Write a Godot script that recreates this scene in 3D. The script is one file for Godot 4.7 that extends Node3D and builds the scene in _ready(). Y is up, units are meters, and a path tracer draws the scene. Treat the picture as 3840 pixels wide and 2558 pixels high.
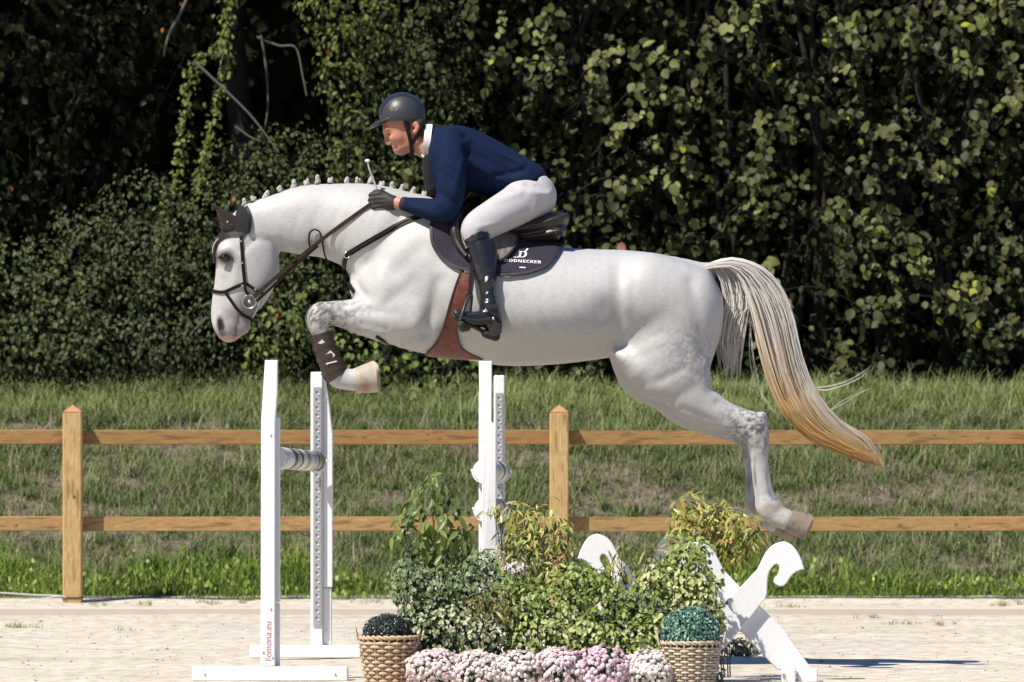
extends Node3D
# A grey horse and its rider over a spread fence in a sand arena, a grass bank and a tall hedge behind.
# The lens: pixels of the photograph (3840 x 2558) are turned into points at a chosen depth with at().
const CAM_Z := 23.9
const CAM_Y := 0.9
const FOCAL := 20098.0
const MID_X := 1920.0
const HORIZON := 1750.0

var rng := RandomNumberGenerator.new()
var taken := {}
var M := {}
var noise := FastNoiseLite.new()

func at(x: float, y: float, z: float) -> Vector3:
	var d := (CAM_Z - z) / FOCAL
	return Vector3((x - MID_X) * d, CAM_Y + (HORIZON - y) * d, z)

func len_at(px: float, z := 0.0) -> float:
	return px * (CAM_Z - z) / FOCAL

# ---------------------------------------------------------------- nodes
func numbered(parent: Node, called: String) -> String:
	var key := str(parent.get_instance_id()) + called
	var n: int = taken.get(key, 0)
	taken[key] = n + 1
	return called if n == 0 else "%s_%03d" % [called, n]

func stand(parent: Node) -> Vector3:
	var p := Vector3.ZERO
	var n = parent
	while n is Node3D and n != self:
		p += n.position
		n = n.get_parent()
	return p

func obj(called: String, mesh: Mesh, mat: Material, parent: Node = self, xf := Transform3D()) -> MeshInstance3D:
	var o := MeshInstance3D.new()
	o.mesh = mesh
	o.material_override = mat
	o.name = numbered(parent, called)
	parent.add_child(o, true)
	o.transform = Transform3D(xf.basis, xf.origin - stand(parent))
	return o

func many(called: String, mesh: Mesh, mat: Material, places: Array, colors: Array, parent: Node = self) -> MultiMeshInstance3D:
	var mm := MultiMesh.new()
	mm.transform_format = MultiMesh.TRANSFORM_3D
	mm.use_colors = colors.size() > 0
	mm.mesh = mesh
	mm.instance_count = places.size()
	var away := stand(parent)
	for i in places.size():
		var t: Transform3D = places[i]
		t.origin -= away
		mm.set_instance_transform(i, t)
		if colors.size() > 0:
			mm.set_instance_color(i, colors[i])
	var o := MultiMeshInstance3D.new()
	o.multimesh = mm
	o.material_override = mat
	o.name = numbered(parent, called)
	parent.add_child(o, true)
	o.set_meta("kind", "stuff")
	return o

func tag(o: Node, label: String, category := "", group := "", kind := "") -> Node:
	o.set_meta("label", label)
	if category:
		o.set_meta("category", category)
	if group:
		o.set_meta("group", group)
	if kind:
		o.set_meta("kind", kind)
	return o

func thing(called: String, label: String, category: String, where := Vector3.ZERO, group := "") -> Node3D:
	var o := Node3D.new()
	o.name = numbered(self, called)
	add_child(o, true)
	o.position = where
	tag(o, label, category, group)
	return o

# ---------------------------------------------------------------- meshes
class MB:
	var v := PackedVector3Array()
	var n := PackedVector3Array()
	var c := PackedColorArray()
	var uv := PackedVector2Array()
	var ix := PackedInt32Array()
	var col := Color.WHITE

	func vert(p: Vector3, nn: Vector3, t := Vector2.ZERO) -> int:
		v.append(p)
		n.append(nn)
		c.append(col)
		uv.append(t)
		return v.size() - 1

	# a b c d run counter-clockwise seen from outside along the normal; stored clockwise
	func quad(a: Vector3, b: Vector3, cc: Vector3, d: Vector3, u0 := Vector2(0, 0), u1 := Vector2(1, 1)) -> void:
		var nn := (b - a).cross(d - a)
		if nn.length_squared() < 1e-14:
			nn = (cc - b).cross(d - b)
		nn = nn.normalized()
		var i := vert(a, nn, u0)
		vert(b, nn, Vector2(u1.x, u0.y))
		vert(cc, nn, u1)
		vert(d, nn, Vector2(u0.x, u1.y))
		ix.append_array(PackedInt32Array([i, i + 2, i + 1, i, i + 3, i + 2]))

	func tri(a: Vector3, b: Vector3, cc: Vector3) -> void:
		var nn := (b - a).cross(cc - a).normalized()
		var i := vert(a, nn, Vector2(0, 0))
		vert(b, nn, Vector2(1, 0))
		vert(cc, nn, Vector2(0.5, 1))
		ix.append_array(PackedInt32Array([i, i + 2, i + 1]))

	# box with chamfered edges, lying in the frame xf, size s; u runs along the longest side
	func box(xf: Transform3D, s: Vector3, bevel := 0.003) -> void:
		var h := s * 0.5
		var b := minf(bevel, minf(h.x, minf(h.y, h.z)) * 0.5)
		var lng := 0 if s.x >= s.y and s.x >= s.z else (1 if s.y >= s.z else 2)
		var f := []
		for ax in 3:
			for sg in [-1.0, 1.0]:
				var a1 := (ax + 1) % 3
				var a2 := (ax + 2) % 3
				var pts := []
				for k in 4:
					var p := Vector3.ZERO
					p[ax] = h[ax] * sg
					p[a1] = (h[a1] - b) * (1.0 if k == 1 or k == 2 else -1.0)
					p[a2] = (h[a2] - b) * (1.0 if k >= 2 else -1.0)
					pts.append(p)
				if sg < 0:
					pts.reverse()
				var nn := Vector3.ZERO
				nn[ax] = sg
				var i0 := v.size()
				for p in pts:
					var other: int = a1 if a1 != lng else a2
					var t := Vector2(p[lng], p[other] + ax * 0.37) if ax != lng else Vector2(p[a1], p[a2])
					vert(xf * (p as Vector3), (xf.basis * nn).normalized(), t + Vector2(xf.origin.x * 0.71 + xf.origin.y, xf.origin.z))
				ix.append_array(PackedInt32Array([i0, i0 + 2, i0 + 1, i0, i0 + 3, i0 + 2]))
		# edges
		for ax in 3:
			var a1 := (ax + 1) % 3
			var a2 := (ax + 2) % 3
			for s1 in [-1.0, 1.0]:
				for s2 in [-1.0, 1.0]:
					var p := Vector3.ZERO
					p[a1] = h[a1] * s1
					p[a2] = (h[a2] - b) * s2
					var q := Vector3.ZERO
					q[a1] = (h[a1] - b) * s1
					q[a2] = h[a2] * s2
					var l := h[ax] - b
					var e := Vector3.ZERO
					e[ax] = l
					var nn := Vector3.ZERO
					nn[a1] = s1
					nn[a2] = s2
					if (q - p).cross(e).dot(nn) > 0:
						quad(xf * (p - e), xf * (q - e), xf * (q + e), xf * (p + e), Vector2(0, 0), Vector2(0.01, 0.01))
					else:
						quad(xf * (p + e), xf * (q + e), xf * (q - e), xf * (p - e), Vector2(0, 0), Vector2(0.01, 0.01))
		for s0 in [-1.0, 1.0]:
			for s1 in [-1.0, 1.0]:
				for s2 in [-1.0, 1.0]:
					var sg := Vector3(s0, s1, s2)
					var a := Vector3(h.x, h.y - b, h.z - b) * sg
					var bb := Vector3(h.x - b, h.y, h.z - b) * sg
					var cc := Vector3(h.x - b, h.y - b, h.z) * sg
					if s0 * s1 * s2 > 0:
						tri(xf * a, xf * bb, xf * cc)
					else:
						tri(xf * a, xf * cc, xf * bb)

	# a tube of rings: centres p, in each ring radius ra along axis A and rb along axis B (arrays of vectors)
	func rings(p: Array, A: Array, B: Array, sides: int, caps := true, loop := false) -> void:
		var i0 := v.size()
		var m := p.size()
		var along := 0.0
		for i in m:
			if i > 0:
				along += (p[i] as Vector3).distance_to(p[i - 1])
			for k in sides + 1:
				var w := TAU * k / sides
				var a: Vector3 = A[i]
				var b: Vector3 = B[i]
				var d := a * cos(w) + b * sin(w)
				var nn := (a.normalized() * cos(w) / maxf(a.length(), 1e-5) + b.normalized() * sin(w) / maxf(b.length(), 1e-5)).normalized()
				vert(p[i] + d, nn, Vector2(float(k) / sides, along))
		var sn := 1.0
		if m > 1:
			var ax: Vector3 = p[1] - p[0]
			sn = (A[0] as Vector3).cross(B[0]).dot(ax)
		for i in m - 1:
			for k in sides:
				var a := i0 + i * (sides + 1) + k
				var b := a + sides + 1
				if sn > 0:
					ix.append_array(PackedInt32Array([a, b + 1, a + 1, a, b, b + 1]))
				else:
					ix.append_array(PackedInt32Array([a, a + 1, b + 1, a, b + 1, b]))
		if caps:
			for e in [0, m - 1]:
				var nn: Vector3 = (p[0] - p[1]) if e == 0 else (p[m - 1] - p[m - 2])
				nn = nn.normalized()
				var cidx := vert(p[e], nn)
				var st := v.size()
				for k in sides + 1:
					var w := TAU * k / sides
					vert(p[e] + (A[e] as Vector3) * cos(w) + (B[e] as Vector3) * sin(w), nn)
				for k in sides:
					if (sn > 0) == (e == 0):
						ix.append_array(PackedInt32Array([cidx, st + k, st + k + 1]))
					else:
						ix.append_array(PackedInt32Array([cidx, st + k + 1, st + k]))

	func tube(p: Array, r, sides := 8, caps := true) -> void:
		var A := []
		var B := []
		var m := p.size()
		var up := Vector3(0.13, 0.31, 0.94).normalized()
		for i in m:
			var t: Vector3 = ((p[mini(i + 1, m - 1)] as Vector3) - p[maxi(i - 1, 0)]).normalized()
			var a := up - t * up.dot(t)
			if a.length() < 0.05:
				a = Vector3(1, 0, 0) - t * t.x
			a = a.normalized()
			up = a
			var rr: float = r[i] if r is Array else r
			A.append(a * rr)
			B.append(t.cross(a) * rr)
		rings(p, A, B, sides, caps)

	# flat strap along points p whose faces look along nrm, width w, thickness t
	func strap(p: Array, nrm: Array, w, t: float) -> void:
		var m := p.size()
		var L := []
		for i in m:
			var d: Vector3 = ((p[mini(i + 1, m - 1)] as Vector3) - p[maxi(i - 1, 0)]).normalized()
			var nn: Vector3 = (nrm[i] as Vector3)
			nn = (nn - d * nn.dot(d)).normalized()
			var s := d.cross(nn)
			var hw: float = (w[i] if w is Array else w) * 0.5
			L.append([p[i] + s * hw + nn * t * 0.5, p[i] - s * hw + nn * t * 0.5, p[i] - s * hw - nn * t * 0.5, p[i] + s * hw - nn * t * 0.5, nn, s])
		var along := 0.0
		for i in m - 1:
			var a: Array = L[i]
			var b: Array = L[i + 1]
			var step := (p[i] as Vector3).distance_to(p[i + 1])
			for k in 4:
				var k2 := (k + 1) % 4
				var na: Vector3 = [a[4], -a[5], -a[4], a[5]][k]
				var nb: Vector3 = [b[4], -b[5], -b[4], b[5]][k]
				var i0 := vert(a[k], na, Vector2(along, 0))
				vert(b[k], nb, Vector2(along + step, 0))
				vert(b[k2], nb, Vector2(along + step, 1))
				vert(a[k2], na, Vector2(along, 1))
				ix.append_array(PackedInt32Array([i0, i0 + 1, i0 + 2, i0, i0 + 2, i0 + 3]) if false else PackedInt32Array([i0, i0 + 2, i0 + 1, i0, i0 + 3, i0 + 2]))
			along += step
		var f: Array = L[0]
		quad(f[0], f[1], f[2], f[3])
		var e: Array = L[m - 1]
		quad(e[3], e[2], e[1], e[0])

	# surface of revolution: profile of (radius, height), about the frame's y
	func lathe(xf: Transform3D, prof: Array, sides: int) -> void:
		var p := []
		var A := []
		var B := []
		for q in prof:
			p.append(xf * Vector3(0, q.y, 0))
			A.append(xf.basis.x * q.x)
			B.append(xf.basis.z * q.x)
		var i0 := v.size()
		for i in prof.size():
			var a: Vector2 = prof[maxi(i - 1, 0)]
			var b: Vector2 = prof[mini(i + 1, prof.size() - 1)]
			var sl := Vector2(b.y - a.y, a.x - b.x).normalized()
			for k in sides + 1:
				var w := TAU * k / sides
				var d: Vector3 = xf.basis.x.normalized() * cos(w) + xf.basis.z.normalized() * sin(w)
				vert(p[i] + A[i] * cos(w) + B[i] * sin(w), (d * sl.x + xf.basis.y.normalized() * sl.y).normalized(), Vector2(float(k) / sides, float(i) / prof.size()))
		for i in prof.size() - 1:
			for k in sides:
				var a := i0 + i * (sides + 1) + k
				var b := a + sides + 1
				ix.append_array(PackedInt32Array([a, a + 1, b + 1, a, b + 1, b]))

	func ball(ct: Vector3, r: Vector3, rows := 8, sides := 12) -> void:
		var i0 := v.size()
		for i in rows + 1:
			var th := PI * i / rows - PI / 2
			for k in sides + 1:
				var w := TAU * k / sides
				var d := Vector3(cos(th) * cos(w), sin(th), cos(th) * sin(w))
				vert(ct + d * r, (d / r).normalized(), Vector2(float(k) / sides, float(i) / rows))
		for i in rows:
			for k in sides:
				var a := i0 + i * (sides + 1) + k
				var b := a + sides + 1
				ix.append_array(PackedInt32Array([a, a + 1, b + 1, a, b + 1, b]))

	# a slab between a front sheet and a back sheet given as a grid of points with normals: rows x cols
	func sheet(pts: Array, nrm: Array, rows: int, cols: int, thick: float) -> void:
		for side in 2:
			var i0 := v.size()
			for r in rows:
				for q in cols:
					var p: Vector3 = pts[r * cols + q]
					var nn: Vector3 = nrm[r * cols + q]
					var edge := r == 0 or q == 0 or r == rows - 1 or q == cols - 1
					var off := (thick * (0.35 if edge else 1.0)) if side == 0 else -0.004
					vert(p + nn * off, nn if side == 0 else -nn, Vector2(float(q) / (cols - 1), float(r) / (rows - 1)))
			var a: Vector3 = pts[0]
			for r in rows - 1:
				for q in cols - 1:
					var k := i0 + r * cols + q
					var e1: Vector3 = v[k + 1] - v[k]
					var e2: Vector3 = v[k + cols] - v[k]
					var out: bool = e1.cross(e2).dot(n[k]) > 0
					if out:
						ix.append_array(PackedInt32Array([k, k + cols + 1, k + 1, k, k + cols, k + cols + 1]))
					else:
						ix.append_array(PackedInt32Array([k, k + 1, k + cols + 1, k, k + cols + 1, k + cols]))
		# rim
		var rim := []
		for q in cols: rim.append(q)
		for r in range(1, rows): rim.append(r * cols + cols - 1)
		for q in range(cols - 2, -1, -1): rim.append((rows - 1) * cols + q)
		for r in range(rows - 2, -1, -1): rim.append(r * cols)
		for i in rim.size() - 1:
			var p: Vector3 = pts[rim[i]]
			var q: Vector3 = pts[rim[i + 1]]
			var np: Vector3 = nrm[rim[i]]
			var nq: Vector3 = nrm[rim[i + 1]]
			if p.distance_to(q) < 1e-5:
				continue
			quad(p - np * 0.004, q - nq * 0.004, q + nq * thick * 0.35, p + np * thick * 0.35)

	func done() -> ArrayMesh:
		var arr := []
		arr.resize(Mesh.ARRAY_MAX)
		arr[Mesh.ARRAY_VERTEX] = v
		arr[Mesh.ARRAY_NORMAL] = n
		arr[Mesh.ARRAY_COLOR] = c
		arr[Mesh.ARRAY_TEX_UV] = uv
		arr[Mesh.ARRAY_INDEX] = ix
		var m := ArrayMesh.new()
		m.add_surface_from_arrays(Mesh.PRIMITIVE_TRIANGLES, arr)
		return m

# smooth curve through points (any mix of numbers per node), sub steps per span
func curve(nodes: Array, sub: int) -> Array:
	var out := []
	var m := nodes.size()
	for i in m - 1:
		var a = nodes[maxi(i - 1, 0)]
		var b = nodes[i]
		var c = nodes[i + 1]
		var d = nodes[mini(i + 2, m - 1)]
		for s in sub:
			var t := float(s) / sub
			if b is Array:
				var row := []
				for k in b.size():
					row.append(cubic_interpolate(b[k], c[k], a[k], d[k], t))
				out.append(row)
			elif b is Vector3:
				out.append((b as Vector3).cubic_interpolate(c, a, d, t))
			else:
				out.append((b as Vector2).cubic_interpolate(c, a, d, t))
	out.append(nodes[m - 1])
	return out

# ---------------------------------------------------------------- bodies: smooth joined distance fields meshed with surface nets
class Blob:
	const B := 8
	var S := PackedFloat32Array()       # 14 numbers per segment
	var K := PackedFloat32Array()       # how softly each chain joins
	var G := PackedFloat32Array()       # grooves and swellings: 9 numbers each
	var Z := PackedFloat32Array()       # hollows: x y z r amount
	var cell := 0.012
	var lo := Vector3.ZERO
	var nx := 0
	var ny := 0
	var nz := 0
	var val := PackedFloat32Array()

	# nodes [x, y, z, radius, half_width_across] in metres
	func chain(nodes: Array, k := 0.03) -> void:
		var id := K.size()
		K.append(k)
		for i in maxi(nodes.size() - 1, 1):
			var a: Array = nodes[i]
			var b: Array = nodes[mini(i + 1, nodes.size() - 1)]
			var d := Vector3(b[0] - a[0], b[1] - a[1], b[2] - a[2])
			var l := maxf(d.length_squared(), 1e-10)
			S.append_array(PackedFloat32Array([a[0], a[1], a[2], d.x, d.y, d.z, 1.0 / l, a[3], b[3] - a[3], a[3] / a[4], b[3] / b[4] - a[3] / a[4], id, 0, 0]))

	func groove(a: Vector3, b: Vector3, amp: float, sig: float) -> void:
		var d := b - a
		G.append_array(PackedFloat32Array([a.x, a.y, a.z, d.x, d.y, d.z, 1.0 / maxf(d.length_squared(), 1e-10), amp, 1.0 / (sig * sig)]))

	func seg(i: int, p: Vector3) -> float:
		var o := i * 14
		var px := p.x - S[o]
		var py := p.y - S[o + 1]
		var pz := p.z - S[o + 2]
		var dx := S[o + 3]
		var dy := S[o + 4]
		var dz := S[o + 5]
		var t := clampf((px * dx + py * dy + pz * dz) * S[o + 6], 0.0, 1.0)
		px -= dx * t
		py -= dy * t
		var sc := S[o + 9] + S[o + 10] * t
		pz = (pz - dz * t) * sc
		var d := sqrt(px * px + py * py + pz * pz) - S[o + 7] - S[o + 8] * t
		return d / (0.5 + 0.5 * sc) if sc > 1.0 else d

	func eval(p: Vector3, list: PackedInt32Array, gl: PackedInt32Array) -> float:
		var total := 1e3
		var best := 1e3
		var cur := -1
		for i in list:
			var c := int(S[i * 14 + 11])
			if c != cur:
				if cur >= 0:
					var k := K[cur]
					var h := maxf(k - absf(total - best), 0.0)
					total = minf(total, best) - h * h * 0.25 / k
				cur = c
				best = 1e3
			var d := seg(i, p)
			if d < best:
				best = d
		if cur >= 0:
			var k := K[cur]
			var h := maxf(k - absf(total - best), 0.0)
			total = minf(total, best) - h * h * 0.25 / k
		for g in gl:
			var o := g * 9
			var px := p.x - G[o]
			var py := p.y - G[o + 1]
			var pz := p.z - G[o + 2]
			var t := clampf((px * G[o + 3] + py * G[o + 4] + pz * G[o + 5]) * G[o + 6], 0.0, 1.0)
			px -= G[o + 3] * t
			py -= G[o + 4] * t
			pz = (pz - G[o + 5] * t) * 0.35
			total += G[o + 7] * exp(-(px * px + py * py + pz * pz) * G[o + 8])
		return total

	func build(cell_: float) -> void:
		cell = cell_
		var hi := Vector3(-1e9, -1e9, -1e9)
		lo = Vector3(1e9, 1e9, 1e9)
		var ns := S.size() / 14
		for i in ns:
			var o := i * 14
			for e in 2:
				var p := Vector3(S[o] + S[o + 3] * e, S[o + 1] + S[o + 4] * e, S[o + 2] + S[o + 5] * e)
				var r := S[o + 7] + S[o + 8] * e
				var rz := r / (S[o + 9] + S[o + 10] * e)
				lo = lo.min(p - Vector3(r, r, rz))
				hi = hi.max(p + Vector3(r, r, rz))
		var pad := 0.02 + 3 * cell
		lo -= Vector3.ONE * pad
		hi += Vector3.ONE * pad
		nx = (int((hi.x - lo.x) / cell) / B + 2) * B
		ny = (int((hi.y - lo.y) / cell) / B + 2) * B
		nz = (int((hi.z - lo.z) / cell) / B + 2) * B
		val.resize(nx * ny * nz)
		val.fill(0.5)
		var bx := nx / B
		var by := ny / B
		var bz := nz / B
		var lists := {}
		var bs := B * cell
		for i in ns:
			var o := i * 14
			var p0 := Vector3(S[o], S[o + 1], S[o + 2])
			var p1 := p0 + Vector3(S[o + 3], S[o + 4], S[o + 5])
			var r := maxf(S[o + 7], S[o + 7] + S[o + 8])
			var rz := maxf(S[o + 7] / S[o + 9], (S[o + 7] + S[o + 8]) / (S[o + 9] + S[o + 10]))
			var m := Vector3(r, r, rz) + Vector3.ONE * (0.03 + 2 * cell)
			var a := ((p0.min(p1) - m) - lo) / bs
			var b := ((p0.max(p1) + m) - lo) / bs
			for z in range(maxi(0, int(a.z)), mini(bz - 1, int(b.z)) + 1):
				for y in range(maxi(0, int(a.y)), mini(by - 1, int(b.y)) + 1):
					for x in range(maxi(0, int(a.x)), mini(bx - 1, int(b.x)) + 1):
						var key := (z * by + y) * bx + x
						if not lists.has(key):
							lists[key] = PackedInt32Array()
						lists[key].append(i)
		var none := PackedInt32Array()
		var hd := bs * 0.87
		var active := PackedInt32Array()
		for key in lists:
			var x: int = key % bx
			var y: int = (key / bx) % by
			var z: int = key / (bx * by)
			var base := Vector3(x, y, z) * bs + lo
			var mid := base + Vector3.ONE * bs * 0.5
			var list: PackedInt32Array = lists[key]
			var ds := PackedFloat32Array()
			var dm := 1e3
			for i in list:
				var d := seg(i, mid)
				ds.append(d)
				dm = minf(dm, d)
			if dm > hd * 1.5 + 2 * cell + 0.02:
				continue
			if dm < -(hd * 1.5 + 2 * cell + 0.02):
				for k in B:
					for j in B:
						var row := ((z * B + k) * ny + y * B + j) * nx + x * B
						for i in B:
							val[row + i] = -0.3
				continue
			var near := PackedInt32Array()
			for i in list.size():
				if ds[i] < dm + hd * 2.6 + 0.04:
					near.append(list[i])
			var gl := PackedInt32Array()
			for g in G.size() / 9:
				var o := g * 9
				var px := mid.x - G[o]
				var py := mid.y - G[o + 1]
				var pz := mid.z - G[o + 2]
				var t := clampf((px * G[o + 3] + py * G[o + 4] + pz * G[o + 5]) * G[o + 6], 0.0, 1.0)
				px -= G[o + 3] * t
				py -= G[o + 4] * t
				pz = (pz - G[o + 5] * t) * 0.35
				if sqrt(px * px + py * py + pz * pz) < hd + 2.2 / sqrt(G[o + 8]):
					gl.append(g)
			active.append(key)
			for k in B:
				for j in B:
					var row := ((z * B + k) * ny + y * B + j) * nx + x * B
					for i in B:
						val[row + i] = eval(base + Vector3(i, j, k) * cell, near, gl)
		_active = active

	var _active := PackedInt32Array()

	func sample(p: Vector3) -> float:
		var q := (p - lo) / cell
		var x := int(q.x)
		var y := int(q.y)
		var z := int(q.z)
		if q.x < 0 or q.y < 0 or q.z < 0 or x >= nx - 1 or y >= ny - 1 or z >= nz - 1:
			return 0.5
		var f := q - Vector3(x, y, z)
		var o := (z * ny + y) * nx + x
		var sy := nx
		var sz := nx * ny
		return lerpf(lerpf(lerpf(val[o], val[o + 1], f.x), lerpf(val[o + sy], val[o + sy + 1], f.x), f.y),
			lerpf(lerpf(val[o + sz], val[o + sz + 1], f.x), lerpf(val[o + sz + sy], val[o + sz + sy + 1], f.x), f.y), f.z)

	func grad(p: Vector3) -> Vector3:
		var e := cell
		return Vector3(sample(p + Vector3(e, 0, 0)) - sample(p - Vector3(e, 0, 0)), sample(p + Vector3(0, e, 0)) - sample(p - Vector3(0, e, 0)), sample(p + Vector3(0, 0, e)) - sample(p - Vector3(0, 0, e))).normalized()

	func surface(mb: MB, paint: Callable) -> void:
		var bx := nx / B
		var by := ny / B
		var sx := 1
		var sy := nx
		var sz := nx * ny
		var ids := PackedInt32Array()
		ids.resize(val.size())
		ids.fill(-1)
		var off := [0, 1, sy, sy + 1, sz, sz + 1, sz + sy, sz + sy + 1]
		var cells := PackedInt32Array()
		for key in _active:
			var x0: int = (key % bx) * B
			var y0: int = ((key / bx) % by) * B
			var z0: int = (key / (bx * by)) * B
			for k in range(z0, mini(z0 + B, nz - 1)):
				for j in range(y0, mini(y0 + B, ny - 1)):
					for i in range(x0, mini(x0 + B, nx - 1)):
						var o := (k * ny + j) * nx + i
						var c0 := val[o]
						var c1 := val[o + 1]
						var c2 := val[o + sy]
						var c3 := val[o + sy + 1]
						var c4 := val[o + sz]
						var c5 := val[o + sz + 1]
						var c6 := val[o + sz + sy]
						var c7 := val[o + sz + sy + 1]
						var mask := int(c0 < 0) + int(c1 < 0) + int(c2 < 0) + int(c3 < 0) + int(c4 < 0) + int(c5 < 0) + int(c6 < 0) + int(c7 < 0)
						if mask == 0 or mask == 8:
							continue
						var sum := Vector3.ZERO
						var cnt := 0
						if (c0 < 0) != (c1 < 0):
							sum += Vector3(c0 / (c0 - c1), 0, 0); cnt += 1
						if (c2 < 0) != (c3 < 0):
							sum += Vector3(c2 / (c2 - c3), 1, 0); cnt += 1
						if (c4 < 0) != (c5 < 0):
							sum += Vector3(c4 / (c4 - c5), 0, 1); cnt += 1
						if (c6 < 0) != (c7 < 0):
							sum += Vector3(c6 / (c6 - c7), 1, 1); cnt += 1
						if (c0 < 0) != (c2 < 0):
							sum += Vector3(0, c0 / (c0 - c2), 0); cnt += 1
						if (c1 < 0) != (c3 < 0):
							sum += Vector3(1, c1 / (c1 - c3), 0); cnt += 1
						if (c4 < 0) != (c6 < 0):
							sum += Vector3(0, c4 / (c4 - c6), 1); cnt += 1
						if (c5 < 0) != (c7 < 0):
							sum += Vector3(1, c5 / (c5 - c7), 1); cnt += 1
						if (c0 < 0) != (c4 < 0):
							sum += Vector3(0, 0, c0 / (c0 - c4)); cnt += 1
						if (c1 < 0) != (c5 < 0):
							sum += Vector3(1, 0, c1 / (c1 - c5)); cnt += 1
						if (c2 < 0) != (c6 < 0):
							sum += Vector3(0, 1, c2 / (c2 - c6)); cnt += 1
						if (c3 < 0) != (c7 < 0):
							sum += Vector3(1, 1, c3 / (c3 - c7)); cnt += 1
						var p := lo + (Vector3(i, j, k) + sum / cnt) * cell
						var nn := grad(p)
						mb.col = paint.call(p, nn)
						ids[o] = mb.vert(p, nn, Vector2(p.x, p.y))
						cells.append(o)
		for o in cells:
			var here := val[o] < 0
			for e in 3:
				var so: int = [sx, sy, sz][e]
				var s1: int = [sy, sz, sx][e]
				var s2: int = [sz, sx, sy][e]
				if (val[o + so] < 0) == here:
					continue
				var a := ids[o]
				var b := ids[o - s1]
				var c := ids[o - s1 - s2]
				var d := ids[o - s2]
				if b < 0 or c < 0 or d < 0:
					continue
				if here:
					mb.ix.append_array(PackedInt32Array([a, c, b, a, d, c]))
				else:
					mb.ix.append_array(PackedInt32Array([a, b, c, a, c, d]))

	# nearest point from the camera's side along the line of sight through pixel x, y
	func face_z(host, x: float, y: float, from := 0.75, to := -0.6, level := 0.0) -> float:
		var z := from
		var last := z
		var step := 0.01
		while z > to:
			if sample(host.at(x, y, z)) < level:
				var a := z
				var b := last
				for it in 8:
					var m := (a + b) * 0.5
					if sample(host.at(x, y, m)) < level:
						a = m
					else:
						b = m
				return b
			last = z
			z -= step
		return -99.0

# nodes [px, py, z, radius_px, half_width_m] of the photograph -> metres, smoothed
func limb(nodes: Array, sub := 4) -> Array:
	var out := []
	for n in nodes:
		var p := at(n[0], n[1], n[2])
		out.append([p.x, p.y, p.z, len_at(n[3], n[2]), n[4]])
	return curve(out, sub) if sub > 1 and out.size() > 1 else out

func shifted(nodes: Array, dx: float, dy: float) -> Array:
	var out := []
	for n in nodes:
		out.append([n[0] + dx, n[1] + dy, -n[2], n[3], n[4]])
	return out

func plain_paint(_p: Vector3, _n: Vector3) -> Color:
	return Color.WHITE

func px(p: Vector3) -> Vector2:
	var d := (CAM_Z - p.z) / FOCAL
	return Vector2(MID_X + p.x / d, HORIZON - (p.y - CAM_Y) / d)

func lin(r: float, g: float, b: float) -> Color:
	return Color(r, g, b).linear_to_srgb()

func mat(c: Color, rough := 0.7, metal := 0.0) -> StandardMaterial3D:
	var m := StandardMaterial3D.new()
	m.albedo_color = c
	m.roughness = rough
	m.metallic = metal
	return m

func vmat(rough := 0.7, spec := 0.5) -> StandardMaterial3D:
	var m := StandardMaterial3D.new()
	m.metallic_specular = spec
	m.vertex_color_use_as_albedo = true
	m.roughness = rough
	return m

func ramp(stops: Array, cols: Array) -> Gradient:
	var g := Gradient.new()
	g.offsets = PackedFloat32Array(stops)
	g.colors = PackedColorArray(cols)
	return g

func ntex(sd: int, freq: float, g: Gradient, octaves := 4, size := 512, kind := FastNoiseLite.TYPE_SIMPLEX_SMOOTH) -> NoiseTexture2D:
	var f := FastNoiseLite.new()
	f.seed = sd
	f.frequency = freq
	f.noise_type = kind
	f.fractal_octaves = octaves
	var t := NoiseTexture2D.new()
	t.width = size
	t.height = size
	t.seamless = true
	t.noise = f
	if g:
		t.color_ramp = g
	return t

func tri(m: StandardMaterial3D, s: float) -> StandardMaterial3D:
	m.uv1_triplanar = true
	m.uv1_world_triplanar = true
	m.uv1_scale = Vector3.ONE * s
	return m

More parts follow.
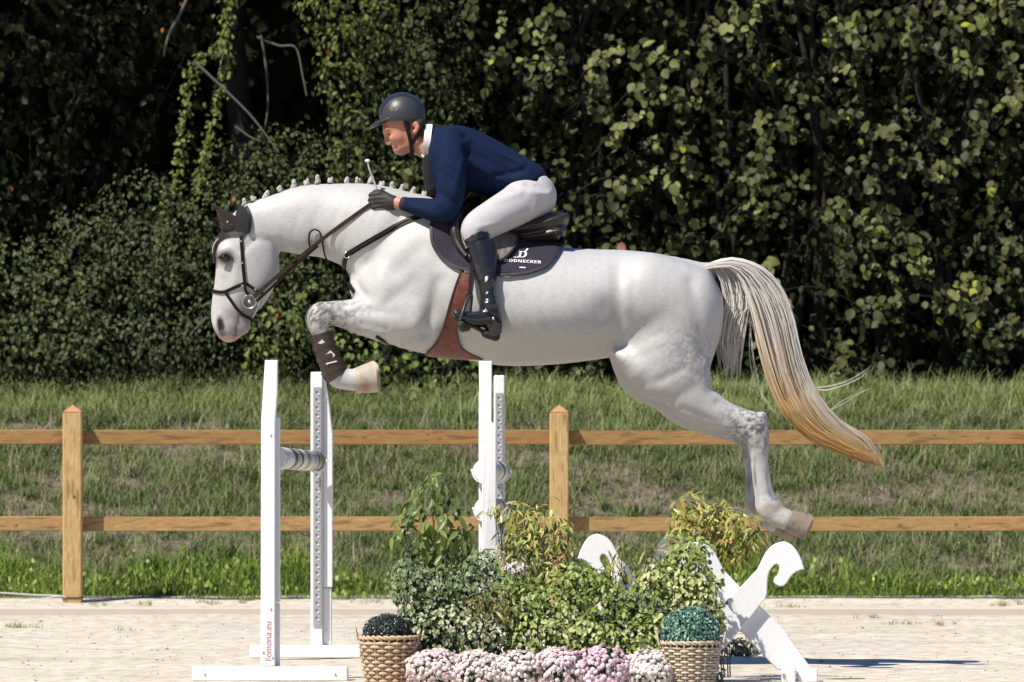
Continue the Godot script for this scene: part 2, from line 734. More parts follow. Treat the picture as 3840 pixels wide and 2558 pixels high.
func _ready() -> void:
	rng.seed = 4711
	noise.seed = 7
	noise.frequency = 1.0
	noise.fractal_octaves = 3
	var cam := Camera3D.new()
	cam.name = "camera"
	cam.projection = Camera3D.PROJECTION_FRUSTUM
	cam.near = 0.5
	cam.far = 400.0
	cam.keep_aspect = Camera3D.KEEP_HEIGHT
	cam.size = 0.5 * 2558.0 / FOCAL
	cam.frustum_offset = Vector2(0, 0.5 * (HORIZON - 1279.0) / FOCAL)
	var phys := CameraAttributesPhysical.new()
	phys.exposure_aperture = 8.0
	phys.frustum_focus_distance = CAM_Z - 0.2
	phys.frustum_focal_length = 188.0
	phys.frustum_near = 0.5
	phys.frustum_far = 400.0
	cam.attributes = phys
	add_child(cam)
	cam.position = Vector3(0, CAM_Y, CAM_Z)
	cam.current = true
	var env := Environment.new()
	env.background_mode = Environment.BG_SKY
	env.tonemap_mode = Environment.TONE_MAPPER_LINEAR
	env.tonemap_exposure = 1.42
	env.sdfgi_enabled = true
	env.ssao_enabled = true
	env.ssil_enabled = true
	var sky := Sky.new()
	var sm := ProceduralSkyMaterial.new()
	sm.sky_top_color = Color(0.30, 0.46, 0.74)
	sm.sky_horizon_color = Color(0.70, 0.77, 0.85)
	sm.sky_curve = 0.12
	sm.ground_bottom_color = Color(0.30, 0.28, 0.24)
	sm.ground_horizon_color = Color(0.60, 0.62, 0.62)
	sky.sky_material = sm
	env.sky = sky
	env.background_energy_multiplier = 0.60
	var we := WorldEnvironment.new()
	we.name = "environment"
	we.environment = env
	add_child(we)
	var sun := DirectionalLight3D.new()
	sun.name = "sun"
	sun.light_energy = 1.5
	sun.light_color = Color(1.0, 0.97, 0.925)
	sun.light_angular_distance = 0.5
	sun.shadow_enabled = true
	add_child(sun)
	sun.look_at_from_position(Vector3.ZERO, Vector3(0.45, -0.80, -0.405), Vector3.UP)

	build_materials()
	build_ground()
	build_hedge()
	build_fence()
	build_jump()
	build_flowers()
	build_horse()
	build_tack()
	build_rider()

func build_materials() -> void:
	M.white = mat(lin(0.82, 0.82, 0.82), 0.45)
	M.black_leather = mat(lin(0.010, 0.010, 0.011), 0.32)
	M.strap = mat(lin(0.008, 0.006, 0.005), 0.5)
	M.strap.metallic_specular = 0.3
	M.rein = mat(lin(0.034, 0.021, 0.013), 0.55)
	M.rein.metallic_specular = 0.3
	M.steel = mat(lin(0.62, 0.62, 0.60), 0.25, 1.0)

var horse: Blob

const FORE := [[1545, 1195, 0.15, 112, 0.10], [1450, 1192, 0.17, 88, 0.085], [1357, 1184, 0.165, 66, 0.066], [1286, 1175, 0.16, 49, 0.052], [1232, 1173, 0.155, 43, 0.047], [1197, 1181, 0.15, 45, 0.048], [1194, 1212, 0.15, 38, 0.042], [1208, 1252, 0.15, 29, 0.030], [1228, 1310, 0.15, 27, 0.027], [1252, 1370, 0.15, 29, 0.028], [1270, 1408, 0.15, 40, 0.038], [1300, 1420, 0.15, 38, 0.036], [1335, 1423, 0.15, 40, 0.040]]
const HIND := [[2530, 1235, 0.10, 172, 0.17], [2505, 1322, 0.14, 168, 0.13], [2528, 1380, 0.165, 136, 0.10], [2562, 1428, 0.165, 106, 0.082], [2593, 1489, 0.16, 86, 0.072], [2650, 1532, 0.15, 72, 0.066], [2712, 1563, 0.15, 60, 0.054], [2780, 1588, 0.15, 57, 0.047], [2826, 1610, 0.15, 54, 0.047], [2842, 1660, 0.15, 42, 0.040], [2847, 1720, 0.15, 34, 0.031], [2855, 1790, 0.15, 34, 0.029], [2868, 1860, 0.15, 38, 0.032], [2880, 1902, 0.15, 46, 0.042], [2905, 1930, 0.15, 38, 0.036], [2945, 1948, 0.15, 40, 0.042]]

func coat(p: Vector3, nn: Vector3) -> Color:
	var q := px(p)
	var base := Color(0.475, 0.47, 0.46)
	var n1 := noise.get_noise_3d(p.x * 4.0, p.y * 4.0, p.z * 4.0)
	var n2 := noise.get_noise_3d(p.x * 21.0, p.y * 21.0, p.z * 21.0)
	var n3 := noise.get_noise_3d(p.x * 45.0 + 9.0, p.y * 45.0, p.z * 45.0)
	base *= 1.0 + 0.05 * n1 + 0.03 * n3
	var grey := Color(0.075, 0.072, 0.075)
	# mottled knees and hocks
	var k := 0.0
	var dk := q.distance_to(Vector2(1200, 1175))
	var fine := n2 * 0.8 + n3 * 1.2 + 0.5 * noise.get_noise_3d(p.x * 80.0, p.y * 80.0, p.z * 80.0)
	k = maxf(k, clampf(1.35 - dk / 85.0, 0, 1) * smoothstep(-0.45, 0.35, fine + 0.25 * clampf((1190.0 - q.y) / 40.0, -1, 1) + 0.35 * clampf((1180.0 - q.x) / 25.0, 0, 1)) * 0.94)
	var arm := clampf((q.x - 1190.0) / 30.0, 0, 1) * clampf((1430.0 - q.x) / 170.0, 0, 1) * clampf((1265.0 - q.y) / 40.0, 0, 1) * clampf((q.y - 1090.0) / 30.0, 0, 1)
	k = maxf(k, arm * smoothstep(-0.12, 0.5, fine) * 0.85)
	var dh := Vector2((q.x - 2815.0) * 0.8, (q.y - 1600.0) * 0.85).length()
	k = maxf(k, clampf(1.35 - dh / 92.0, 0, 1) * smoothstep(-0.25, 0.40, fine) * 0.93)
	if q.x > 2780 and q.y > 1640 and q.y < 1880:
		var st := noise.get_noise_3d(p.x * 40.0, p.y * 5.0, p.z * 40.0)
		k = maxf(k, smoothstep(-0.2, 0.4, st) * 0.72)
	# soft dapples on the buttock
	var db := Vector2((q.x - 2595.0) / 130.0, (q.y - 1330.0) / 140.0).length()
	k = maxf(k, clampf(1.3 - db, 0, 1) * smoothstep(-0.5, 0.6, fine) * 0.50)
	var dbe := Vector2((q.x - 2250.0) / 150.0, (q.y - 1180.0) / 130.0).length()
	k = maxf(k, clampf(1.0 - dbe, 0, 1) * 0.22 + 0.06 * smoothstep(0.0, 0.5, n1))
	var dsh := Vector2((q.x - 1530.0) / 90.0, (q.y - 985.0) / 60.0).length()
	k = maxf(k, clampf(1.0 - dsh, 0, 1) * 0.20)
	k = maxf(k, clampf(1.0 - Vector2((q.x - 1640.0) / 45.0, (q.y - 1130.0) / 90.0).length(), 0, 1) * 0.30)
	# neck greyish under the mane line towards the throat
	var dn := Vector2((q.x - 1120.0) / 200.0, (q.y - 880.0) / 70.0).length()
	k = maxf(k, clampf(1.0 - dn, 0, 1) * clampf(0.3 + n2 * 0.8, 0, 1) * 0.30)
	var c := base.lerp(grey, k)
	# muzzle: greyish pink skin; darker by the bit
	if q.x < 1000 and q.y > 1060:
		var mz := clampf((q.y - 1120.0) / 60.0, 0, 1) * clampf((q.x - 815.0) / 40.0, 0, 1)
		mz = maxf(mz, clampf((q.y - 1225.0) / 30.0, 0, 1))
		c = c.lerp(Color(0.235, 0.20, 0.19), mz * (0.72 + 0.4 * n2))
		var bit := Vector2((q.x - 930.0) / 55.0, (q.y - 1140.0) / 60.0).length()
		c = c.lerp(Color(0.09, 0.085, 0.085), clampf(1.2 - bit, 0, 1) * 0.85)
		var dno := Vector2((q.x - 828.0 - (q.y - 1222.0) * 0.2) / 10.0, (q.y - 1222.0) / 25.0).length()
		c = c.lerp(Color(0.012, 0.006, 0.005), clampf(1.9 - dno, 0, 1))
		if q.y > 1175 and absf(q.x - (893.0 - (q.y - 1190.0) * 0.16)) < 5.0:
			c = c.lerp(Color(0.05, 0.04, 0.04), 0.7)
		if q.y > 1262:
			c = c.lerp(Color(0.48, 0.27, 0.23), 0.6)
	# round the eye
	var de := Vector2((q.x - 846.0) / 40.0, (q.y - 968.0) / 30.0).length()
	if q.x < 960 and q.y < 1050:
		c = c.lerp(Color(0.055, 0.05, 0.05), clampf(1.45 - de, 0, 1) * 0.92)
	# stained pasterns and dusty dock
	if q.y > 1880 and q.x > 2760:
		c = c.lerp(Color(0.36, 0.29, 0.20), clampf(0.35 + n2, 0, 0.7))
	c = c.lerp(Color(0.05, 0.045, 0.045), clampf((q.x - 2650.0) / 45.0, 0, 1) * clampf((1115.0 - q.y) / 60.0, 0, 1) * 0.9)
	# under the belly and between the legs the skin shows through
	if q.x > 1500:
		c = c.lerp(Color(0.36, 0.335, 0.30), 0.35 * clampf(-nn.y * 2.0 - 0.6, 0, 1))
	return c

func gr(x1: float, y1: float, x2: float, y2: float, z: float, amp: float, sig: float) -> void:
	horse.groove(at(x1, y1, z), at(x2, y2, z), amp * 1.15, sig)

func build_horse() -> void:
	horse = Blob.new()
	var trunk := [[1505, 1082, 0, 188, 0.17], [1600, 1075, 0, 248, 0.235], [1750, 1088, 0, 256, 0.285], [1900, 1131, 0, 241, 0.315], [2060, 1145, 0, 223, 0.325], [2200, 1143, 0, 209, 0.315], [2330, 1135, 0, 197, 0.30], [2450, 1132, 0, 181, 0.29], [2545, 1150, 0, 168, 0.25]]
	horse.chain(limb(trunk), 0.06)
	var neck := [[940, 835, 0, 62, 0.060], [985, 832, 0, 84, 0.075], [1066, 832, 0, 110, 0.088], [1150, 826, 0, 131, 0.098], [1250, 833, 0, 144, 0.112], [1372, 858, 0, 169, 0.150], [1480, 905, 0, 193, 0.180], [1600, 945, 0, 200, 0.19], [1720, 1000, 0, 186, 0.18], [1850, 1060, 0, 140, 0.17]]
	horse.chain(limb(neck), 0.07)
	var head := [[935, 842, 0, 62, 0.066], [927, 885, 0, 92, 0.078], [925, 940, 0, 114, 0.090], [930, 995, 0, 120, 0.084], [914, 1060, 0, 109, 0.071], [892, 1108, 0, 94, 0.060], [873, 1145, 0, 80, 0.055], [858, 1190, 0, 67, 0.054], [860, 1222, 0, 58, 0.054], [858, 1242, 0, 43, 0.040]]
	horse.chain(limb(head, 5), 0.035)
	horse.chain(limb([[900, 1195, 0, 28, 0.035], [910, 1222, 0, 30, 0.036]], 1), 0.02)
	# poll and shoulder masses, both sides
	for s in [1.0, -1.0]:
		horse.chain(limb([[1385, 1075, 0.10 * s, 70, 0.08], [1470, 1130, 0.14 * s, 95, 0.09], [1560, 1195, 0.15 * s, 95, 0.085]]), 0.06)
		horse.chain(limb([[1660, 900, 0.12 * s, 90, 0.09], [1560, 1000, 0.15 * s, 100, 0.08], [1470, 1090, 0.15 * s, 90, 0.08]]), 0.07)
		horse.chain(limb([[2430, 1070, 0.15 * s, 110, 0.12], [2560, 1150, 0.13 * s, 140, 0.13]], 3), 0.06)
		horse.chain(limb([[846, 948, 0.058 * s, 30, 0.030]], 1), 0.02)
		horse.chain(limb([[826, 1215, 0.032 * s, 22, 0.018], [836, 1236, 0.034 * s, 18, 0.015]], 1), 0.018)
	horse.chain(limb(FORE), 0.035)
	horse.chain(limb(shifted(FORE, -5, 4)), 0.035)
	horse.chain(limb(HIND), 0.04)
	var far := shifted(HIND, 0, 0)
	for i in far.size():
		var t: float = float(i)
		far[i][0] += -44.0 if i < 4 else (-38.0 if i < 7 else (-26.0 if i < 12 else -36.0))
		far[i][1] += 14.0 if i < 4 else (14.0 if i < 7 else (14.0 if i < 9 else (4.0 if i < 12 else 12.0)))
	horse.chain(limb(far), 0.04)
	for s in [1.0, -1.0]:
		var dx := 0.0 if s > 0 else -44.0
		var dy := 0.0 if s > 0 else 12.0
		horse.chain(limb([[2456 + dx, 1400 + dy, 0.17 * s, 80, 0.075], [2466 + dx, 1418 + dy, 0.17 * s, 70, 0.07]], 1), 0.03)
		horse.chain(limb([[2840 + dx * 0.6, 1575 + dy * 0.4, 0.15 * s, 26, 0.028], [2860 + dx * 0.6, 1562 + dy * 0.4, 0.15 * s, 18, 0.024]], 1), 0.025)
		horse.chain(limb([[2915 + dx, 1893 + dy * 0.6, 0.15 * s, 16, 0.018], [2926 + dx, 1898 + dy * 0.6, 0.15 * s, 12, 0.014]], 1), 0.02)
		# flank fold
		horse.chain(limb([[2312, 1326, 0.19 * s, 13, 0.03], [2345, 1346, 0.17 * s, 30, 0.07], [2390, 1380, 0.16 * s, 40, 0.08]], 3), 0.05)
	# the dock
	horse.chain(limb([[2560, 1040, 0, 60, 0.06], [2630, 1020, 0, 32, 0.035], [2690, 1000, 0, 22, 0.022]], 3), 0.05)
	# form of muscle and bone on both sides
	for s in [1.0, -1.0]:
		gr(1500, 820, 1345, 1045, 0.13 * s, 0.010, 0.035)       # in front of the shoulder
		gr(1180, 930, 1320, 1030, 0.10 * s, 0.007, 0.030)       # jugular groove
		gr(950, 892, 1040, 912, 0.085 * s, 0.007, 0.014)
		gr(1046, 915, 1062, 985, 0.078 * s, 0.014, 0.020)       # behind the jaw
		gr(1645, 1060, 1600, 1240, 0.225 * s, 0.013, 0.030)      # behind the elbow muscle
		gr(1490, 1020, 1570, 940, 0.205 * s, 0.008, 0.040)
		gr(1335, 1060, 1378, 1112, 0.17 * s, 0.010, 0.014)
		gr(1420, 1000, 1440, 1110, 0.21 * s, -0.005, 0.03)
		gr(1560, 1150, 1560, 1200, 0.25 * s, -0.007, 0.035)
		gr(1450, 1140, 1545, 1060, 0.21 * s, 0.006, 0.030)
		gr(1590, 1255, 1480, 1270, 0.20 * s, 0.010, 0.022)      # under the elbow
		gr(1340, 1165, 1480, 1175, 0.235 * s, 0.006, 0.020)
		gr(1352, 1210, 1450, 1235, 0.23 * s, 0.005, 0.015)
		gr(2335, 1010, 2330, 1230, 0.30 * s, 0.012, 0.045)      # flank hollow
		gr(2280, 1160, 2330, 1200, 0.32 * s, 0.013, 0.060)
		gr(2345, 1000, 2350, 1240, 0.30 * s, -0.010, 0.028)
		gr(2590, 1060, 2640, 1330, 0.24 * s, 0.007, 0.030)
		gr(2560, 1330, 2610, 1450, 0.25 * s, 0.006, 0.025)
		gr(2470, 1430, 2560, 1385, 0.26 * s, 0.006, 0.02)
		gr(2560, 1530, 2700, 1590, 0.21 * s, 0.005, 0.014)
		gr(2690, 1510, 2790, 1545, 0.20 * s, 0.008, 0.014)      # before the Achilles tendon
		gr(2868, 1700, 2884, 1850, 0.19 * s, 0.004, 0.010)      # tendon
		gr(2830, 1640, 2850, 1600, 0.20 * s, -0.004, 0.016)
		gr(890, 960, 880, 1060, 0.075 * s, -0.005, 0.014)       # facial crest
		gr(905, 940, 955, 900, 0.085 * s, 0.006, 0.016)         # hollow above the eye
		gr(840, 1050, 850, 1120, 0.06 * s, 0.004, 0.020)
		gr(826, 1206, 832, 1234, 0.055 * s, 0.022, 0.008)       # nostril
		gr(893, 1180, 884, 1240, 0.055 * s, 0.006, 0.006)       # mouth line
		gr(1950, 1180, 2150, 1150, 0.33 * s, -0.004, 0.08)
		gr(1880, 1310, 2200, 1320, 0.22 * s, 0.005, 0.05)
		for w in [[1120, 800, 1085, 930], [1190, 790, 1150, 945], [1265, 800, 1215, 960], [1325, 830, 1262, 985]]:
			gr(w[0], w[1], w[2], w[3], 0.105 * s, 0.0022, 0.013)
		for w in [[1600, 1190, 1625, 1270], [1622, 1160, 1655, 1250], [1575, 1215, 1598, 1290]]:
			gr(w[0], w[1], w[2], w[3], 0.22 * s, 0.0028, 0.010)
		for w in [[2380, 1300, 2480, 1250], [2390, 1340, 2500, 1300], [2560, 1480, 2680, 1450], [2610, 1520, 2700, 1500]]:
			gr(w[0], w[1], w[2], w[3], 0.27 * s, 0.0022, 0.011)
		gr(1880, 1250, 2150, 1235, 0.30 * s, -0.0022, 0.009)
		gr(2000, 1280, 2240, 1262, 0.28 * s, -0.0020, 0.009)
		gr(1380, 1150, 1300, 1160, 0.235 * s, -0.0025, 0.009)
		gr(870, 1000, 905, 1090, 0.075 * s, -0.0022, 0.007)
		for r in 5:
			gr(1900 + r * 62, 1120, 1950 + r * 62, 1260, 0.31 * s, 0.0022, 0.014)
	horse.build(0.010)
	var h := thing("horse", "grey white horse in mid jump with plaited mane and yellow tipped tail", "horse", Vector3(0, 0, 0))
	var mb := MB.new()
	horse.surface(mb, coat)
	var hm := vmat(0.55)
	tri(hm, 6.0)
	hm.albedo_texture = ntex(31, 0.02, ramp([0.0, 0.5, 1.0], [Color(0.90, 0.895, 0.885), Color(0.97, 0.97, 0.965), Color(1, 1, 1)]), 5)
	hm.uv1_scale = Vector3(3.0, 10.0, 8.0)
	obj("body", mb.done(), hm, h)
	# eyes
	var em := mat(lin(0.012, 0.007, 0.005), 0.08)
	for s in [1.0, -1.0]:
		var e := MB.new()
		e.ball(at(844, 968, 0.086 * s), Vector3(0.024, 0.018, 0.013), 8, 14)
		obj("eye", e.done(), em, h)
		var lid := MB.new()
		var lp := []
		for i in 9:
			var t := float(i) / 8.0
			lp.append(at(817 + 56 * t, 968 - 20 * sin(t * PI) + 4 * t, (0.084 + 0.011 * sin(t * PI)) * s))
		lid.tube(lp, 0.0055, 6)
		obj("eyelid", lid.done(), mat(lin(0.05, 0.045, 0.043), 0.6), h)
	# hooves
	var hoofm := vmat(0.6)
	for f in [[1334, 1428, 1405, 1414, 0.15, 46, 58, 0.047, 0.056, 0], [1329, 1432, 1400, 1418, -0.15, 46, 58, 0.047, 0.056, 0], [2958, 1952, 3020, 1976, 0.15, 42, 50, 0.045, 0.052, 1], [2920, 1966, 2980, 1992, -0.15, 42, 50, 0.045, 0.052, 1]]:
		var a := at(f[0], f[1], f[4])
		var b := at(f[2], f[3], f[4])
		var ax := (b - a).normalized()
		var sd := Vector3(-ax.y, ax.x, 0)
		var P := []
		var A := []
		var Bv := []
		for i in 8:
			var t := float(i) / 7.0
			P.append(a.lerp(b, t) + sd * (0.004 * t))
			A.append((sd + ax * 0.10 * t) * len_at(lerpf(f[5], f[6], t)) * (1.02 if i < 1 else 1.0))
			Bv.append(Vector3(0, 0, 1) * lerpf(f[7], f[8], t))
		for e in [[0.008, 0.96], [0.015, 0.86], [0.020, 0.70], [0.023, 0.45], [0.024, 0.2]]:
			P.append(b + ax * e[0] - sd * 0.010 * (1.0 - e[1]))
			A.append(A[7] * e[1])
			Bv.append(Bv[7] * e[1])
		var hb := MB.new()
		hb.rings(P, A, Bv, 22)
		for i in hb.v.size():
			var q: Vector3 = hb.v[i]
			var n2 := noise.get_noise_3d(q.x * 30.0, q.y * 30.0, q.z * 30.0)
			var t := clampf((q - a).dot(ax) / (b - a).length(), 0, 1)
			var c := Color(0.47, 0.43, 0.37).lerp(Color(0.42, 0.33, 0.22), clampf(0.3 + n2 * 1.4, 0, 1))
			var spot := Vector2((px(q).x - 1372.0) / 26.0, (px(q).y - 1452.0) / 28.0).length()
			c = c.lerp(Color(0.36, 0.16, 0.06), clampf(1.25 - spot, 0, 1) * 0.85)
			if f[9] == 1:
				c = Color(0.26, 0.235, 0.20).lerp(Color(0.34, 0.22, 0.11), clampf(t * 0.7 + n2 * 1.5 - 0.1, 0, 1)).lerp(Color(0.08, 0.07, 0.06), clampf(noise.get_noise_3d(q.x * 70.0, q.y * 70.0, q.z * 70.0) * 2.0 - 0.2, 0, 0.7))
			hb.c[i] = c * (0.92 + 0.16 * sin(t * 40.0) * 0.4)
		obj("hoof", hb.done(), hoofm, h)
		if f[9] == 1 or f[4] > 0:
			var sh := MB.new()
			var rp := []
			for i in 15:
				var w := deg_to_rad(-130.0 + 260.0 * i / 14.0)
				var aa: Vector3 = -A[7] * cos(w) * 0.93 + Bv[7] * sin(w) * 0.93
				rp.append(b + aa * 0.93 + ax * 0.015)
			var nr := []
			for i in 15: nr.append(ax)
			sh.strap(rp, nr, 0.02, 0.008)
			obj("horseshoe", sh.done(), mat(lin(0.22, 0.2, 0.18), 0.45, 0.8), h)
	# plaits along the crest
	var crest := [[918, 764], [952, 752], [1001, 735], [1054, 712], [1104, 700], [1146, 686], [1196, 681], [1238, 679], [1296, 682], [1345, 680], [1392, 682], [1432, 694], [1470, 704], [1512, 712], [1556, 722], [1590, 732]]
	var braid := MB.new()
	braid.ball(Vector3(0, 0, 0), Vector3(0.015, 0.014, 0.015), 6, 9)
	braid.ball(Vector3(0.003, 0.010, 0.003), Vector3(0.011, 0.011, 0.012), 6, 9)
	braid.ball(Vector3(-0.006, -0.008, 0.007), Vector3(0.011, 0.010, 0.010), 6, 9)
	var bm := braid.done()
	var bm2 := MB.new()
	bm2.ball(Vector3(0, -0.002, 0), Vector3(0.017, 0.010, 0.013), 6, 9)
	bm2.ball(Vector3(-0.008, 0.006, 0.002), Vector3(0.009, 0.010, 0.011), 6, 9)
	bm2.ball(Vector3(0.007, 0.004, 0.006), Vector3(0.010, 0.008, 0.010), 6, 9)
	var bms := [bm, bm2.done()]
	var bmat := tri(mat(lin(0.60, 0.585, 0.56), 0.7), 40.0)
	bmat.albedo_texture = ntex(33, 0.03, ramp([0.35, 0.55], [Color(0.45, 0.43, 0.41), Color(1, 1, 1)]), 3, 256)
	var band := MB.new()
	var tp := []
	for i in 11:
		tp.append(Vector3(cos(TAU * i / 10) * 0.012, -0.004, sin(TAU * i / 10) * 0.012))
	band.tube(tp, 0.0035, 5, false)
	var bandm := band.done()
	for i in crest.size():
		var p := at(crest[i][0] + rng.randf_range(-6, 6), crest[i][1] - 1.0 + rng.randf_range(-2, 2), 0.008)
		var xf := Transform3D(Basis(Vector3(0, 0, 1), rng.randf_range(-0.5, 0.5)).rotated(Vector3.UP, rng.randf() * 6.0).scaled(Vector3(1.0, rng.randf_range(1.25, 1.6), 1.0) * rng.randf_range(0.8, 1.05)), p)
		var o := obj("mane_braid", bms[i % 2], bmat, h, xf)
		var bd := MeshInstance3D.new()
		bd.mesh = bandm
		bd.material_override = M.strap
		bd.name = "braid_band"
		o.add_child(bd)
		bd.position = Vector3(0, -0.008, 0.002)
	build_tail(h)

func build_tail(h: Node3D) -> void:
	# guide curves in pixels: upper edge to lower edge of the flying tail
	var guides := [
		[[2640, 1000], [2745, 974], [2860, 1012], [2935, 1095], [2975, 1200], [3005, 1330], [3060, 1470], [3150, 1580], [3255, 1650], [3305, 1742]],
		[[2640, 1004], [2740, 985], [2825, 1015], [2895, 1105], [2935, 1230], [2965, 1380], [3020, 1510], [3100, 1610], [3200, 1680], [3285, 1735]],
		[[2642, 1008], [2735, 995], [2800, 1040], [2850, 1140], [2890, 1270], [2930, 1420], [2985, 1540], [3070, 1625], [3180, 1690], [3270, 1730]],
		[[2644, 1012], [2730, 1003], [2780, 1060], [2815, 1160], [2845, 1290], [2890, 1440], [2945, 1550], [3030, 1635], [3150, 1688], [3265, 1722]],
	]
	var mb := MB.new()
	var mm := 10
	# full locks under the loose hair
	for s in 16:
		var u := 0.15 + 2.7 * s / 15.0
		var g0: int = mini(int(u), 2)
		var pts := []
		var rad := []
		for i in mm:
			var q := Vector2(guides[g0][i][0], guides[g0][i][1]).lerp(Vector2(guides[g0 + 1][i][0], guides[g0 + 1][i][1]), u - g0)
			pts.append(at(q.x, q.y, -0.008 + 0.012 * sin(s * 2.4)))
		var cv := curve(pts, 3)
		var c0 := mb.v.size()
		for i in cv.size():
			var t := float(i) / (cv.size() - 1)
			rad.append(0.0135 * (0.5 + 0.8 * sin(PI * minf(t * 1.25 + 0.08, 1.0))) * (1.0 - pow(t, 6.0)) + 0.001)
		mb.tube(cv, rad, 7)
		var side := 8
		for i in range(c0, mb.v.size()):
			var t := clampf(float((i - c0) / side) / (cv.size() - 1), 0, 1)
			var yel := (u / 3.0 - 0.30) * 1.1 + 1.0 * noise.get_noise_1d(u / 3.0 * 9.0)
			mb.c[i] = Color(0.54, 0.51, 0.46).lerp(Color(0.44, 0.265, 0.085), clampf((t - 0.40) * 1.6 + yel, 0, 1) * clampf((t - 0.25) * 3.0, 0, 1))
	for s in 2600:
		var u := pow(rng.randf(), 0.9) * 3.0
		var g0: int = mini(int(u), 2)
		var f := u - g0
		var pts := []
		var spread := 0.0
		var zoff := rng.randfn(0.0, 1.0)
		var ph := rng.randf() * TAU
		var wob := rng.randf_range(3.0, 15.0) * (1.8 if rng.randf() < 0.15 else 1.0)
		var cut := 1.0 - 0.42 * pow(rng.randf(), 1.6) if rng.randf() < 0.75 else rng.randf_range(0.5, 0.95)
		for i in mm:
			var a: Array = guides[g0][i]
			var b: Array = guides[g0 + 1][i]
			var t := float(i) / (mm - 1)
			var fan := rng.randfn(0, 1.0) if i == 0 else 0.0
			if i == 0: spread = fan
			var x := lerpf(a[0], b[0], f) + sin(ph + t * 5.0) * wob * t + zoff * 3.0 * t + spread * 5.0 * pow(t, 5.0)
			var y := lerpf(a[1], b[1], f) + cos(ph + t * 4.0) * wob * t - spread * 6.0 * pow(t, 5.0)
			pts.append(at(x, y, zoff * (0.012 + 0.020 * sin(minf(t * 1.5, 1.0) * PI)) + 0.01 * sin(ph + t * 3.0)))
		var sm := curve(pts, 2)
		sm = sm.slice(0, int(sm.size() * cut) + 1)
		if sm.size() < 4: continue
		hair(mb, sm, rng.randf_range(0.0013, 0.0027), u / 3.0, cut)
	# the inner curtain that hangs behind the buttock
	for s in 340:
		var a := rng.randf()
		var ph := rng.randf() * TAU
		var l := 0.2 + 1.0 * pow(rng.randf(), 1.5)
		var x0 := lerpf(2690, 2800, a)
		var pts := [at(x0 - 20, 1000 + 10 * a, rng.randfn(0, 0.015)), at(x0 + 12, 1060 + 20 * a, rng.randfn(0, 0.02)), at(x0 + lerpf(25, 12, a) + 6 * sin(ph), 1150, rng.randfn(0, 0.03)), at(x0 + lerpf(5, -10, a) + 10 * sin(ph), 1150 + 120 * l, rng.randfn(0, 0.03)), at(x0 + lerpf(20, -30, a) + 16 * sin(ph), 1150 + 230 * l, rng.randfn(0, 0.03))]
		hair(mb, curve(pts, 4), rng.randf_range(0.0016, 0.003), 0.2, 0.5)
	# loose hairs blown out
	for w in [[[3010, 1440], [3060, 1455], [3150, 1440], [3230, 1400], [3270, 1370]], [[3005, 1430], [3070, 1460], [3140, 1455], [3220, 1425], [3265, 1385]], [[3110, 1545], [3160, 1510], [3230, 1470], [3260, 1455]], [[2815, 1180], [2815, 1330], [2830, 1430], [2870, 1500], [2925, 1560]], [[2812, 1200], [2822, 1340], [2838, 1440], [2880, 1515], [2930, 1575]], [[2760, 1120], [2745, 1230], [2725, 1300], [2735, 1380]]]:
		for r in 2:
			var pts := []
			for q in w:
				pts.append(at(q[0] + rng.randf_range(-5, 5), q[1] + rng.randf_range(-5, 5), 0.02))
			hair(mb, curve(pts, 6), 0.0009, 0.2, 0.6)
	var tm := vmat(0.5)
	obj("tail", mb.done(), tm, h)

func hair(mb: MB, p: Array, w: float, u: float, cut: float) -> void:
	var i0 := mb.v.size()
	var m := p.size()
	var tone := rng.randf_range(0.78, 1.12)
	var yel := rng.randf_range(-0.3, 0.3) + (u - 0.30) * 1.1 + 1.0 * noise.get_noise_1d(u * 9.0)
	for i in m:
		var t := float(i) / (m - 1) * cut
		var d: Vector3 = ((p[mini(i + 1, m - 1)] as Vector3) - p[maxi(i - 1, 0)]).normalized()
		var s := d.cross(Vector3(0, 0, 1)).normalized()
		var hw := w * (0.5 + 0.7 * sin(minf(float(i) / (m - 1) * 1.3 + 0.15, 1.0) * PI * 0.9)) * (1.0 - 0.7 * pow(float(i) / (m - 1), 4.0))
		var c := Color(0.60, 0.57, 0.52).lerp(Color(0.46, 0.275, 0.085), clampf((t - 0.40) * 1.6 + yel, 0, 1) * clampf((t - 0.25) * 3.0, 0, 1))
		mb.col = Color(c.r * tone, c.g * tone, c.b * tone)
		mb.vert(p[i] + s * hw, (s + Vector3(0, 0, 0.6)).normalized())
		mb.vert(p[i] + Vector3(0, 0, hw * 0.9), Vector3(0, 0, 1))
		mb.vert(p[i] - s * hw, (-s + Vector3(0, 0, 0.6)).normalized())
		mb.vert(p[i] - Vector3(0, 0, hw * 0.9), Vector3(0, 0, -1))
	for i in m - 1:
		for k in 4:
			var a := i0 + i * 4 + k
			var b := i0 + i * 4 + (k + 1) % 4
			mb.ix.append_array(PackedInt32Array([a, b, b + 4, a, b + 4, a + 4]))
	mb.col = Color.WHITE

# ---------------------------------------------------------------- ground
func sand_y(x: float, z: float) -> float:
	var y := 0.010 * noise.get_noise_2d(x * 0.5, z * 1.4) + 0.006 * noise.get_noise_2d(x * 2.3 + 40.0, z * 3.0)
	if z < -8.6:
		y += 0.03 * clampf((-8.6 - z) * 8.0, 0, 1)
	if z < -9.9:
		y += 0.05 * clampf(-9.9 - z, 0, 1)
	return y

func bank_y(x: float, z: float) -> float:
	var t := clampf((-10.35 - z) / 4.3, 0, 1)
	var y := 1.47 * (t * 0.55 + 0.45 * smoothstep(0.0, 1.0, t)) - 0.02
	y += (0.07 * noise.get_noise_2d(x * 0.6, z * 0.6 + 77.0) + 0.03 * noise.get_noise_2d(x * 2.4, z * 2.4)) * smoothstep(0.0, 0.15, t)
	return y

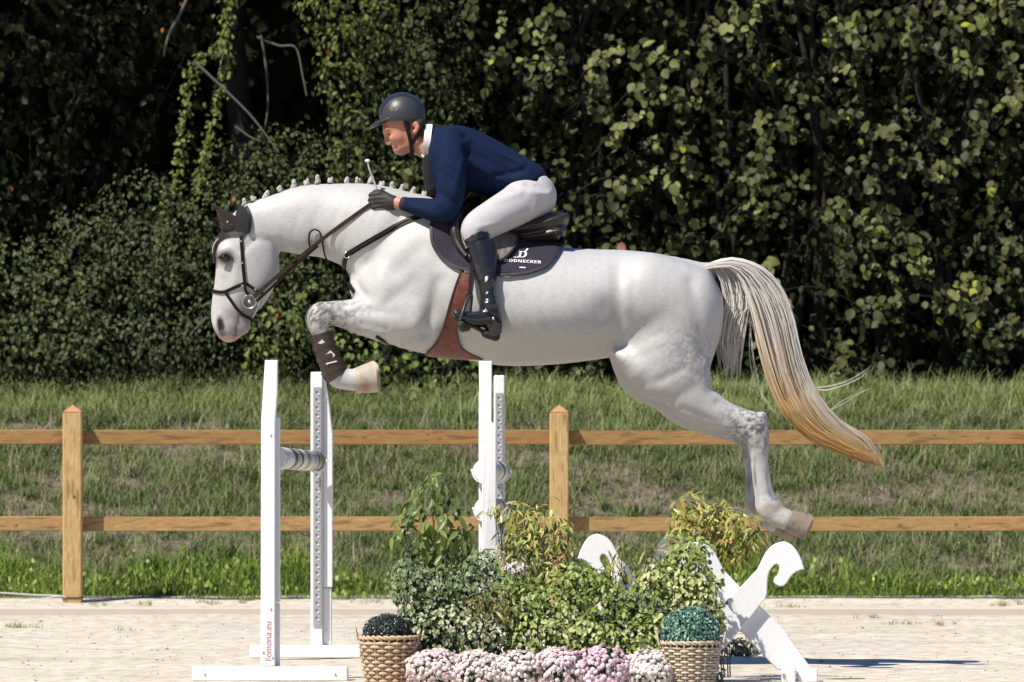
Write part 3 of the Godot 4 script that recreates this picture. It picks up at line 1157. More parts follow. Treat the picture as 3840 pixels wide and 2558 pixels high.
func lines(from: float, to: float, step: float, outer: Array) -> Array:
	var a := []
	for o in outer:
		if o < from: a.append(o)
	var v := from
	while v < to - 1e-4:
		a.append(v)
		v += step
	a.append(to)
	for o in outer:
		if o > to: a.append(o)
	return a

func field(xs: Array, zs: Array, height: Callable, paint: Callable) -> ArrayMesh:
	var mb := MB.new()
	for z in zs:
		for x in xs:
			var y: float = height.call(x, z)
			var e := 0.03
			var nn := Vector3(height.call(x - e, z) - height.call(x + e, z), 2 * e, height.call(x, z - e) - height.call(x, z + e)).normalized()
			mb.col = paint.call(x, z)
			mb.vert(Vector3(x, y, z), nn, Vector2(x, z))
	var w := xs.size()
	for r in zs.size() - 1:
		for q in w - 1:
			var k := r * w + q
			if zs[1] > zs[0]:
				mb.ix.append_array(PackedInt32Array([k, k + 1, k + w + 1, k, k + w + 1, k + w]))
			else:
				mb.ix.append_array(PackedInt32Array([k, k + w + 1, k + 1, k, k + w, k + w + 1]))
	return mb.done()

func bare(x: float, z: float) -> float:
	# where the bank shows soil: 0 grass .. 1 earth
	var t := clampf((-10.35 - z) / 4.3, 0, 1)
	var b := noise.get_noise_2d(x * 0.55 + 13.0, z * 1.1) + 0.45 * noise.get_noise_2d(x * 2.1, z * 2.6 + 5.0)
	b += -0.02 - 1.3 * smoothstep(0.74, 0.92, t) - 1.0 * (1.0 - smoothstep(0.10, 0.26, t))
	return clampf(b * 2.2 + 0.18, 0, 1)

func build_ground() -> void:
	var sm := vmat(0.95)
	tri(sm, 0.7)
	sm.albedo_texture = ntex(3, 0.012, ramp([0.25, 0.5, 0.75], [Color(0.87, 0.855, 0.83), Color(0.955, 0.95, 0.94), Color(1, 1, 1)]), 6, 1024)
	sm.heightmap_enabled = true
	sm.heightmap_texture = ntex(4, 0.02, null, 6, 1024)
	sm.heightmap_scale = 0.10
	var paint := func(x, z):
		var n := noise.get_noise_2d(x * 0.35 + 3.0, z * 0.9)
		var n2 := 0.5 * noise.get_noise_2d(x * 1.6, z * 2.2 + 31.0) + 0.9 * noise.get_noise_2d(x * 0.22, z * 1.5 + 11.0)
		var c := Color(0.585, 0.54, 0.455).lerp(Color(0.65, 0.59, 0.47), clampf(0.5 + n, 0, 1))
		c = c.lerp(Color(0.42, 0.385, 0.325), clampf(n2 * 1.1 - 0.1, 0, 0.6))
		if z < -8.2 and z > -9.3:
			c = c.lerp(Color(0.50, 0.455, 0.385), 0.35)
		return c
	var sand := obj("sand_ground", field(lines(-8.0, 8.0, 0.16, [-160.0, -60.0, -25.0, -12.0, 12.0, 25.0, 60.0, 160.0]), lines(-11.0, 5.0, 0.10, [-200.0, -80.0, -30.0, -14.0, 8.0, 14.0, 30.0, 60.0]), sand_y, paint), sm)
	tag(sand, "pale beige sand of the riding arena", "sand", "", "structure")
	var bm := vmat(0.95)
	tri(bm, 1.3)
	bm.albedo_texture = ntex(5, 0.02, ramp([0.25, 0.5, 0.75], [Color(0.6, 0.58, 0.55), Color(0.85, 0.84, 0.82), Color(1, 1, 1)]), 6, 512)
	bm.heightmap_enabled = true
	bm.heightmap_texture = ntex(6, 0.03, null, 6, 512)
	bm.heightmap_scale = 2.5
	var paint2 := func(x, z):
		return Color(0.085, 0.105, 0.036).lerp(Color(0.205, 0.160, 0.122), bare(x, z))
	var bank := obj("grass_bank", field(lines(-9.0, 9.0, 0.12, [-150.0, -60.0, -25.0, -13.0, 13.0, 25.0, 60.0, 150.0]), lines(-15.2, -10.35, 0.12, [-190.0, -80.0, -30.0, -18.0]), bank_y, paint2), bm)
	tag(bank, "sloping bank of earth and grass behind the wooden fence", "bank", "", "structure")
	build_grass()
	# bits of bark and dead leaf on the sand
	var bit := MB.new()
	bit.tri(Vector3(-0.5, 0.05, 0.1), Vector3(0.1, 0.0, 0.4), Vector3(0.5, 0.12, 0.0))
	bit.tri(Vector3(-0.5, 0.05, 0.1), Vector3(0.5, 0.12, 0.0), Vector3(0.0, 0.35, -0.3))
	bit.tri(Vector3(0.1, 0.0, 0.4), Vector3(0.0, 0.35, -0.3), Vector3(0.5, 0.12, 0.0))
	var pl := []
	var co := []
	for i in 5200:
		var x := rng.randf_range(-5.5, 5.5)
		var z := rng.randf_range(-10.3, 3.0)
		if rng.randf() > 0.45 and noise.get_noise_2d(x * 0.8, z * 1.2 + 90.0) < 0.02:
			continue
		var s := rng.randf_range(0.006, 0.016) * (1.7 if rng.randf() < 0.07 else 1.0)
		pl.append(Transform3D(Basis.from_euler(Vector3(rng.randf_range(-0.5, 0.5), rng.randf() * TAU, rng.randf_range(-0.5, 0.5))).scaled(Vector3(s, s * 0.7, s)), Vector3(x, sand_y(x, z) + 0.002, z)))
		var k := rng.randf()
		co.append(Color(0.16, 0.09, 0.04).lerp(Color(0.40, 0.24, 0.11), k) if rng.randf() < 0.7 else Color(0.40, 0.35, 0.29))
	var d := many("debris", bit.done(), vmat(0.9), pl, co)
	tag(d, "scattered brown bits of bark and dead leaf on the sand", "debris", "", "stuff")

func blade_tuft(blades: int, h: float, w: float, lean: float, sd: int) -> ArrayMesh:
	var r := RandomNumberGenerator.new()
	r.seed = sd
	var mb := MB.new()
	for b in blades:
		var a := r.randf() * TAU
		var dir := Vector3(cos(a), 0, sin(a))
		var side := Vector3(-sin(a), 0, cos(a))
		var base := Vector3(r.randfn(0, 0.025), 0, r.randfn(0, 0.025))
		var hh := h * r.randf_range(0.5, 1.15)
		var ln := lean * r.randf_range(0.2, 1.3) * hh
		var tone := r.randf_range(0.7, 1.3)
		mb.col = Color(tone, tone, tone)
		var i0 := mb.v.size()
		for s in 4:
			var t := s / 3.0
			var c := base + Vector3.UP * hh * (t - 0.25 * t * t * lean) + dir * ln * t * t
			var ww := w * (1.0 - t * 0.92) * 0.5
			var nn := (Vector3.UP * 0.5 + dir * -0.6 + Vector3(0, 0, 0.3)).normalized()
			mb.vert(c + side * ww, nn)
			mb.vert(c - side * ww, nn)
		for s in 3:
			var k := i0 + s * 2
			mb.ix.append_array(PackedInt32Array([k, k + 1, k + 3, k, k + 3, k + 2]))
	return mb.done()

func build_grass() -> void:
	var gm := vmat(0.6, 0.3)
	gm.backlight_enabled = true
	gm.backlight = Color(0.35, 0.4, 0.2)
	for kind in 3:
		var pl := []
		var co := []
		var n: int = [21000, 18000, 7000][kind]
		for i in n:
			var x := rng.randf_range(-6.0, 6.0)
			var t := pow(rng.randf(), 0.9)
			var z := -10.38 - t * 4.6
			var s := 1.0
			var c := Color.WHITE
			if t > 0.93 and rng.randf() < 0.5:
				continue
			var e := bare(x, z)
			if rng.randf() < e * 0.72:
				continue
			var dry := rng.randf()
			if t > 0.76:
				c = Color(0.185, 0.245, 0.072).lerp(Color(0.31, 0.345, 0.14), rng.randf())
				s = rng.randf_range(0.65, 1.05)
			elif t < 0.15 + 0.16 * noise.get_noise_2d(x * 0.8, 21.0):
				c = Color(0.12, 0.20, 0.028).lerp(Color(0.30, 0.38, 0.075), clampf(rng.randf() * 0.7 + noise.get_noise_2d(x * 1.3, z * 2.0 + 60.0), 0, 1))
				s = rng.randf_range(0.7, 1.25)
			else:
				c = Color(0.100, 0.150, 0.040).lerp(Color(0.26, 0.31, 0.115), pow(rng.randf(), 1.4))
				if dry < 0.20:
					c = Color(0.34, 0.295, 0.19)
				s = rng.randf_range(0.5, 1.1)
			if kind == 2:
				s *= 1.3
			pl.append(Transform3D(Basis(Vector3.UP, rng.randf() * TAU).rotated(Vector3(1, 0, 0), 0.25).scaled(Vector3.ONE * s), Vector3(x, bank_y(x, z) - 0.01, z)))
			co.append(c)
		var mesh: ArrayMesh = [blade_tuft(12, 0.11, 0.007, 0.7, 1), blade_tuft(10, 0.075, 0.008, 1.2, 2), blade_tuft(5, 0.19, 0.006, 0.8, 3)][kind]
		var o := many("bank_grass", mesh, gm, pl, co)
		tag(o, ["mid green grass covering the bank behind the fence", "short matted grass on the middle of the bank", "long thin grass stalks standing out of the bank"][kind], "grass", "", "stuff")
	# broad leaved weeds along the foot of the bank and at its top
	var pl := []
	var co := []
	for i in 5200:
		var x := rng.randf_range(-6.0, 6.0)
		var low := rng.randf() < 0.78
		var z := -10.36 + 0.30 * noise.get_noise_2d(x * 1.1, 3.0) - absf(rng.randfn(0, 0.42)) if low else -14.35 - rng.randf() * 0.6
		if noise.get_noise_2d(x * 0.9, z + 8.0) < -0.25: continue
		pl.append(Transform3D(Basis.from_euler(Vector3(rng.randf_range(0.1, 0.9), rng.randf() * TAU, rng.randf_range(-0.4, 0.4))).scaled(Vector3.ONE * rng.randf_range(0.018, 0.042)), Vector3(x, maxf(bank_y(x, z), sand_y(x, z)) + rng.randf_range(0.01, 0.12 if z < -10.4 else 0.05), z)))
		var k := rng.randf()
		co.append(Color(0.11, 0.175, 0.022).lerp(Color(0.235, 0.32, 0.05), k) if low else Color(0.10, 0.13, 0.04).lerp(Color(0.17, 0.20, 0.06), k))
	var wd := many("weeds", leaf_mesh(0.75, 0.15), vmat(0.5), pl, co)
	tag(wd, "low bright green weeds along the foot of the bank", "weeds", "", "stuff")
	# a few blades that come up through the sand
	var pl2 := []
	var co2 := []
	for c in [[40, 1445, 14], [290, 1450, 4], [215, 1405, 10], [330, 1402, 10], [480, 1400, 12], [560, 1398, 12], [790, 1396, 12], [860, 1400, 10], [1830, 1410, 8], [2000, 1420, 9], [2090, 1437, 7], [2160, 1437, 7], [2300, 1405, 12], [2340, 1400, 12], [60, 1395, 10]]:
		for i in c[2]:
			var d: float = CAM_Y * FOCAL / ((c[1] + rng.randfn(0, 1.2) - 1073.0) * 1.6313)
			var z := CAM_Z - d
			var x: float = (c[0] * 1.6313 - MID_X + rng.randfn(0, 30)) * d / FOCAL
			pl2.append(Transform3D(Basis(Vector3.UP, rng.randf() * TAU).scaled(Vector3.ONE * rng.randf_range(0.25, 0.6)), Vector3(x, sand_y(x, z), z)))
			co2.append(Color(0.17, 0.22, 0.05).lerp(Color(0.30, 0.29, 0.11), rng.randf()))
	var gs := many("sand_grass", blade_tuft(8, 0.10, 0.007, 0.9, 5), gm, pl2, co2)
	tag(gs, "thin tufts of grass coming up through the sand edge", "grass", "", "stuff")

# ---------------------------------------------------------------- leaves
# a leaf in the plane x (width) and y (length), unit long, folded along its rib
func leaf_mesh(width: float, fold: float, point := 1.0) -> ArrayMesh:
	var mb := MB.new()
	var rows := 5
	var i0 := 0
	for s in rows + 1:
		var t := float(s) / rows
		var w := width * 0.5 * pow(sin(PI * clampf(t * 0.94 + 0.03, 0, 1)), 0.75 * point) * (1.0 - 0.25 * t)
		var cz := -0.18 * t * t
		for k in 3:
			var x := (k - 1) * w
			var nn := Vector3(-(k - 1) * fold * 1.4, 0.2 * t, 1).normalized()
			mb.vert(Vector3(x, t, cz + absf(k - 1) * w * fold), nn, Vector2(k * 0.5, t))
	for s in rows:
		for k in 2:
			var a := i0 + s * 3 + k
			mb.ix.append_array(PackedInt32Array([a, a + 4, a + 1, a, a + 3, a + 4]))
	return mb.done()

func leaf_place(p: Vector3, size: float, face: Vector3, spread: float, r: RandomNumberGenerator) -> Transform3D:
	var nn := (face + Vector3(r.randfn(0, spread), r.randfn(0, spread), r.randfn(0, spread))).normalized()
	var down := Vector3(r.randfn(0, 0.5), -0.8 + r.randfn(0, 0.4), r.randfn(0, 0.3))
	var y := (down - nn * down.dot(nn)).normalized()
	var x := y.cross(nn).normalized()
	return Transform3D(Basis(x * size, y * size, nn * size), p)

func pick(cols: Array, r: RandomNumberGenerator) -> Color:
	var c: Color = cols[r.randi() % cols.size()]
	var d: Color = cols[r.randi() % cols.size()]
	var m := c.lerp(d, r.randf() * 0.6)
	var t := r.randf_range(0.78, 1.22)
	return Color(m.r * t, m.g * t, m.b * t)

# puts leaves on a plant: those nearest the front become parts of their own, the rest one part
func leafage(plant: Node3D, mesh: ArrayMesh, m: Material, places: Array, cols: Array, singles: int, called := "leaf", rest := "foliage") -> void:
	var order := range(places.size())
	var score := []
	for i in places.size():
		var t: Transform3D = places[i]
		var inside := absf(t.origin.x) < 3.9 and t.origin.y < 4.6
		score.append((t.origin.z + t.basis.y.length() * 2.0) if inside else -1e3)
	order.sort_custom(func(a, b): return score[a] > score[b])
	var mats := {}
	var rp := []
	var rc := []
	for k in order.size():
		var i: int = order[k]
		if k < singles:
			var c: Color = cols[i]
			var key := "%d_%d_%d" % [roundi(c.r * 50), roundi(c.g * 50), roundi(c.b * 40)]
			if not mats.has(key):
				var mm: StandardMaterial3D = m.duplicate()
				mm.vertex_color_use_as_albedo = false
				mm.albedo_color = c.linear_to_srgb()
				mats[key] = mm
			obj(called, mesh, mats[key], plant, places[i])
		else:
			rp.append(places[i])
			rc.append(cols[i])
	if rp.size() > 0:
		many(rest, mesh, m, rp, rc, plant)

func stick(mb: MB, pts: Array, r0: float, r1: float, sides := 6) -> void:
	var c := curve(pts, 5)
	var r := []
	for i in c.size():
		r.append(lerpf(r0, r1, float(i) / (c.size() - 1)))
	mb.tube(c, r, sides)

# ---------------------------------------------------------------- hedge
func build_hedge() -> void:
	var r := RandomNumberGenerator.new()
	r.seed = 99
	var hazel := vmat(0.52, 0.28)
	hazel.backlight_enabled = true
	hazel.backlight = Color(0.22, 0.26, 0.10)
	var ivy := vmat(0.5, 0.25)
	var dim := vmat(0.8, 0.12)
	var round_leaf := leaf_mesh(0.98, 0.14)
	var oval_leaf := leaf_mesh(0.66, 0.2)
	var small_leaf := leaf_mesh(0.78, 0.22, 0.9)
	var bark := tri(mat(lin(0.030, 0.025, 0.020), 0.9), 6.0)
	bark.albedo_texture = ntex(8, 0.03, ramp([0.3, 0.7], [Color(0.5, 0.5, 0.5), Color(1, 1, 1)]), 4, 256)
	M.bark = bark
	var pale_bark := mat(lin(0.105, 0.095, 0.08), 0.85)
	# deep shade behind everything: a thicket of old dark leaves, nobody could count them
	var pl := []
	var co := []
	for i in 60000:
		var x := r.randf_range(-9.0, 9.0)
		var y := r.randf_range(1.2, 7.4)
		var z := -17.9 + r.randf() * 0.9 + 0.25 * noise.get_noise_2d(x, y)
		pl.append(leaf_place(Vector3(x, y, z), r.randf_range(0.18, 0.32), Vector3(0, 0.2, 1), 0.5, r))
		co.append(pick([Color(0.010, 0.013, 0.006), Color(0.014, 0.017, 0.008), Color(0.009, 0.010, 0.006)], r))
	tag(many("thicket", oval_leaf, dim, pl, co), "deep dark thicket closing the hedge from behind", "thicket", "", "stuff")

	# hazel shrubs on the right: arching twigs set with round leaves
	var spots := [[1075, 0.0, "hazel shrub behind the rider, its leaves smaller and sparse"], [1330, 0.1, "hazel shrub with pale round leaves above the saddle"], [1600, 0.05, "hazel shrub with a bright upright spray above the horse's croup"], [1870, -0.05, "hazel shrub with large pale leaves in rising sprays, above the tail"], [2140, -0.12, "hazel shrub with dark gaps and single yellow leaves, right of the tail"], [2400, -0.1, "rightmost hazel shrub, cut by the right edge of the photo"]]
	for si in spots.size():
		var sp: Array = spots[si]
		var cx: float = (sp[0] * 1.6313 - MID_X) * 38.8 / FOCAL
		var zc: float = -14.75 - sp[1]
		var sh := thing("hazel_shrub", sp[2], "shrub", Vector3(cx, 1.5, zc - 0.9), "hazel shrubs of the hedge")
		var places := []
		var cols := []
		var twigs := MB.new()
		for q in 5:
			var bx := cx + r.randf_range(-0.4, 0.4)
			stick(twigs, [Vector3(bx, 1.3, zc - 1.0), Vector3(bx + r.randfn(0, 0.15), 3.0, zc - 0.8), Vector3(bx + r.randfn(0, 0.4), 5.0, zc - 0.7), Vector3(bx + r.randfn(0, 0.6), 6.6, zc - 0.8)], 0.035, 0.008)
		for b in 190:
			var front := r.randf() < 0.55
			var tx := cx + r.randf_range(-0.68, 0.68)
			var ty := 1.62 + pow(r.randf(), 1.0) * 4.6
			var tz := zc + (r.randf_range(-0.15, 0.28) if front else r.randf_range(-0.8, -0.15)) + 0.15 * noise.get_noise_2d(tx * 1.4, ty * 1.4)
			if front and noise.get_noise_2d(tx * 1.1 + 50.0, ty * 1.3) < -0.02: continue
			var dirx := r.randfn(0, 0.45) + (0.25 if r.randf() < 0.5 else -0.25)
			var l := r.randf_range(0.30, 0.70)
			var rise := r.randf_range(-0.15, 0.7)
			var p0 := Vector3(tx - dirx * l, ty - rise * l, tz - 0.35)
			var p3 := Vector3(tx, ty, tz)
			var pm := p0.lerp(p3, 0.55) + Vector3(0, 0.10, 0.05)
			stick(twigs, [p0, pm, p3], 0.006, 0.002, 4)
			var n := r.randi_range(6, 12)
			var shade := r.randf()
			var big := r.randf_range(0.75, 1.15)
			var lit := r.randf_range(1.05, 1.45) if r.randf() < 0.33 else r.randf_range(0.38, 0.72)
			for k in n:
				var t := 0.25 + 0.75 * k / (n - 1.0)
				var p := p0.lerp(pm, t * 2.0) if t < 0.5 else pm.lerp(p3, t * 2.0 - 1.0)
				var side := (1.0 if k % 2 == 0 else -1.0)
				p += Vector3(side * 0.02 * rise + r.randfn(0, 0.012), side * -0.03 + r.randfn(0, 0.012), r.randfn(0.02, 0.02))
				var face := Vector3(-0.15 + 0.25 * side, 0.50, 0.75)
				var sz := r.randf_range(0.050, 0.084) * big * (0.8 if si == 0 else 1.0)
				places.append(leaf_place(p, sz, face, 0.34, r))
				var c: Color
				if front:
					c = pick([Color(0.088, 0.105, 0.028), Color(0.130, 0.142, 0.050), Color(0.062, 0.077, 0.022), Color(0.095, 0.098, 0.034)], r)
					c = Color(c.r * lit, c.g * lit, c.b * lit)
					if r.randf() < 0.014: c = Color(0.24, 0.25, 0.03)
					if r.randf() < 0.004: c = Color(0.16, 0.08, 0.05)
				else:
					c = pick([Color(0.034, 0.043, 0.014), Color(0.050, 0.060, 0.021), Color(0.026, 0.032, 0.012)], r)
				cols.append(c)
		obj("twigs", twigs.done(), bark, sh)
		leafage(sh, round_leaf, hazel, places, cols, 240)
		var ip := []
		var ic := []
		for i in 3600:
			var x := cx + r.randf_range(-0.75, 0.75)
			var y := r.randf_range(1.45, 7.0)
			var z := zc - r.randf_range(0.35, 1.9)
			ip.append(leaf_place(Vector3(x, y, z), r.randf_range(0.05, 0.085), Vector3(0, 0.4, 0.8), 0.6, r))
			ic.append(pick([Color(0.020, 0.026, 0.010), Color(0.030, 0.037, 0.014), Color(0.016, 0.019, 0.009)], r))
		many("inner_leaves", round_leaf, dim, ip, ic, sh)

	# the left of the hedge: mounds of bramble and ivy; each [px, py, rx, ry, z] in the 2354-wide picture
	var mounds := [
		["bramble_bush", "bramble bush at the lower left corner of the hedge, with a yellow shoot", "bramble", [[30, 800, 120, 75, -14.55], [130, 770, 110, 80, -14.6], [40, 690, 120, 90, -14.8], [150, 690, 100, 90, -14.8], [60, 620, 110, 70, -15.0], [180, 820, 90, 55, -14.5]], [Color(0.0352, 0.0510, 0.0158), Color(0.0616, 0.0836, 0.0264), Color(0.0484, 0.0581, 0.0282), Color(0.0880, 0.1100, 0.0352)], 0.036],
		["bramble_bush", "bramble bush rising left of the horse's head", "bramble", [[300, 800, 110, 70, -14.5], [270, 700, 110, 90, -14.75], [330, 610, 90, 90, -14.8], [250, 560, 110, 80, -15.0], [330, 470, 100, 75, -15.0], [200, 520, 80, 50, -15.2], [400, 700, 90, 110, -14.7], [390, 800, 80, 60, -14.5], [420, 560, 70, 90, -14.9]], [Color(0.0370, 0.0528, 0.0176), Color(0.0686, 0.0880, 0.0299), Color(0.0546, 0.0634, 0.0352), Color(0.0317, 0.0405, 0.0176)], 0.034],
		["ivy_bush", "dark ivy bush behind the horse's head and mane", "ivy", [[520, 780, 110, 90, -14.6], [560, 640, 120, 110, -14.9], [500, 500, 90, 90, -15.0], [620, 450, 120, 90, -15.1], [560, 380, 100, 60, -15.3], [700, 560, 110, 110, -15.0], [690, 700, 110, 100, -14.7], [700, 800, 110, 70, -14.5], [760, 420, 100, 80, -15.0], [660, 340, 90, 50, -15.3]], [Color(0.0317, 0.0458, 0.0158), Color(0.0546, 0.0722, 0.0246), Color(0.0422, 0.0510, 0.0229), Color(0.0748, 0.0880, 0.0264)], 0.032],
		["bramble_bush", "low bright bramble below the horse's chest at the top of the bank", "bramble", [[650, 760, 70, 70, -14.35], [720, 700, 70, 50, -14.4], [820, 820, 90, 60, -14.3], [930, 830, 90, 50, -14.35], [620, 830, 60, 40, -14.3], [1040, 840, 80, 40, -14.4]], [Color(0.0924, 0.1276, 0.0308), Color(0.1408, 0.1760, 0.0396), Color(0.0616, 0.0836, 0.0264)], 0.046],
		["ivy_clad_stem", "yellow green ivy clad stem left of the rider's helmet", "ivy", [[790, 20, 80, 60, -14.9], [800, 110, 75, 60, -14.9], [790, 200, 60, 60, -14.9], [800, 290, 50, 60, -14.85], [800, 370, 50, 50, -14.85], [740, 30, 60, 50, -15.0], [860, 60, 60, 60, -15.0]], [Color(0.0748, 0.0924, 0.0220), Color(0.1144, 0.1276, 0.0264), Color(0.0528, 0.0660, 0.0194)], 0.038],
		["ivy_bush", "ivy bush behind the rider's back and helmet", "ivy", [[900, 130, 90, 90, -15.1], [930, 30, 90, 70, -15.1], [960, 230, 90, 90, -15.1], [880, 300, 80, 80, -15.1], [980, 380, 90, 90, -15.1], [890, 430, 80, 70, -15.0], [1000, 120, 80, 100, -15.15], [1040, 300, 70, 100, -15.2]], [Color(0.0352, 0.0475, 0.0158), Color(0.0616, 0.0748, 0.0229), Color(0.0458, 0.0528, 0.0229)], 0.036],
		["bramble_bush", "bramble bush just beyond the left edge of the photo", "bramble", [[-110, 780, 130, 90, -14.6], [-130, 640, 130, 110, -14.8], [-250, 720, 140, 130, -14.8], [-120, 480, 130, 110, -15.1], [-260, 520, 140, 120, -15.1], [-130, 300, 130, 120, -15.5], [-280, 320, 150, 130, -15.5], [-160, 100, 150, 130, -15.8], [-330, 130, 150, 130, -15.8]], [Color(0.0299, 0.0405, 0.0141), Color(0.0510, 0.0651, 0.0229), Color(0.0387, 0.0458, 0.0229)], 0.048],
		["dark_shrub", "dim shrub with a few round leaves in the top left corner", "shrub", [[70, 300, 120, 90, -15.7], [60, 120, 120, 100, -15.9], [200, 150, 120, 90, -16.1], [60, 460, 100, 70, -15.5], [150, 380, 90, 70, -15.8], [330, 60, 120, 80, -16.2], [330, 250, 90, 80, -16.3], [460, 60, 90, 80, -16.0], [200, 20, 120, 60, -15.9]], [Color(0.0141, 0.0176, 0.0079), Color(0.0299, 0.0352, 0.0141), Color(0.0158, 0.0176, 0.0088)], 0.055],
	]
	for m in mounds:
		var first: Array = m[3][0]
		var bp := at(first[0] * 1.6313, 1390.0, first[4])
		var bush := thing(m[0], m[1], m[2], Vector3(bp.x, 1.5, first[4] - 0.3), "")
		var places := []
		var cols := []
		var ip := []
		var ic := []
		var stems := MB.new()
		for cl in m[3]:
			var ct := at(cl[0] * 1.6313, cl[1] * 1.6313, cl[4])
			var k: float = (CAM_Z - cl[4]) / FOCAL * 1.6313
			var rx: float = cl[2] * k
			var ry: float = cl[3] * k
			stick(stems, [Vector3(ct.x * 0.6 + bp.x * 0.4, 1.4, cl[4] - 0.5), ct.lerp(Vector3(bp.x, 1.4, cl[4] - 0.5), 0.4), ct], 0.012, 0.003, 5)
			var cnt := int(rx * ry / (m[5] * m[5]) * 5.2)
			for i in cnt:
				var d := Vector3(r.randfn(0, 1), r.randfn(0, 1), absf(r.randfn(0, 0.8)) + 0.1).normalized()
				var rad := 1.0 + 0.35 * noise.get_noise_3d(ct.x + d.x * 2.2, ct.y + d.y * 2.2, d.z * 2.2) + r.randfn(0, 0.09)
				var p := ct + Vector3(d.x * rx, d.y * ry, d.z * 0.38) * rad
				var bunch := noise.get_noise_3d(p.x * 5.0, p.y * 5.0, p.z * 5.0)
				if bunch < -0.22: continue
				if m[0] == "dark_shrub" and bunch < 0.18: continue
				places.append(leaf_place(p, m[5] * r.randf_range(0.6, 1.25), (d + Vector3(-0.1, 0.5, 0.5)), 0.5, r))
				var c := pick(m[4], r)
				if r.randf() < 0.003: c = Color(0.26, 0.10, 0.03)
				cols.append(c)
			for i in int(cnt * 0.7):
				var p := ct + Vector3(r.randfn(0, 0.6) * rx, r.randfn(0, 0.6) * ry, -absf(r.randfn(0.0, 0.4)))
				ip.append(leaf_place(p, m[5] * r.randf_range(0.9, 1.7), Vector3(0, 0.3, 0.8), 0.6, r))
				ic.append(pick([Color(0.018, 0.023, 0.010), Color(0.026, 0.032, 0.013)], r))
		obj("stem", stems.done(), bark, bush)
		leafage(bush, small_leaf if m[0] != "dark_shrub" else round_leaf, ivy, places, cols, 110 if m[0] != "dark_shrub" else 60)
		many("inner_leaves", oval_leaf, dim, ip, ic, bush)
	# trees whose crowns close the hedge above the picture and shade its upper left
	for tr in [[-4.6, -15.9, 0.11, "dark trunk just beyond the left edge of the photo"], [-2.1, -16.6, 0.12, "dark trunk in the hollow above the horse's neck"], [-0.9, -16.4, 0.10, "dark trunk hidden behind the ivy near the rider's helmet"], [5.0, -16.6, 0.12, "dark trunk beyond the right end of the hedge"]]:
		var t := thing("dark_tree", tr[3], "tree", Vector3(tr[0], 1.5, tr[1]), "trees in the hedge")
		var tb := MB.new()
		stick(tb, [Vector3(tr[0], 1.3, tr[1]), Vector3(tr[0] + 0.08, 3.0, tr[1]), Vector3(tr[0] - 0.05, 5.0, tr[1] + 0.1), Vector3(tr[0] + 0.1, 7.4, tr[1] + 0.2)], tr[2], tr[2] * 0.5, 10)
		obj("trunk", tb.done(), bark, t)
		var cp := []
		var cc := []
		for i in 2600:
			var d := Vector3(r.randfn(0, 1), r.randfn(0, 1), r.randfn(0, 1)).normalized() * pow(r.randf(), 0.4)
			var p := Vector3(tr[0], 6.1, tr[1] + 0.9) + d * Vector3(1.7, 1.25, 1.5)
			if p.y < 4.75: continue
			cp.append(leaf_place(p, r.randf_range(0.07, 0.12), Vector3(0, 0.6, 0.5), 0.6, r))
			cc.append(pick([Color(0.04, 0.055, 0.02), Color(0.06, 0.075, 0.03)], r))
		many("crown", round_leaf, hazel, cp, cc, t)
	# ivy garlands that hang in arches
	for g in [["arching ivy vine hanging left of the hollow", [[535, -20], [520, 50], [500, 110], [455, 140], [435, 190], [425, 270], [418, 360], [400, 450]], 0.05], ["ivy vine hanging right beside the arching one", [[530, 110], [515, 170], [498, 240], [480, 320], [462, 400], [455, 440]], 0.045], ["thin ivy strand hanging left of the horse's ear", [[385, 430], [378, 500], [372, 560], [378, 620]], 0.05]]:
		var pts := []
		for q in g[1]:
			pts.append(at(q[0] * 1.6313, q[1] * 1.6313, -14.85 + r.randfn(0, 0.03)))
		var c := curve(pts, 8)
		var v := thing("ivy_vine", g[0], "vine", pts[pts.size() - 1], "hanging ivy vines")
		var vb := MB.new()
		vb.tube(c, 0.006, 5)
		obj("stem", vb.done(), bark, v)
		var lp := []
		var lc := []
		for i in c.size():
			for k in 7:
				lp.append(leaf_place(c[i] + Vector3(r.randfn(0, g[2] * 0.55), r.randfn(0, g[2] * 0.5), absf(r.randfn(0.01, 0.03))), r.randf_range(0.022, 0.042), Vector3(-0.1, 0.5, 0.8), 0.45, r))
				lc.append(pick([Color(0.10, 0.135, 0.03), Color(0.15, 0.185, 0.045), Color(0.07, 0.09, 0.025)], r))
		leafage(v, small_leaf, ivy, lp, lc, 120)
	# bare sticks
	var sticks := [
		["bare_branch", "bare grey branch slanting down from the top edge of the picture", [[432, -10], [415, 30], [388, 80], [376, 130]], 0.014, -15.2, pale_bark],
		["bare_branch", "long straight bare stick slanting down to the right of the ivy vines", [[445, 140], [510, 200], [580, 270], [640, 350]], 0.011, -14.75, pale_bark],
		["bare_branch", "dim leaning stick in the dark upper left of the hedge", [[205, 190], [170, 250], [138, 310]], 0.016, -15.6, bark],
		["bare_branch", "bare twig hanging down inside the hollow", [[600, 80], [612, 160], [616, 240], [608, 300]], 0.010, -15.6, pale_bark],
		["bare_branch", "bare forked twig at the right of the hollow", [[590, 85], [640, 105], [680, 110], [695, 170], [705, 220]], 0.010, -15.3, pale_bark],
		["bare_branch", "short bare stick in front of the horse's nose", [[475, 730], [455, 750], [436, 772]], 0.009, -14.3, pale_bark],
		["bare_branch", "thin upright stem between the two ivy vines", [[520, 90], [505, 160], [485, 240]], 0.008, -14.9, pale_bark],
		["bare_branch", "short pale stick below the long straight one", [[540, 290], [575, 315], [600, 325]], 0.008, -14.8, pale_bark],
	]
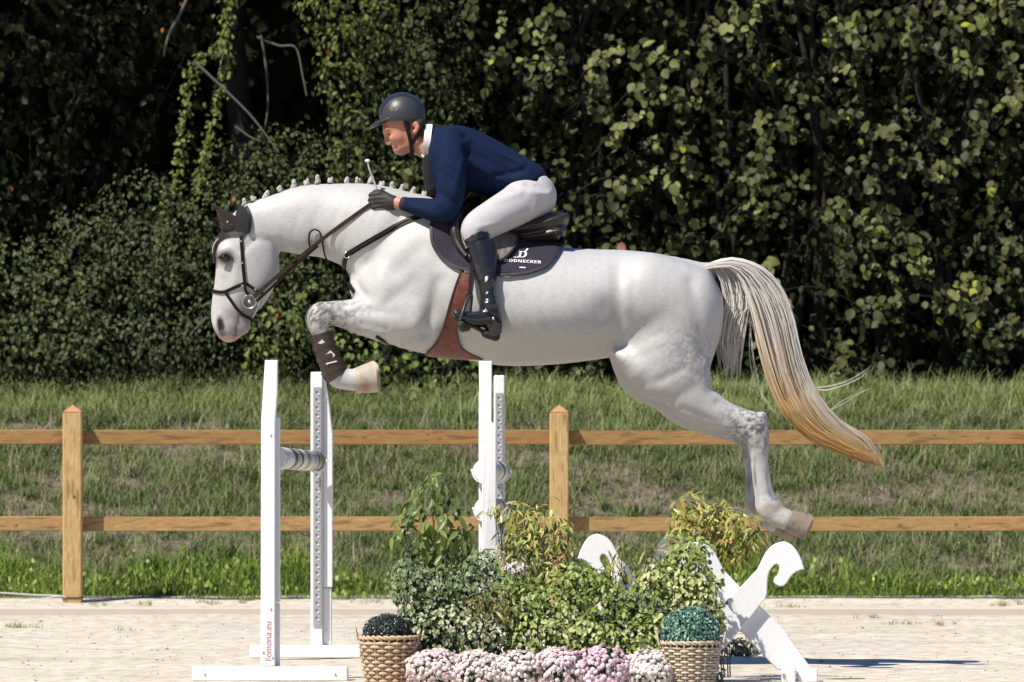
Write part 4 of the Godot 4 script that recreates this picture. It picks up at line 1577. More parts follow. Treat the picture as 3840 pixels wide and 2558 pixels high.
	for s in sticks:
		var pts := []
		for q in s[2]:
			pts.append(at(q[0] * 1.6313, q[1] * 1.6313, s[4]))
		var sb := MB.new()
		stick(sb, pts, s[3], s[3] * 0.6, 6)
		tag(obj(s[0], sb.done(), s[5]), s[1], "branch", "bare branches in the hedge")

# ---------------------------------------------------------------- fence
func wood(sd: int, tint: Color) -> StandardMaterial3D:
	var m := mat(Color(1, 1, 1), 0.75)
	m.albedo_color = tint
	m.uv1_scale = Vector3(0.55, 5.0, 1)
	m.albedo_texture = ntex(sd, 0.012, ramp([0.15, 0.4, 0.5, 0.65, 0.85], [Color(0.72, 0.62, 0.52), Color(0.90, 0.86, 0.80), Color(0.97, 0.94, 0.88), Color(0.88, 0.79, 0.68), Color(1, 0.98, 0.94)]), 5, 512)
	m.heightmap_enabled = true
	m.heightmap_texture = m.albedo_texture
	m.heightmap_scale = 0.15
	return m

func build_fence() -> void:
	var z := -10.1
	var k := (CAM_Z - z) / FOCAL * 1.6313
	var f := thing("wooden_fence", "wooden post and rail fence along the foot of the grass bank", "fence", Vector3(0, 0, z))
	var tints := [Color(0.61, 0.50, 0.335), Color(0.66, 0.56, 0.39), Color(0.60, 0.48, 0.31), Color(0.68, 0.58, 0.41)]
	var woods := [wood(41, tints[0]), wood(42, tints[1]), wood(43, tints[2]), wood(44, tints[3])]
	var postm := wood(45, Color(0.76, 0.67, 0.50))
	var endg := mat(lin(0.44, 0.22, 0.095), 0.8)
	var px_posts := [-952.0, 167.5, 1285.5, 2404.0]
	for i in px_posts.size():
		var p := at(px_posts[i] * 1.6313, 1750, z)
		var w := 44.0 * k
		var top := CAM_Y + (1073.0 - 948.0) * k
		var mb := MB.new()
		mb.box(Transform3D(Basis(), Vector3(p.x, top * 0.5 - 0.1, z)), Vector3(w, top + 0.2, w), 0.008)
		var po := obj("post", mb.done(), postm, f)
		var cb := MB.new()
		var t := 17.0 * k
		var h := w * 0.5
		for q in 4:
			var b := Basis(Vector3.UP, q * PI / 2)
			var o := Vector3(p.x, top, z)
			cb.tri(o + b * Vector3(-h, 0.0005, h), o + b * Vector3(h, 0.0005, h), o + Vector3(0, t, 0))
		obj("pointed_top", cb.done(), endg, po)
		if i == 1:
			var kn := MB.new()
			kn.ball(Vector3(p.x + 0.012, CAM_Y + (1073 - 1142) * k, z + h), Vector3(0.010, 0.013, 0.003), 6, 10)
			obj("knot", kn.done(), mat(lin(0.16, 0.09, 0.05), 0.8), po)
	for i in px_posts.size() - 1:
		for rr in 2:
			var yc: float = CAM_Y + (1073.0 - [1005.5, 1205.0][rr] - (i - 1) * 0.5) * k
			var xa := at(px_posts[i] * 1.6313, 0, z).x
			var xb := at(px_posts[i + 1] * 1.6313, 0, z).x
			var mb := MB.new()
			var roll := Basis(Vector3(0, 0, 1), rng.randf_range(-0.0012, 0.0012))
			mb.box(Transform3D(roll, Vector3((xa + xb) * 0.5, yc, z - 0.062 - 0.024)), Vector3(xb - xa - 0.006, 33.5 * k, 0.045), 0.005)
			var rl := obj("rail", mb.done(), woods[(i * 2 + rr) % 4], f)
			for q in 3:
				var kn := MB.new()
				kn.ball(Vector3(lerpf(xa, xb, rng.randf_range(0.08, 0.92)), yc + rng.randf_range(-0.025, 0.025), z - 0.0635), Vector3(rng.randf_range(0.008, 0.016), rng.randf_range(0.006, 0.011), 0.0025), 6, 10)
				obj("knot", kn.done(), mat(lin(0.17, 0.10, 0.05), 0.85), rl)
			for q in [xa + 0.035, xb - 0.035]:
				var nb := MB.new()
				nb.ball(Vector3(q, yc, z - 0.0635), Vector3(0.005, 0.005, 0.003), 5, 8)
				obj("nail_head", nb.done(), mat(lin(0.2, 0.2, 0.2), 0.5, 0.7), rl)
	# white rope tied to the left post
	var rb := MB.new()
	var rp := []
	for q in [[-60, 1359], [20, 1364], [80, 1368], [120, 1369], [142, 1371], [150, 1374]]:
		rp.append(at(q[0] * 1.6313, q[1] * 1.6313, z + 0.07))
	rb.tube(curve(rp, 4), 0.005, 6)
	var rp2 := []
	for q in [[142, 1370], [110, 1374], [75, 1380], [58, 1383]]:
		rp2.append(at(q[0] * 1.6313, q[1] * 1.6313, z + 0.09))
	rb.tube(curve(rp2, 4), 0.004, 6)
	var hoop := []
	var pc := at(167.5 * 1.6313, 1374 * 1.6313, z)
	for i in 17:
		var a := TAU * i / 16.0
		hoop.append(pc + Vector3(clampf(cos(a) * 1.5, -1, 1) * (23 * k), 0, clampf(sin(a) * 1.5, -1, 1) * (23 * k)))
	var hb := MB.new()
	hb.tube(hoop, 0.0045, 5, false)
	var rope := thing("rope", "thin white rope tied round the left fence post near the ground", "rope", pc)
	obj("line", rb.done(), mat(lin(0.55, 0.55, 0.55), 0.7), rope)
	obj("loop", hb.done(), mat(lin(0.03, 0.03, 0.03), 0.7), rope)
	var eb := MB.new()
	eb.box(Transform3D(Basis(), Vector3(0, 0.008, -8.62)), Vector3(16, 0.07, 0.04), 0.006)
	tag(obj("edging_board", eb.done(), tri(mat(lin(0.50, 0.46, 0.39), 0.9), 3.0)), "weathered board edging the sand in front of the fence", "board")

# ---------------------------------------------------------------- jump
func prism(mb: MB, poly: PackedVector2Array, z0: float, thick: float, bevel := 0.004) -> void:
	# poly in world x, y; front face at z0
	var p := poly
	if Geometry2D.is_polygon_clockwise(p):
		p = p.duplicate()
		p.reverse()
	var inner := PackedVector2Array()
	var n := p.size()
	for i in n:
		var a := p[(i + n - 1) % n]
		var b := p[i]
		var c := p[(i + 1) % n]
		var d := ((c - b).normalized() + (b - a).normalized()).normalized()
		inner.append(b + Vector2(-d.y, d.x) * bevel)
	var t := Geometry2D.triangulate_polygon(inner)
	for side in 2:
		var z := z0 if side == 0 else z0 - thick
		var nn := Vector3(0, 0, 1 if side == 0 else -1)
		var i0 := mb.v.size()
		for q in inner:
			mb.vert(Vector3(q.x, q.y, z), nn, q)
		for i in t.size() / 3:
			var a := t[i * 3]
			var b := t[i * 3 + 1]
			var c := t[i * 3 + 2]
			var ccw := (inner[b] - inner[a]).cross(inner[c] - inner[a]) > 0
			if ccw == (side == 0):
				mb.ix.append_array(PackedInt32Array([i0 + a, i0 + c, i0 + b]))
			else:
				mb.ix.append_array(PackedInt32Array([i0 + a, i0 + b, i0 + c]))
	for i in n:
		var j := (i + 1) % n
		var a := Vector3(p[i].x, p[i].y, 0)
		var b := Vector3(p[j].x, p[j].y, 0)
		var ia := Vector3(inner[i].x, inner[i].y, 0)
		var ib := Vector3(inner[j].x, inner[j].y, 0)
		var zf := Vector3(0, 0, z0)
		var zb := Vector3(0, 0, z0 - thick)
		var bv := Vector3(0, 0, bevel)
		mb.quad(ia + zf, a + zf - bv, b + zf - bv, ib + zf)
		mb.quad(a + zf - bv, a + zb + bv, b + zb + bv, b + zf - bv)
		mb.quad(a + zb + bv, ia + zb, ib + zb, b + zb + bv)

func w2(pts: Array, z: float, k := 1.6313) -> PackedVector2Array:
	var out := PackedVector2Array()
	for q in pts:
		var p := at(q[0] * k, q[1] * k, z)
		out.append(Vector2(p.x, p.y))
	return out

func bar(x0: float, x1: float, y0: float, y1: float, z0: float, z1: float, bevel := 0.004, z := 99.0) -> ArrayMesh:
	# box between picture columns x0..x1 and rows y0..y1 as seen at its front z1
	var a := at(x0 * 1.6313, y1 * 1.6313, z1)
	var b := at(x1 * 1.6313, y0 * 1.6313, z1)
	var mb := MB.new()
	mb.box(Transform3D(Basis(), Vector3((a.x + b.x) * 0.5, (a.y + b.y) * 0.5, (z0 + z1) * 0.5)), Vector3(b.x - a.x, b.y - a.y, z1 - z0), bevel)
	return mb.done()

func text_mesh(s: String, size: float, bold: bool, serif := false) -> TextMesh:
	var f := SystemFont.new()
	f.font_names = PackedStringArray(["Droid Serif" if serif else "Droid Sans"])
	f.font_weight = 700 if bold else 400
	var t := TextMesh.new()
	t.text = s
	t.font = f
	t.font_size = 64
	t.pixel_size = size / 64.0
	t.depth = 0.001
	return t

func track(parent: Node, x0: float, x1: float, y0: float, y1: float, z: float, step: float) -> void:
	# metal strip with a row of holes down the front of a post
	var strip := obj("height_track", bar(x0, x1, y0, y1, z, z + 0.006, 0.001), M.track, parent)
	var hole := MB.new()
	hole.lathe(Transform3D(Basis(Vector3(1, 0, 0), PI / 2), Vector3.ZERO), [Vector2(0.0045, 0), Vector2(0.0045, 0.002), Vector2(0, 0.002)], 8)
	var slot := MB.new()
	slot.box(Transform3D(), Vector3(0.010, 0.006, 0.003), 0.001)
	var hm := hole.done()
	var sm := slot.done()
	var y := y0 + step * 0.6
	while y < y1 - step * 0.4:
		obj("hole", hm, M.hole, strip, Transform3D(Basis(), at((x0 + (x1 - x0) * 0.38) * 1.6313, y * 1.6313, z + 0.007)))
		obj("slot", sm, M.shine, strip, Transform3D(Basis(), at((x0 + (x1 - x0) * 0.66) * 1.6313, (y + step * 0.35) * 1.6313, z + 0.0075)))
		y += step

func pole(called: String, label: String, a: Vector3, b: Vector3, r: float, bands: Array) -> void:
	var t := thing(called, label, "pole", (a + b) * 0.5, "poles of the fence")
	var ax := (b - a).normalized()
	var s := Vector3(1, 0, 0) - ax * ax.x
	s = s.normalized()
	var u := ax.cross(s)
	for i in bands.size() - 1:
		var f0: float = bands[i][0]
		var f1: float = bands[i + 1][0]
		var mb := MB.new()
		var P := []
		var A := []
		var Bv := []
		for k in 3:
			P.append(a.lerp(b, lerpf(f0, f1, k / 2.0)))
			A.append(s * r)
			Bv.append(u * r)
		mb.rings(P, A, Bv, 24, i == 0 or i == bands.size() - 2)
		var m := mat(bands[i][1], 0.45)
		obj("band", mb.done(), m, t)

func cup(x: float, y: float, z: float, r_px: float, label: String) -> void:
	var c := at(x * 1.6313, y * 1.6313, z)
	var rad := len_at(r_px * 1.6313, z)
	var t := thing("jump_cup", label, "jump cup", c, "")
	var mb := MB.new()
	var pts := []
	var nr := []
	for i in 13:
		var a := PI + PI * i / 12.0
		var d := Vector3(cos(a), sin(a), 0)
		pts.append(c + d * rad)
		nr.append(d)
	mb.strap(pts, nr, 0.045, 0.005)
	obj("cradle", mb.done(), M.white, t)
	var lip := MB.new()
	for e in [pts[0], pts[12]]:
		lip.ball(e + Vector3(0, 0.003, 0), Vector3(0.006, 0.006, 0.023), 6, 8)
	obj("lip", lip.done(), M.white, t)

func build_jump() -> void:
	M.track = mat(lin(0.42, 0.42, 0.44), 0.4, 0.3)
	M.hole = mat(lin(0.11, 0.11, 0.12), 0.6)
	M.shine = mat(lin(0.8, 0.8, 0.8), 0.4)
	var white := M.white as StandardMaterial3D
	tri(white, 2.2)
	white.albedo_texture = ntex(51, 0.03, ramp([0.2, 0.5, 0.8], [Color(0.975, 0.975, 0.97), Color(0.995, 0.995, 0.995), Color(1, 1, 1)]), 5, 512)
	# left, nearer standard: post with the sloping top, a second post and the foot
	var zn := 1.42
	var s1 := thing("jump_standard", "nearest white jump standard at the left, with red lettering near its foot", "jump standard", at(620 * 1.6313, 1566 * 1.6313, zn), "white jump standards")
	var mb := MB.new()
	prism(mb, w2([[599, 1531], [632, 1531], [633, 968], [638, 900], [638, 828], [609, 828], [600, 968]], zn), zn, 0.06)
	obj("front_post", mb.done(), white, s1)
	obj("back_post", bar(614, 642.5, 960, 1386, zn - 0.16, zn - 0.075), white, s1)
	obj("lower_block", bar(620, 642, 1388, 1534, zn - 0.16, zn - 0.077), white, s1)
	obj("foot", bar(441, 800, 1533, 1567, zn - 0.07, zn + 0.02, 0.006), white, s1)
	var tm := text_mesh("Fomona.eu", len_at(40, zn), false)
	var tp := at(617 * 1.6313, 1474 * 1.6313, zn)
	var ts := len_at(146, zn) / tm.get_aabb().size.x
	obj("lettering", tm, mat(lin(0.55, 0.24, 0.28), 0.6), s1, Transform3D(Basis(Vector3(0, 0, 1), PI / 2).scaled(Vector3(ts, ts, 1)), tp + Vector3(0, 0, 0.001)))
	var bolt := MB.new()
	bolt.ball(Vector3.ZERO, Vector3(0.005, 0.005, 0.003), 5, 9)
	var bolt_mesh := bolt.done()
	for q in [[622, 1000], [622, 1400], [605, 1500], [626, 1512], [470, 1550], [770, 1550]]:
		obj("bolt", bolt_mesh, M.steel, s1, Transform3D(Basis(), at(q[0] * 1.6313, q[1] * 1.6313, zn + (0.0225 if q[1] > 1535 else 0.002))))
	# left, farther
	var zf := -1.28
	var s2 := thing("jump_standard", "farther white jump standard at the left, with a grey holed track and a slanting top", "jump standard", at(740 * 1.6313, 1512 * 1.6313, zf), "white jump standards")
	obj("front_post", bar(714, 741.5, 855, 1483, zf - 0.07, zf), white, s2)
	var m2 := MB.new()
	prism(m2, w2([[742.5, 1350], [764, 1350], [765, 1000], [757, 930], [748, 872], [742.5, 872]], zf - 0.02), zf - 0.02, 0.05)
	obj("wing_post", m2.done(), white, s2)
	obj("lower_block", bar(742.5, 762, 1352, 1483, zf - 0.09, zf - 0.03), white, s2)
	obj("foot", bar(574, 830, 1484, 1513, zf - 0.06, zf + 0.03, 0.006), white, s2)
	track(s2, 720, 738, 890, 1440, zf + 0.001, 17.3)
	# right, nearer and farther
	var s3 := thing("jump_standard", "nearer white jump standard under the horse's belly, its foot hidden by the shrubs", "jump standard", at(1120 * 1.6313, 1555 * 1.6313, 1.35), "white jump standards")
	var m3 := MB.new()
	prism(m3, w2([[1108, 1560], [1141, 1560], [1141, 1000], [1131, 968], [1131, 830], [1100.5, 830], [1103, 968], [1108, 1000]], 1.35), 1.35, 0.055)
	obj("front_post", m3.done(), white, s3)
	obj("back_post", bar(1100.5, 1120, 900, 1556, 1.16, 1.28), white, s3)
	var m3b := MB.new()
	prism(m3b, w2([[1112.5, 1262], [1139.5, 1262], [1139.5, 972], [1129, 972]], 1.353), 1.353, 0.003, 0.001)
	obj("face_board", m3b.done(), white, s3)
	obj("foot", bar(960, 1290, 1533, 1566, 1.26, 1.37, 0.006), white, s3)
	var s4 := thing("jump_standard", "farther white jump standard behind the one under the belly, showing its holed track", "jump standard", at(1147 * 1.6313, 1512 * 1.6313, zf), "white jump standards")
	obj("front_post", bar(1135, 1160, 863, 1484, zf - 0.07, zf), white, s4)
	obj("foot", bar(1040, 1290, 1484, 1513, zf - 0.06, zf + 0.03, 0.006), white, s4)
	track(s4, 1139, 1156, 903, 1440, zf + 0.001, 17.3)
	# poles and cups
	var w := lin(0.66, 0.65, 0.61)
	var dk := lin(0.010, 0.011, 0.011)
	var gy := lin(0.24, 0.25, 0.21)
	pole("jump_pole", "striped black and white pole resting on the left pair of standards", at(632 * 1.6313, 1052 * 1.6313, 1.33), at(725 * 1.6313, 1060 * 1.6313, -1.22), 0.047, [[0.0, w], [0.22, dk], [0.30, w], [0.32, dk], [0.335, w], [0.35, gy], [0.365, w], [0.385, dk], [0.44, w], [0.54, gy], [0.62, w], [0.72, lin(0.42, 0.38, 0.32)], [0.79, w], [0.815, dk], [0.855, gy], [0.93, dk], [1.0, w]])
	var pw := [[0.0, w], [0.3, gy], [0.36, w], [0.6, dk], [0.7, w], [0.90, gy], [0.95, w], [1.0, w]]
	pole("jump_pole", "upper white pole on the right pair of standards, seen end on", at(1112 * 1.6313, 1082 * 1.6313, 1.26), at(1149 * 1.6313, 1085 * 1.6313, -1.24), 0.047, pw)
	pole("jump_pole", "lower white pole on the right pair of standards, seen end on", at(1115 * 1.6313, 1170 * 1.6313, 1.26), at(1149 * 1.6313, 1170 * 1.6313, -1.24), 0.047, pw)
	cup(643, 1054, 1.22, 26, "white cup under the near end of the striped pole")
	cup(727, 1061, -1.17, 25, "white cup under the far end of the striped pole")
	cup(1112, 1083, 1.30, 27, "white cup under the near end of the upper right pole")
	cup(1149, 1086, -1.17, 24, "white cup under the far end of the upper right pole")
	cup(1115, 1171, 1.30, 27, "white cup under the near end of the lower right pole")
	cup(1149, 1171, -1.17, 24, "white cup under the far end of the lower right pole")
	# crossed blocks whose arms end in swan heads
	swans("swan_block", "white crossed wing with a swan head end standing at the right of the flowers", 2777.0, 1.5)
	swans("swan_block", "white swan headed crossed wing farther back, half hidden by the shrubs", 2383.0, -1.05)

func swans(called: String, label: String, cx_px: float, z: float) -> void:
	var base := at(cx_px, 1750, z)
	base.y = 0
	var t := thing(called, label, "jump wing", base, "white swan headed wings")
	var k := (CAM_Z - 1.5) / FOCAL / 2.81
	var head := [[1060, 570], [1240, 380], [1285, 285], [1330, 200], [1372, 150], [1420, 115], [1470, 95], [1520, 88], [1568, 103], [1610, 130], [1650, 178], [1682, 232], [1712, 300], [1735, 378], [1690, 388], [1640, 410], [1600, 445], [1570, 485], [1552, 520], [1530, 545], [1500, 560], [1465, 560], [1430, 542], [1410, 512], [1418, 475], [1448, 445], [1466, 410], [1472, 368], [1462, 338], [1440, 325], [1416, 335], [1392, 362], [1366, 400], [1352, 440], [1345, 500], [1345, 560], [1342, 630], [1325, 690], [1265, 760], [1075, 1000], [920, 1180], [670, 1440], [270, 1485], [560, 1065], [855, 762]]
	for s in 2:
		var pts := PackedVector2Array()
		for q in head:
			var dx: float = (q[0] - 1060.0) * k * (1.0 if s == 0 else -1.0)
			var py: float = 2000.0 + q[1] / 2.81
			pts.append(Vector2(base.x + dx, CAM_Y + (HORIZON - py) * (CAM_Z - 1.5) / FOCAL))
		var mb := MB.new()
		prism(mb, pts, z - 0.032 * s, 0.030, 0.004)
		obj("swan_arm", mb.done(), M.white, t)
	for s in [1.0, -1.0]:
		var mb := MB.new()
		var x: float = base.x + s * (1560.0 - 1060.0) * k
		mb.box(Transform3D(Basis(), Vector3(x, 0.033, z + 0.02)), Vector3(0.058, 0.066, 0.075), 0.004)
		mb.box(Transform3D(Basis(), Vector3(x + s * 0.080, 0.028, z - 0.01)), Vector3(0.085, 0.056, 0.075), 0.004)
		obj("foot_block", mb.done(), M.white, t)

# ---------------------------------------------------------------- flowers and shrubs of the filler
func shrub(called: String, label: String, category: String, clumps: Array, mesh: ArrayMesh, m: Material, size: float, cols: Array, droop: float, per: float, singles: int, r: RandomNumberGenerator, edge := 0.0) -> Node3D:
	var c0: Array = clumps[0]
	var b := at(c0[0] * 1.6313, 1750, c0[4])
	b.y = 0
	var t := thing(called, label, category, b, "")
	var places := []
	var cc := []
	var stems := MB.new()
	var ip := []
	var ic := []
	for cl in clumps:
		var ct := at(cl[0] * 1.6313, cl[1] * 1.6313, cl[4])
		var k: float = (CAM_Z - cl[4]) / FOCAL * 1.6313
		var rx: float = cl[2] * k
		var ry: float = cl[3] * k
		var rz: float = cl[5] if cl.size() > 5 else 0.16
		for q in 3:
			var tip := ct + Vector3(r.randfn(0, 0.5) * rx, r.randf_range(0.0, 0.9) * ry, r.randfn(0, 0.5) * rz)
			stick(stems, [Vector3(b.x + r.randfn(0, 0.04) + (ct.x - b.x) * 0.5, 0.0, cl[4] - 0.03 + r.randfn(0, 0.03)), ct.lerp(b, 0.4) + Vector3(0, 0.05, 0), tip], 0.0012 if called == "low_plant" else 0.003, 0.0008, 4)
		var cnt := int(rx * ry / (size * size) * per * 5.0)
		for i in cnt:
			var d := Vector3(r.randfn(0, 1), r.randfn(0, 1), r.randfn(0.35, 0.8)).normalized()
			var rad := pow(r.randf(), 0.3) * (1.0 + 0.28 * noise.get_noise_3d(ct.x * 3.0 + d.x * 2.0, ct.y * 3.0 + d.y * 2.0, d.z * 2.0 + 5.0))
			if r.randf() < 0.07: rad *= r.randf_range(1.05, 1.4)
			var p := ct + Vector3(d.x * rx, d.y * ry, d.z * rz) * rad
			if p.y < 0.01: continue
			var face := (d * 0.8 + Vector3(-0.15, 0.75 - droop, 0.55))
			places.append(leaf_place(p, size * r.randf_range(0.65, 1.3), face, 0.45, r))
			cc.append(pick(cols, r))
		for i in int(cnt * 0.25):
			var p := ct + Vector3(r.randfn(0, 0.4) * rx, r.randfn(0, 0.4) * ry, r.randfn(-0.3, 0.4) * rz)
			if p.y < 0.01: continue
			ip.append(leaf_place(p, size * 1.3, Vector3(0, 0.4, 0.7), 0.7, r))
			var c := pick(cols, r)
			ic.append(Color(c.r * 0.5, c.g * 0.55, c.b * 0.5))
	obj("stem", stems.done(), M.bark, t)
	leafage(t, mesh, m, places, cc, singles)
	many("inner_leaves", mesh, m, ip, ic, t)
	return t

func variegated(green: Color, cream: Color) -> ArrayMesh:
	# oval leaf with a cream edge
	var mb := MB.new()
	var rows := 5
	for s in rows + 1:
		var t := float(s) / rows
		var w := 0.34 * pow(sin(PI * clampf(t * 0.94 + 0.03, 0, 1)), 0.8)
		for k in 5:
			var x: float = [-1.0, -0.72, 0.0, 0.72, 1.0][k] * w
			mb.col = cream if (k == 0 or k == 4 or s == rows or s == 0) else green
			mb.vert(Vector3(x, t, absf(x) * 0.3 - 0.2 * t * t), Vector3(-x * 1.0, 0.2, 1).normalized())
	for s in rows:
		for k in 4:
			var a := s * 5 + k
			mb.ix.append_array(PackedInt32Array([a, a + 6, a + 1, a, a + 5, a + 6]))
	return mb.done()

func build_flowers() -> void:
	var r := RandomNumberGenerator.new()
	r.seed = 314
	var lm := vmat(0.42, 0.4)
	lm.backlight_enabled = true
	lm.backlight = Color(0.3, 0.32, 0.12)
	var oval := leaf_mesh(0.52, 0.18)
	var narrow := leaf_mesh(0.30, 0.15)
	var slim := leaf_mesh(0.40, 0.2)
	var var1 := variegated(Color(0.28, 0.42, 0.22), Color(1.6, 1.55, 1.2))
	var var2 := variegated(Color(0.42, 0.55, 0.25), Color(1.7, 1.7, 0.95))
	shrub("leafy_shrub", "tall leafy green shrub at the left end of the planting, with drooping leaves", "shrub", [[1000, 1130, 45, 45, 1.65], [975, 1190, 70, 60, 1.7], [1040, 1220, 55, 60, 1.7], [960, 1270, 50, 50, 1.75], [1030, 1300, 60, 60, 1.7], [925, 1220, 30, 45, 1.7], [1000, 1400, 50, 70, 1.6]], slim, lm, 0.050, [Color(0.120, 0.175, 0.034), Color(0.082, 0.120, 0.025), Color(0.18, 0.23, 0.052), Color(0.058, 0.080, 0.020)], 0.45, 2.6, 240, r)
	shrub("variegated_shrub", "grey green cream edged shrub at the lower left of the planting", "shrub", [[1010, 1350, 75, 55, 1.85], [950, 1350, 55, 60, 1.85], [1090, 1360, 60, 60, 1.85], [1050, 1430, 75, 50, 1.95], [970, 1420, 55, 50, 1.9], [1100, 1300, 50, 40, 1.8], [1120, 1450, 50, 40, 1.95], [1000, 1480, 60, 30, 1.9], [1090, 1485, 60, 30, 1.9], [935, 1310, 35, 30, 1.85]], var1, lm, 0.020, [Color(0.25, 0.285, 0.14), Color(0.36, 0.385, 0.215), Color(0.14, 0.18, 0.08), Color(0.46, 0.45, 0.32)], 0.0, 2.6, 260, r)
	shrub("nandina_shrub", "fine leaved yellow green shrub with brown tips right of the middle standard", "shrub", [[1180, 1190, 45, 40, 1.7], [1240, 1210, 70, 55, 1.7], [1200, 1270, 70, 55, 1.75], [1290, 1250, 40, 60, 1.7], [1140, 1170, 18, 20, 1.75], [1270, 1320, 70, 40, 1.75]], narrow, lm, 0.038, [Color(0.30, 0.335, 0.065), Color(0.20, 0.24, 0.045), Color(0.40, 0.39, 0.12), Color(0.33, 0.215, 0.10), Color(0.14, 0.165, 0.035)], 0.3, 4.2, 280, r)
	shrub("variegated_shrub", "yellow green variegated shrub filling the middle of the planting behind the flowers", "shrub", [[1200, 1400, 70, 60, 1.9], [1300, 1390, 80, 60, 1.9], [1400, 1390, 80, 60, 1.9], [1480, 1400, 60, 60, 1.9], [1240, 1450, 80, 40, 1.98], [1350, 1455, 80, 40, 1.98], [1450, 1460, 80, 40, 1.98], [1340, 1330, 70, 35, 1.85], [1530, 1440, 40, 50, 1.95], [1200, 1485, 60, 28, 1.92], [1300, 1488, 60, 28, 1.92], [1400, 1488, 60, 28, 1.92], [1490, 1485, 50, 28, 1.92], [1180, 1340, 50, 40, 1.85]], var2, lm, 0.021, [Color(0.30, 0.345, 0.11), Color(0.40, 0.44, 0.155), Color(0.16, 0.20, 0.06), Color(0.35, 0.38, 0.16)], 0.0, 2.5, 280, r)
	shrub("nandina_shrub", "reddish tipped fine leaved shrub between the two swan headed wings", "shrub", [[1600, 1170, 65, 45, 1.2], [1660, 1200, 60, 55, 1.2], [1590, 1230, 60, 60, 1.22], [1680, 1260, 50, 50, 1.2], [1620, 1290, 60, 50, 1.22], [1725, 1225, 38, 45, 1.2], [1560, 1290, 45, 40, 1.22]], narrow, lm, 0.038, [Color(0.31, 0.33, 0.055), Color(0.22, 0.25, 0.045), Color(0.42, 0.41, 0.11), Color(0.36, 0.21, 0.06), Color(0.14, 0.17, 0.035)], 0.3, 4.2, 280, r)
	shrub("variegated_shrub", "pale yellow variegated shrub behind the right basket", "shrub", [[1590, 1380, 55, 45, 1.85], [1620, 1345, 40, 45, 1.75], [1565, 1290, 50, 50, 1.72], [1605, 1262, 30, 35, 1.72], [1540, 1335, 50, 45, 1.76], [1560, 1350, 45, 45, 1.8], [1500, 1330, 50, 45, 1.8], [1640, 1420, 30, 50, 1.75]], var2, lm, 0.021, [Color(0.40, 0.42, 0.17), Color(0.32, 0.35, 0.12), Color(0.46, 0.46, 0.22)], 0.0, 2.5, 200, r)
	shrub("nandina_shrub", "small olive brown shrub in the middle of the variegated leaves", "shrub", [[1130, 1375, 55, 30, 2.02], [1100, 1400, 40, 25, 2.02], [1150, 1410, 35, 30, 2.02]], narrow, lm, 0.036, [Color(0.15, 0.145, 0.03), Color(0.19, 0.165, 0.045), Color(0.10, 0.10, 0.025)], 0.3, 2.6, 90, r)
	shrub("nandina_shrub", "small sparse olive shrub in front of the farther swan headed wing", "shrub", [[1440, 1300, 55, 40, 1.8], [1395, 1320, 45, 30, 1.8], [1420, 1265, 22, 26, 1.8], [1500, 1270, 35, 30, 1.8]], narrow, lm, 0.038, [Color(0.18, 0.185, 0.04), Color(0.24, 0.22, 0.07), Color(0.12, 0.13, 0.03)], 0.3, 1.6, 110, r)
	shrub("dry_flower_head", "pale dried flower head low beside the foot of the middle standard", "flower", [[1185, 1305, 32, 22, 1.92, 0.05]], oval, lm, 0.022, [Color(0.48, 0.42, 0.40), Color(0.56, 0.50, 0.50), Color(0.40, 0.36, 0.28)], 0.0, 2.6, 60, r)
	shrub("low_plant", "small dark plant with pale leaves behind the right basket, under the swan headed wing", "plant", [[1715, 1478, 34, 26, -1.4, 0.09], [1685, 1488, 28, 22, -1.4, 0.08], [1735, 1492, 24, 18, -1.4, 0.08]], oval, lm, 0.028, [Color(0.05, 0.06, 0.03), Color(0.09, 0.10, 0.05), Color(0.30, 0.29, 0.24)], 0.0, 3.0, 90, r)
	shrub("low_plant", "little grey green plant at the right foot of the right basket", "plant", [[1645, 1545, 22, 22, 2.05, 0.05], [1662, 1500, 10, 14, 2.02, 0.03]], oval, lm, 0.024, [Color(0.10, 0.13, 0.08), Color(0.15, 0.18, 0.11), Color(0.07, 0.09, 0.05)], 0.0, 3.0, 70, r)
	# chrysanthemums
	var bloom := MB.new()
	for ring in 2:
		for q in (11 if ring == 0 else 7):
			var a := TAU * q / (11 if ring == 0 else 7) + ring * 0.3
			var d := Vector3(cos(a), sin(a), 0)
			var s := Vector3(-sin(a), cos(a), 0)
			var l := 0.5 if ring == 0 else 0.34
			var z1 := 0.10 if ring == 0 else 0.24
			bloom.col = Color(1, 1, 1) if ring == 0 else Color(0.96, 0.93, 0.92)
			var p0 := d * 0.06 + Vector3(0, 0, 0.1)
			var i0 := bloom.vert(p0, Vector3(0, 0, 1))
			bloom.vert(d * l * 0.6 + s * 0.11 + Vector3(0, 0, z1), (d * 0.3 + Vector3(0, 0, 1)).normalized())
			bloom.vert(d * l + Vector3(0, 0, z1 - 0.06), (d * 0.5 + Vector3(0, 0, 1)).normalized())
			bloom.vert(d * l * 0.6 - s * 0.11 + Vector3(0, 0, z1), (d * 0.3 + Vector3(0, 0, 1)).normalized())
			bloom.ix.append_array(PackedInt32Array([i0, i0 + 1, i0 + 2, i0, i0 + 2, i0 + 3]))
	bloom.col = Color(0.55, 0.42, 0.20)
	bloom.ball(Vector3(0, 0, 0.17), Vector3(0.13, 0.13, 0.08), 4, 7)
	var bm := bloom.done()
	var pm := vmat(0.6)
	pm.backlight_enabled = true
	pm.backlight = Color(0.3, 0.26, 0.26)
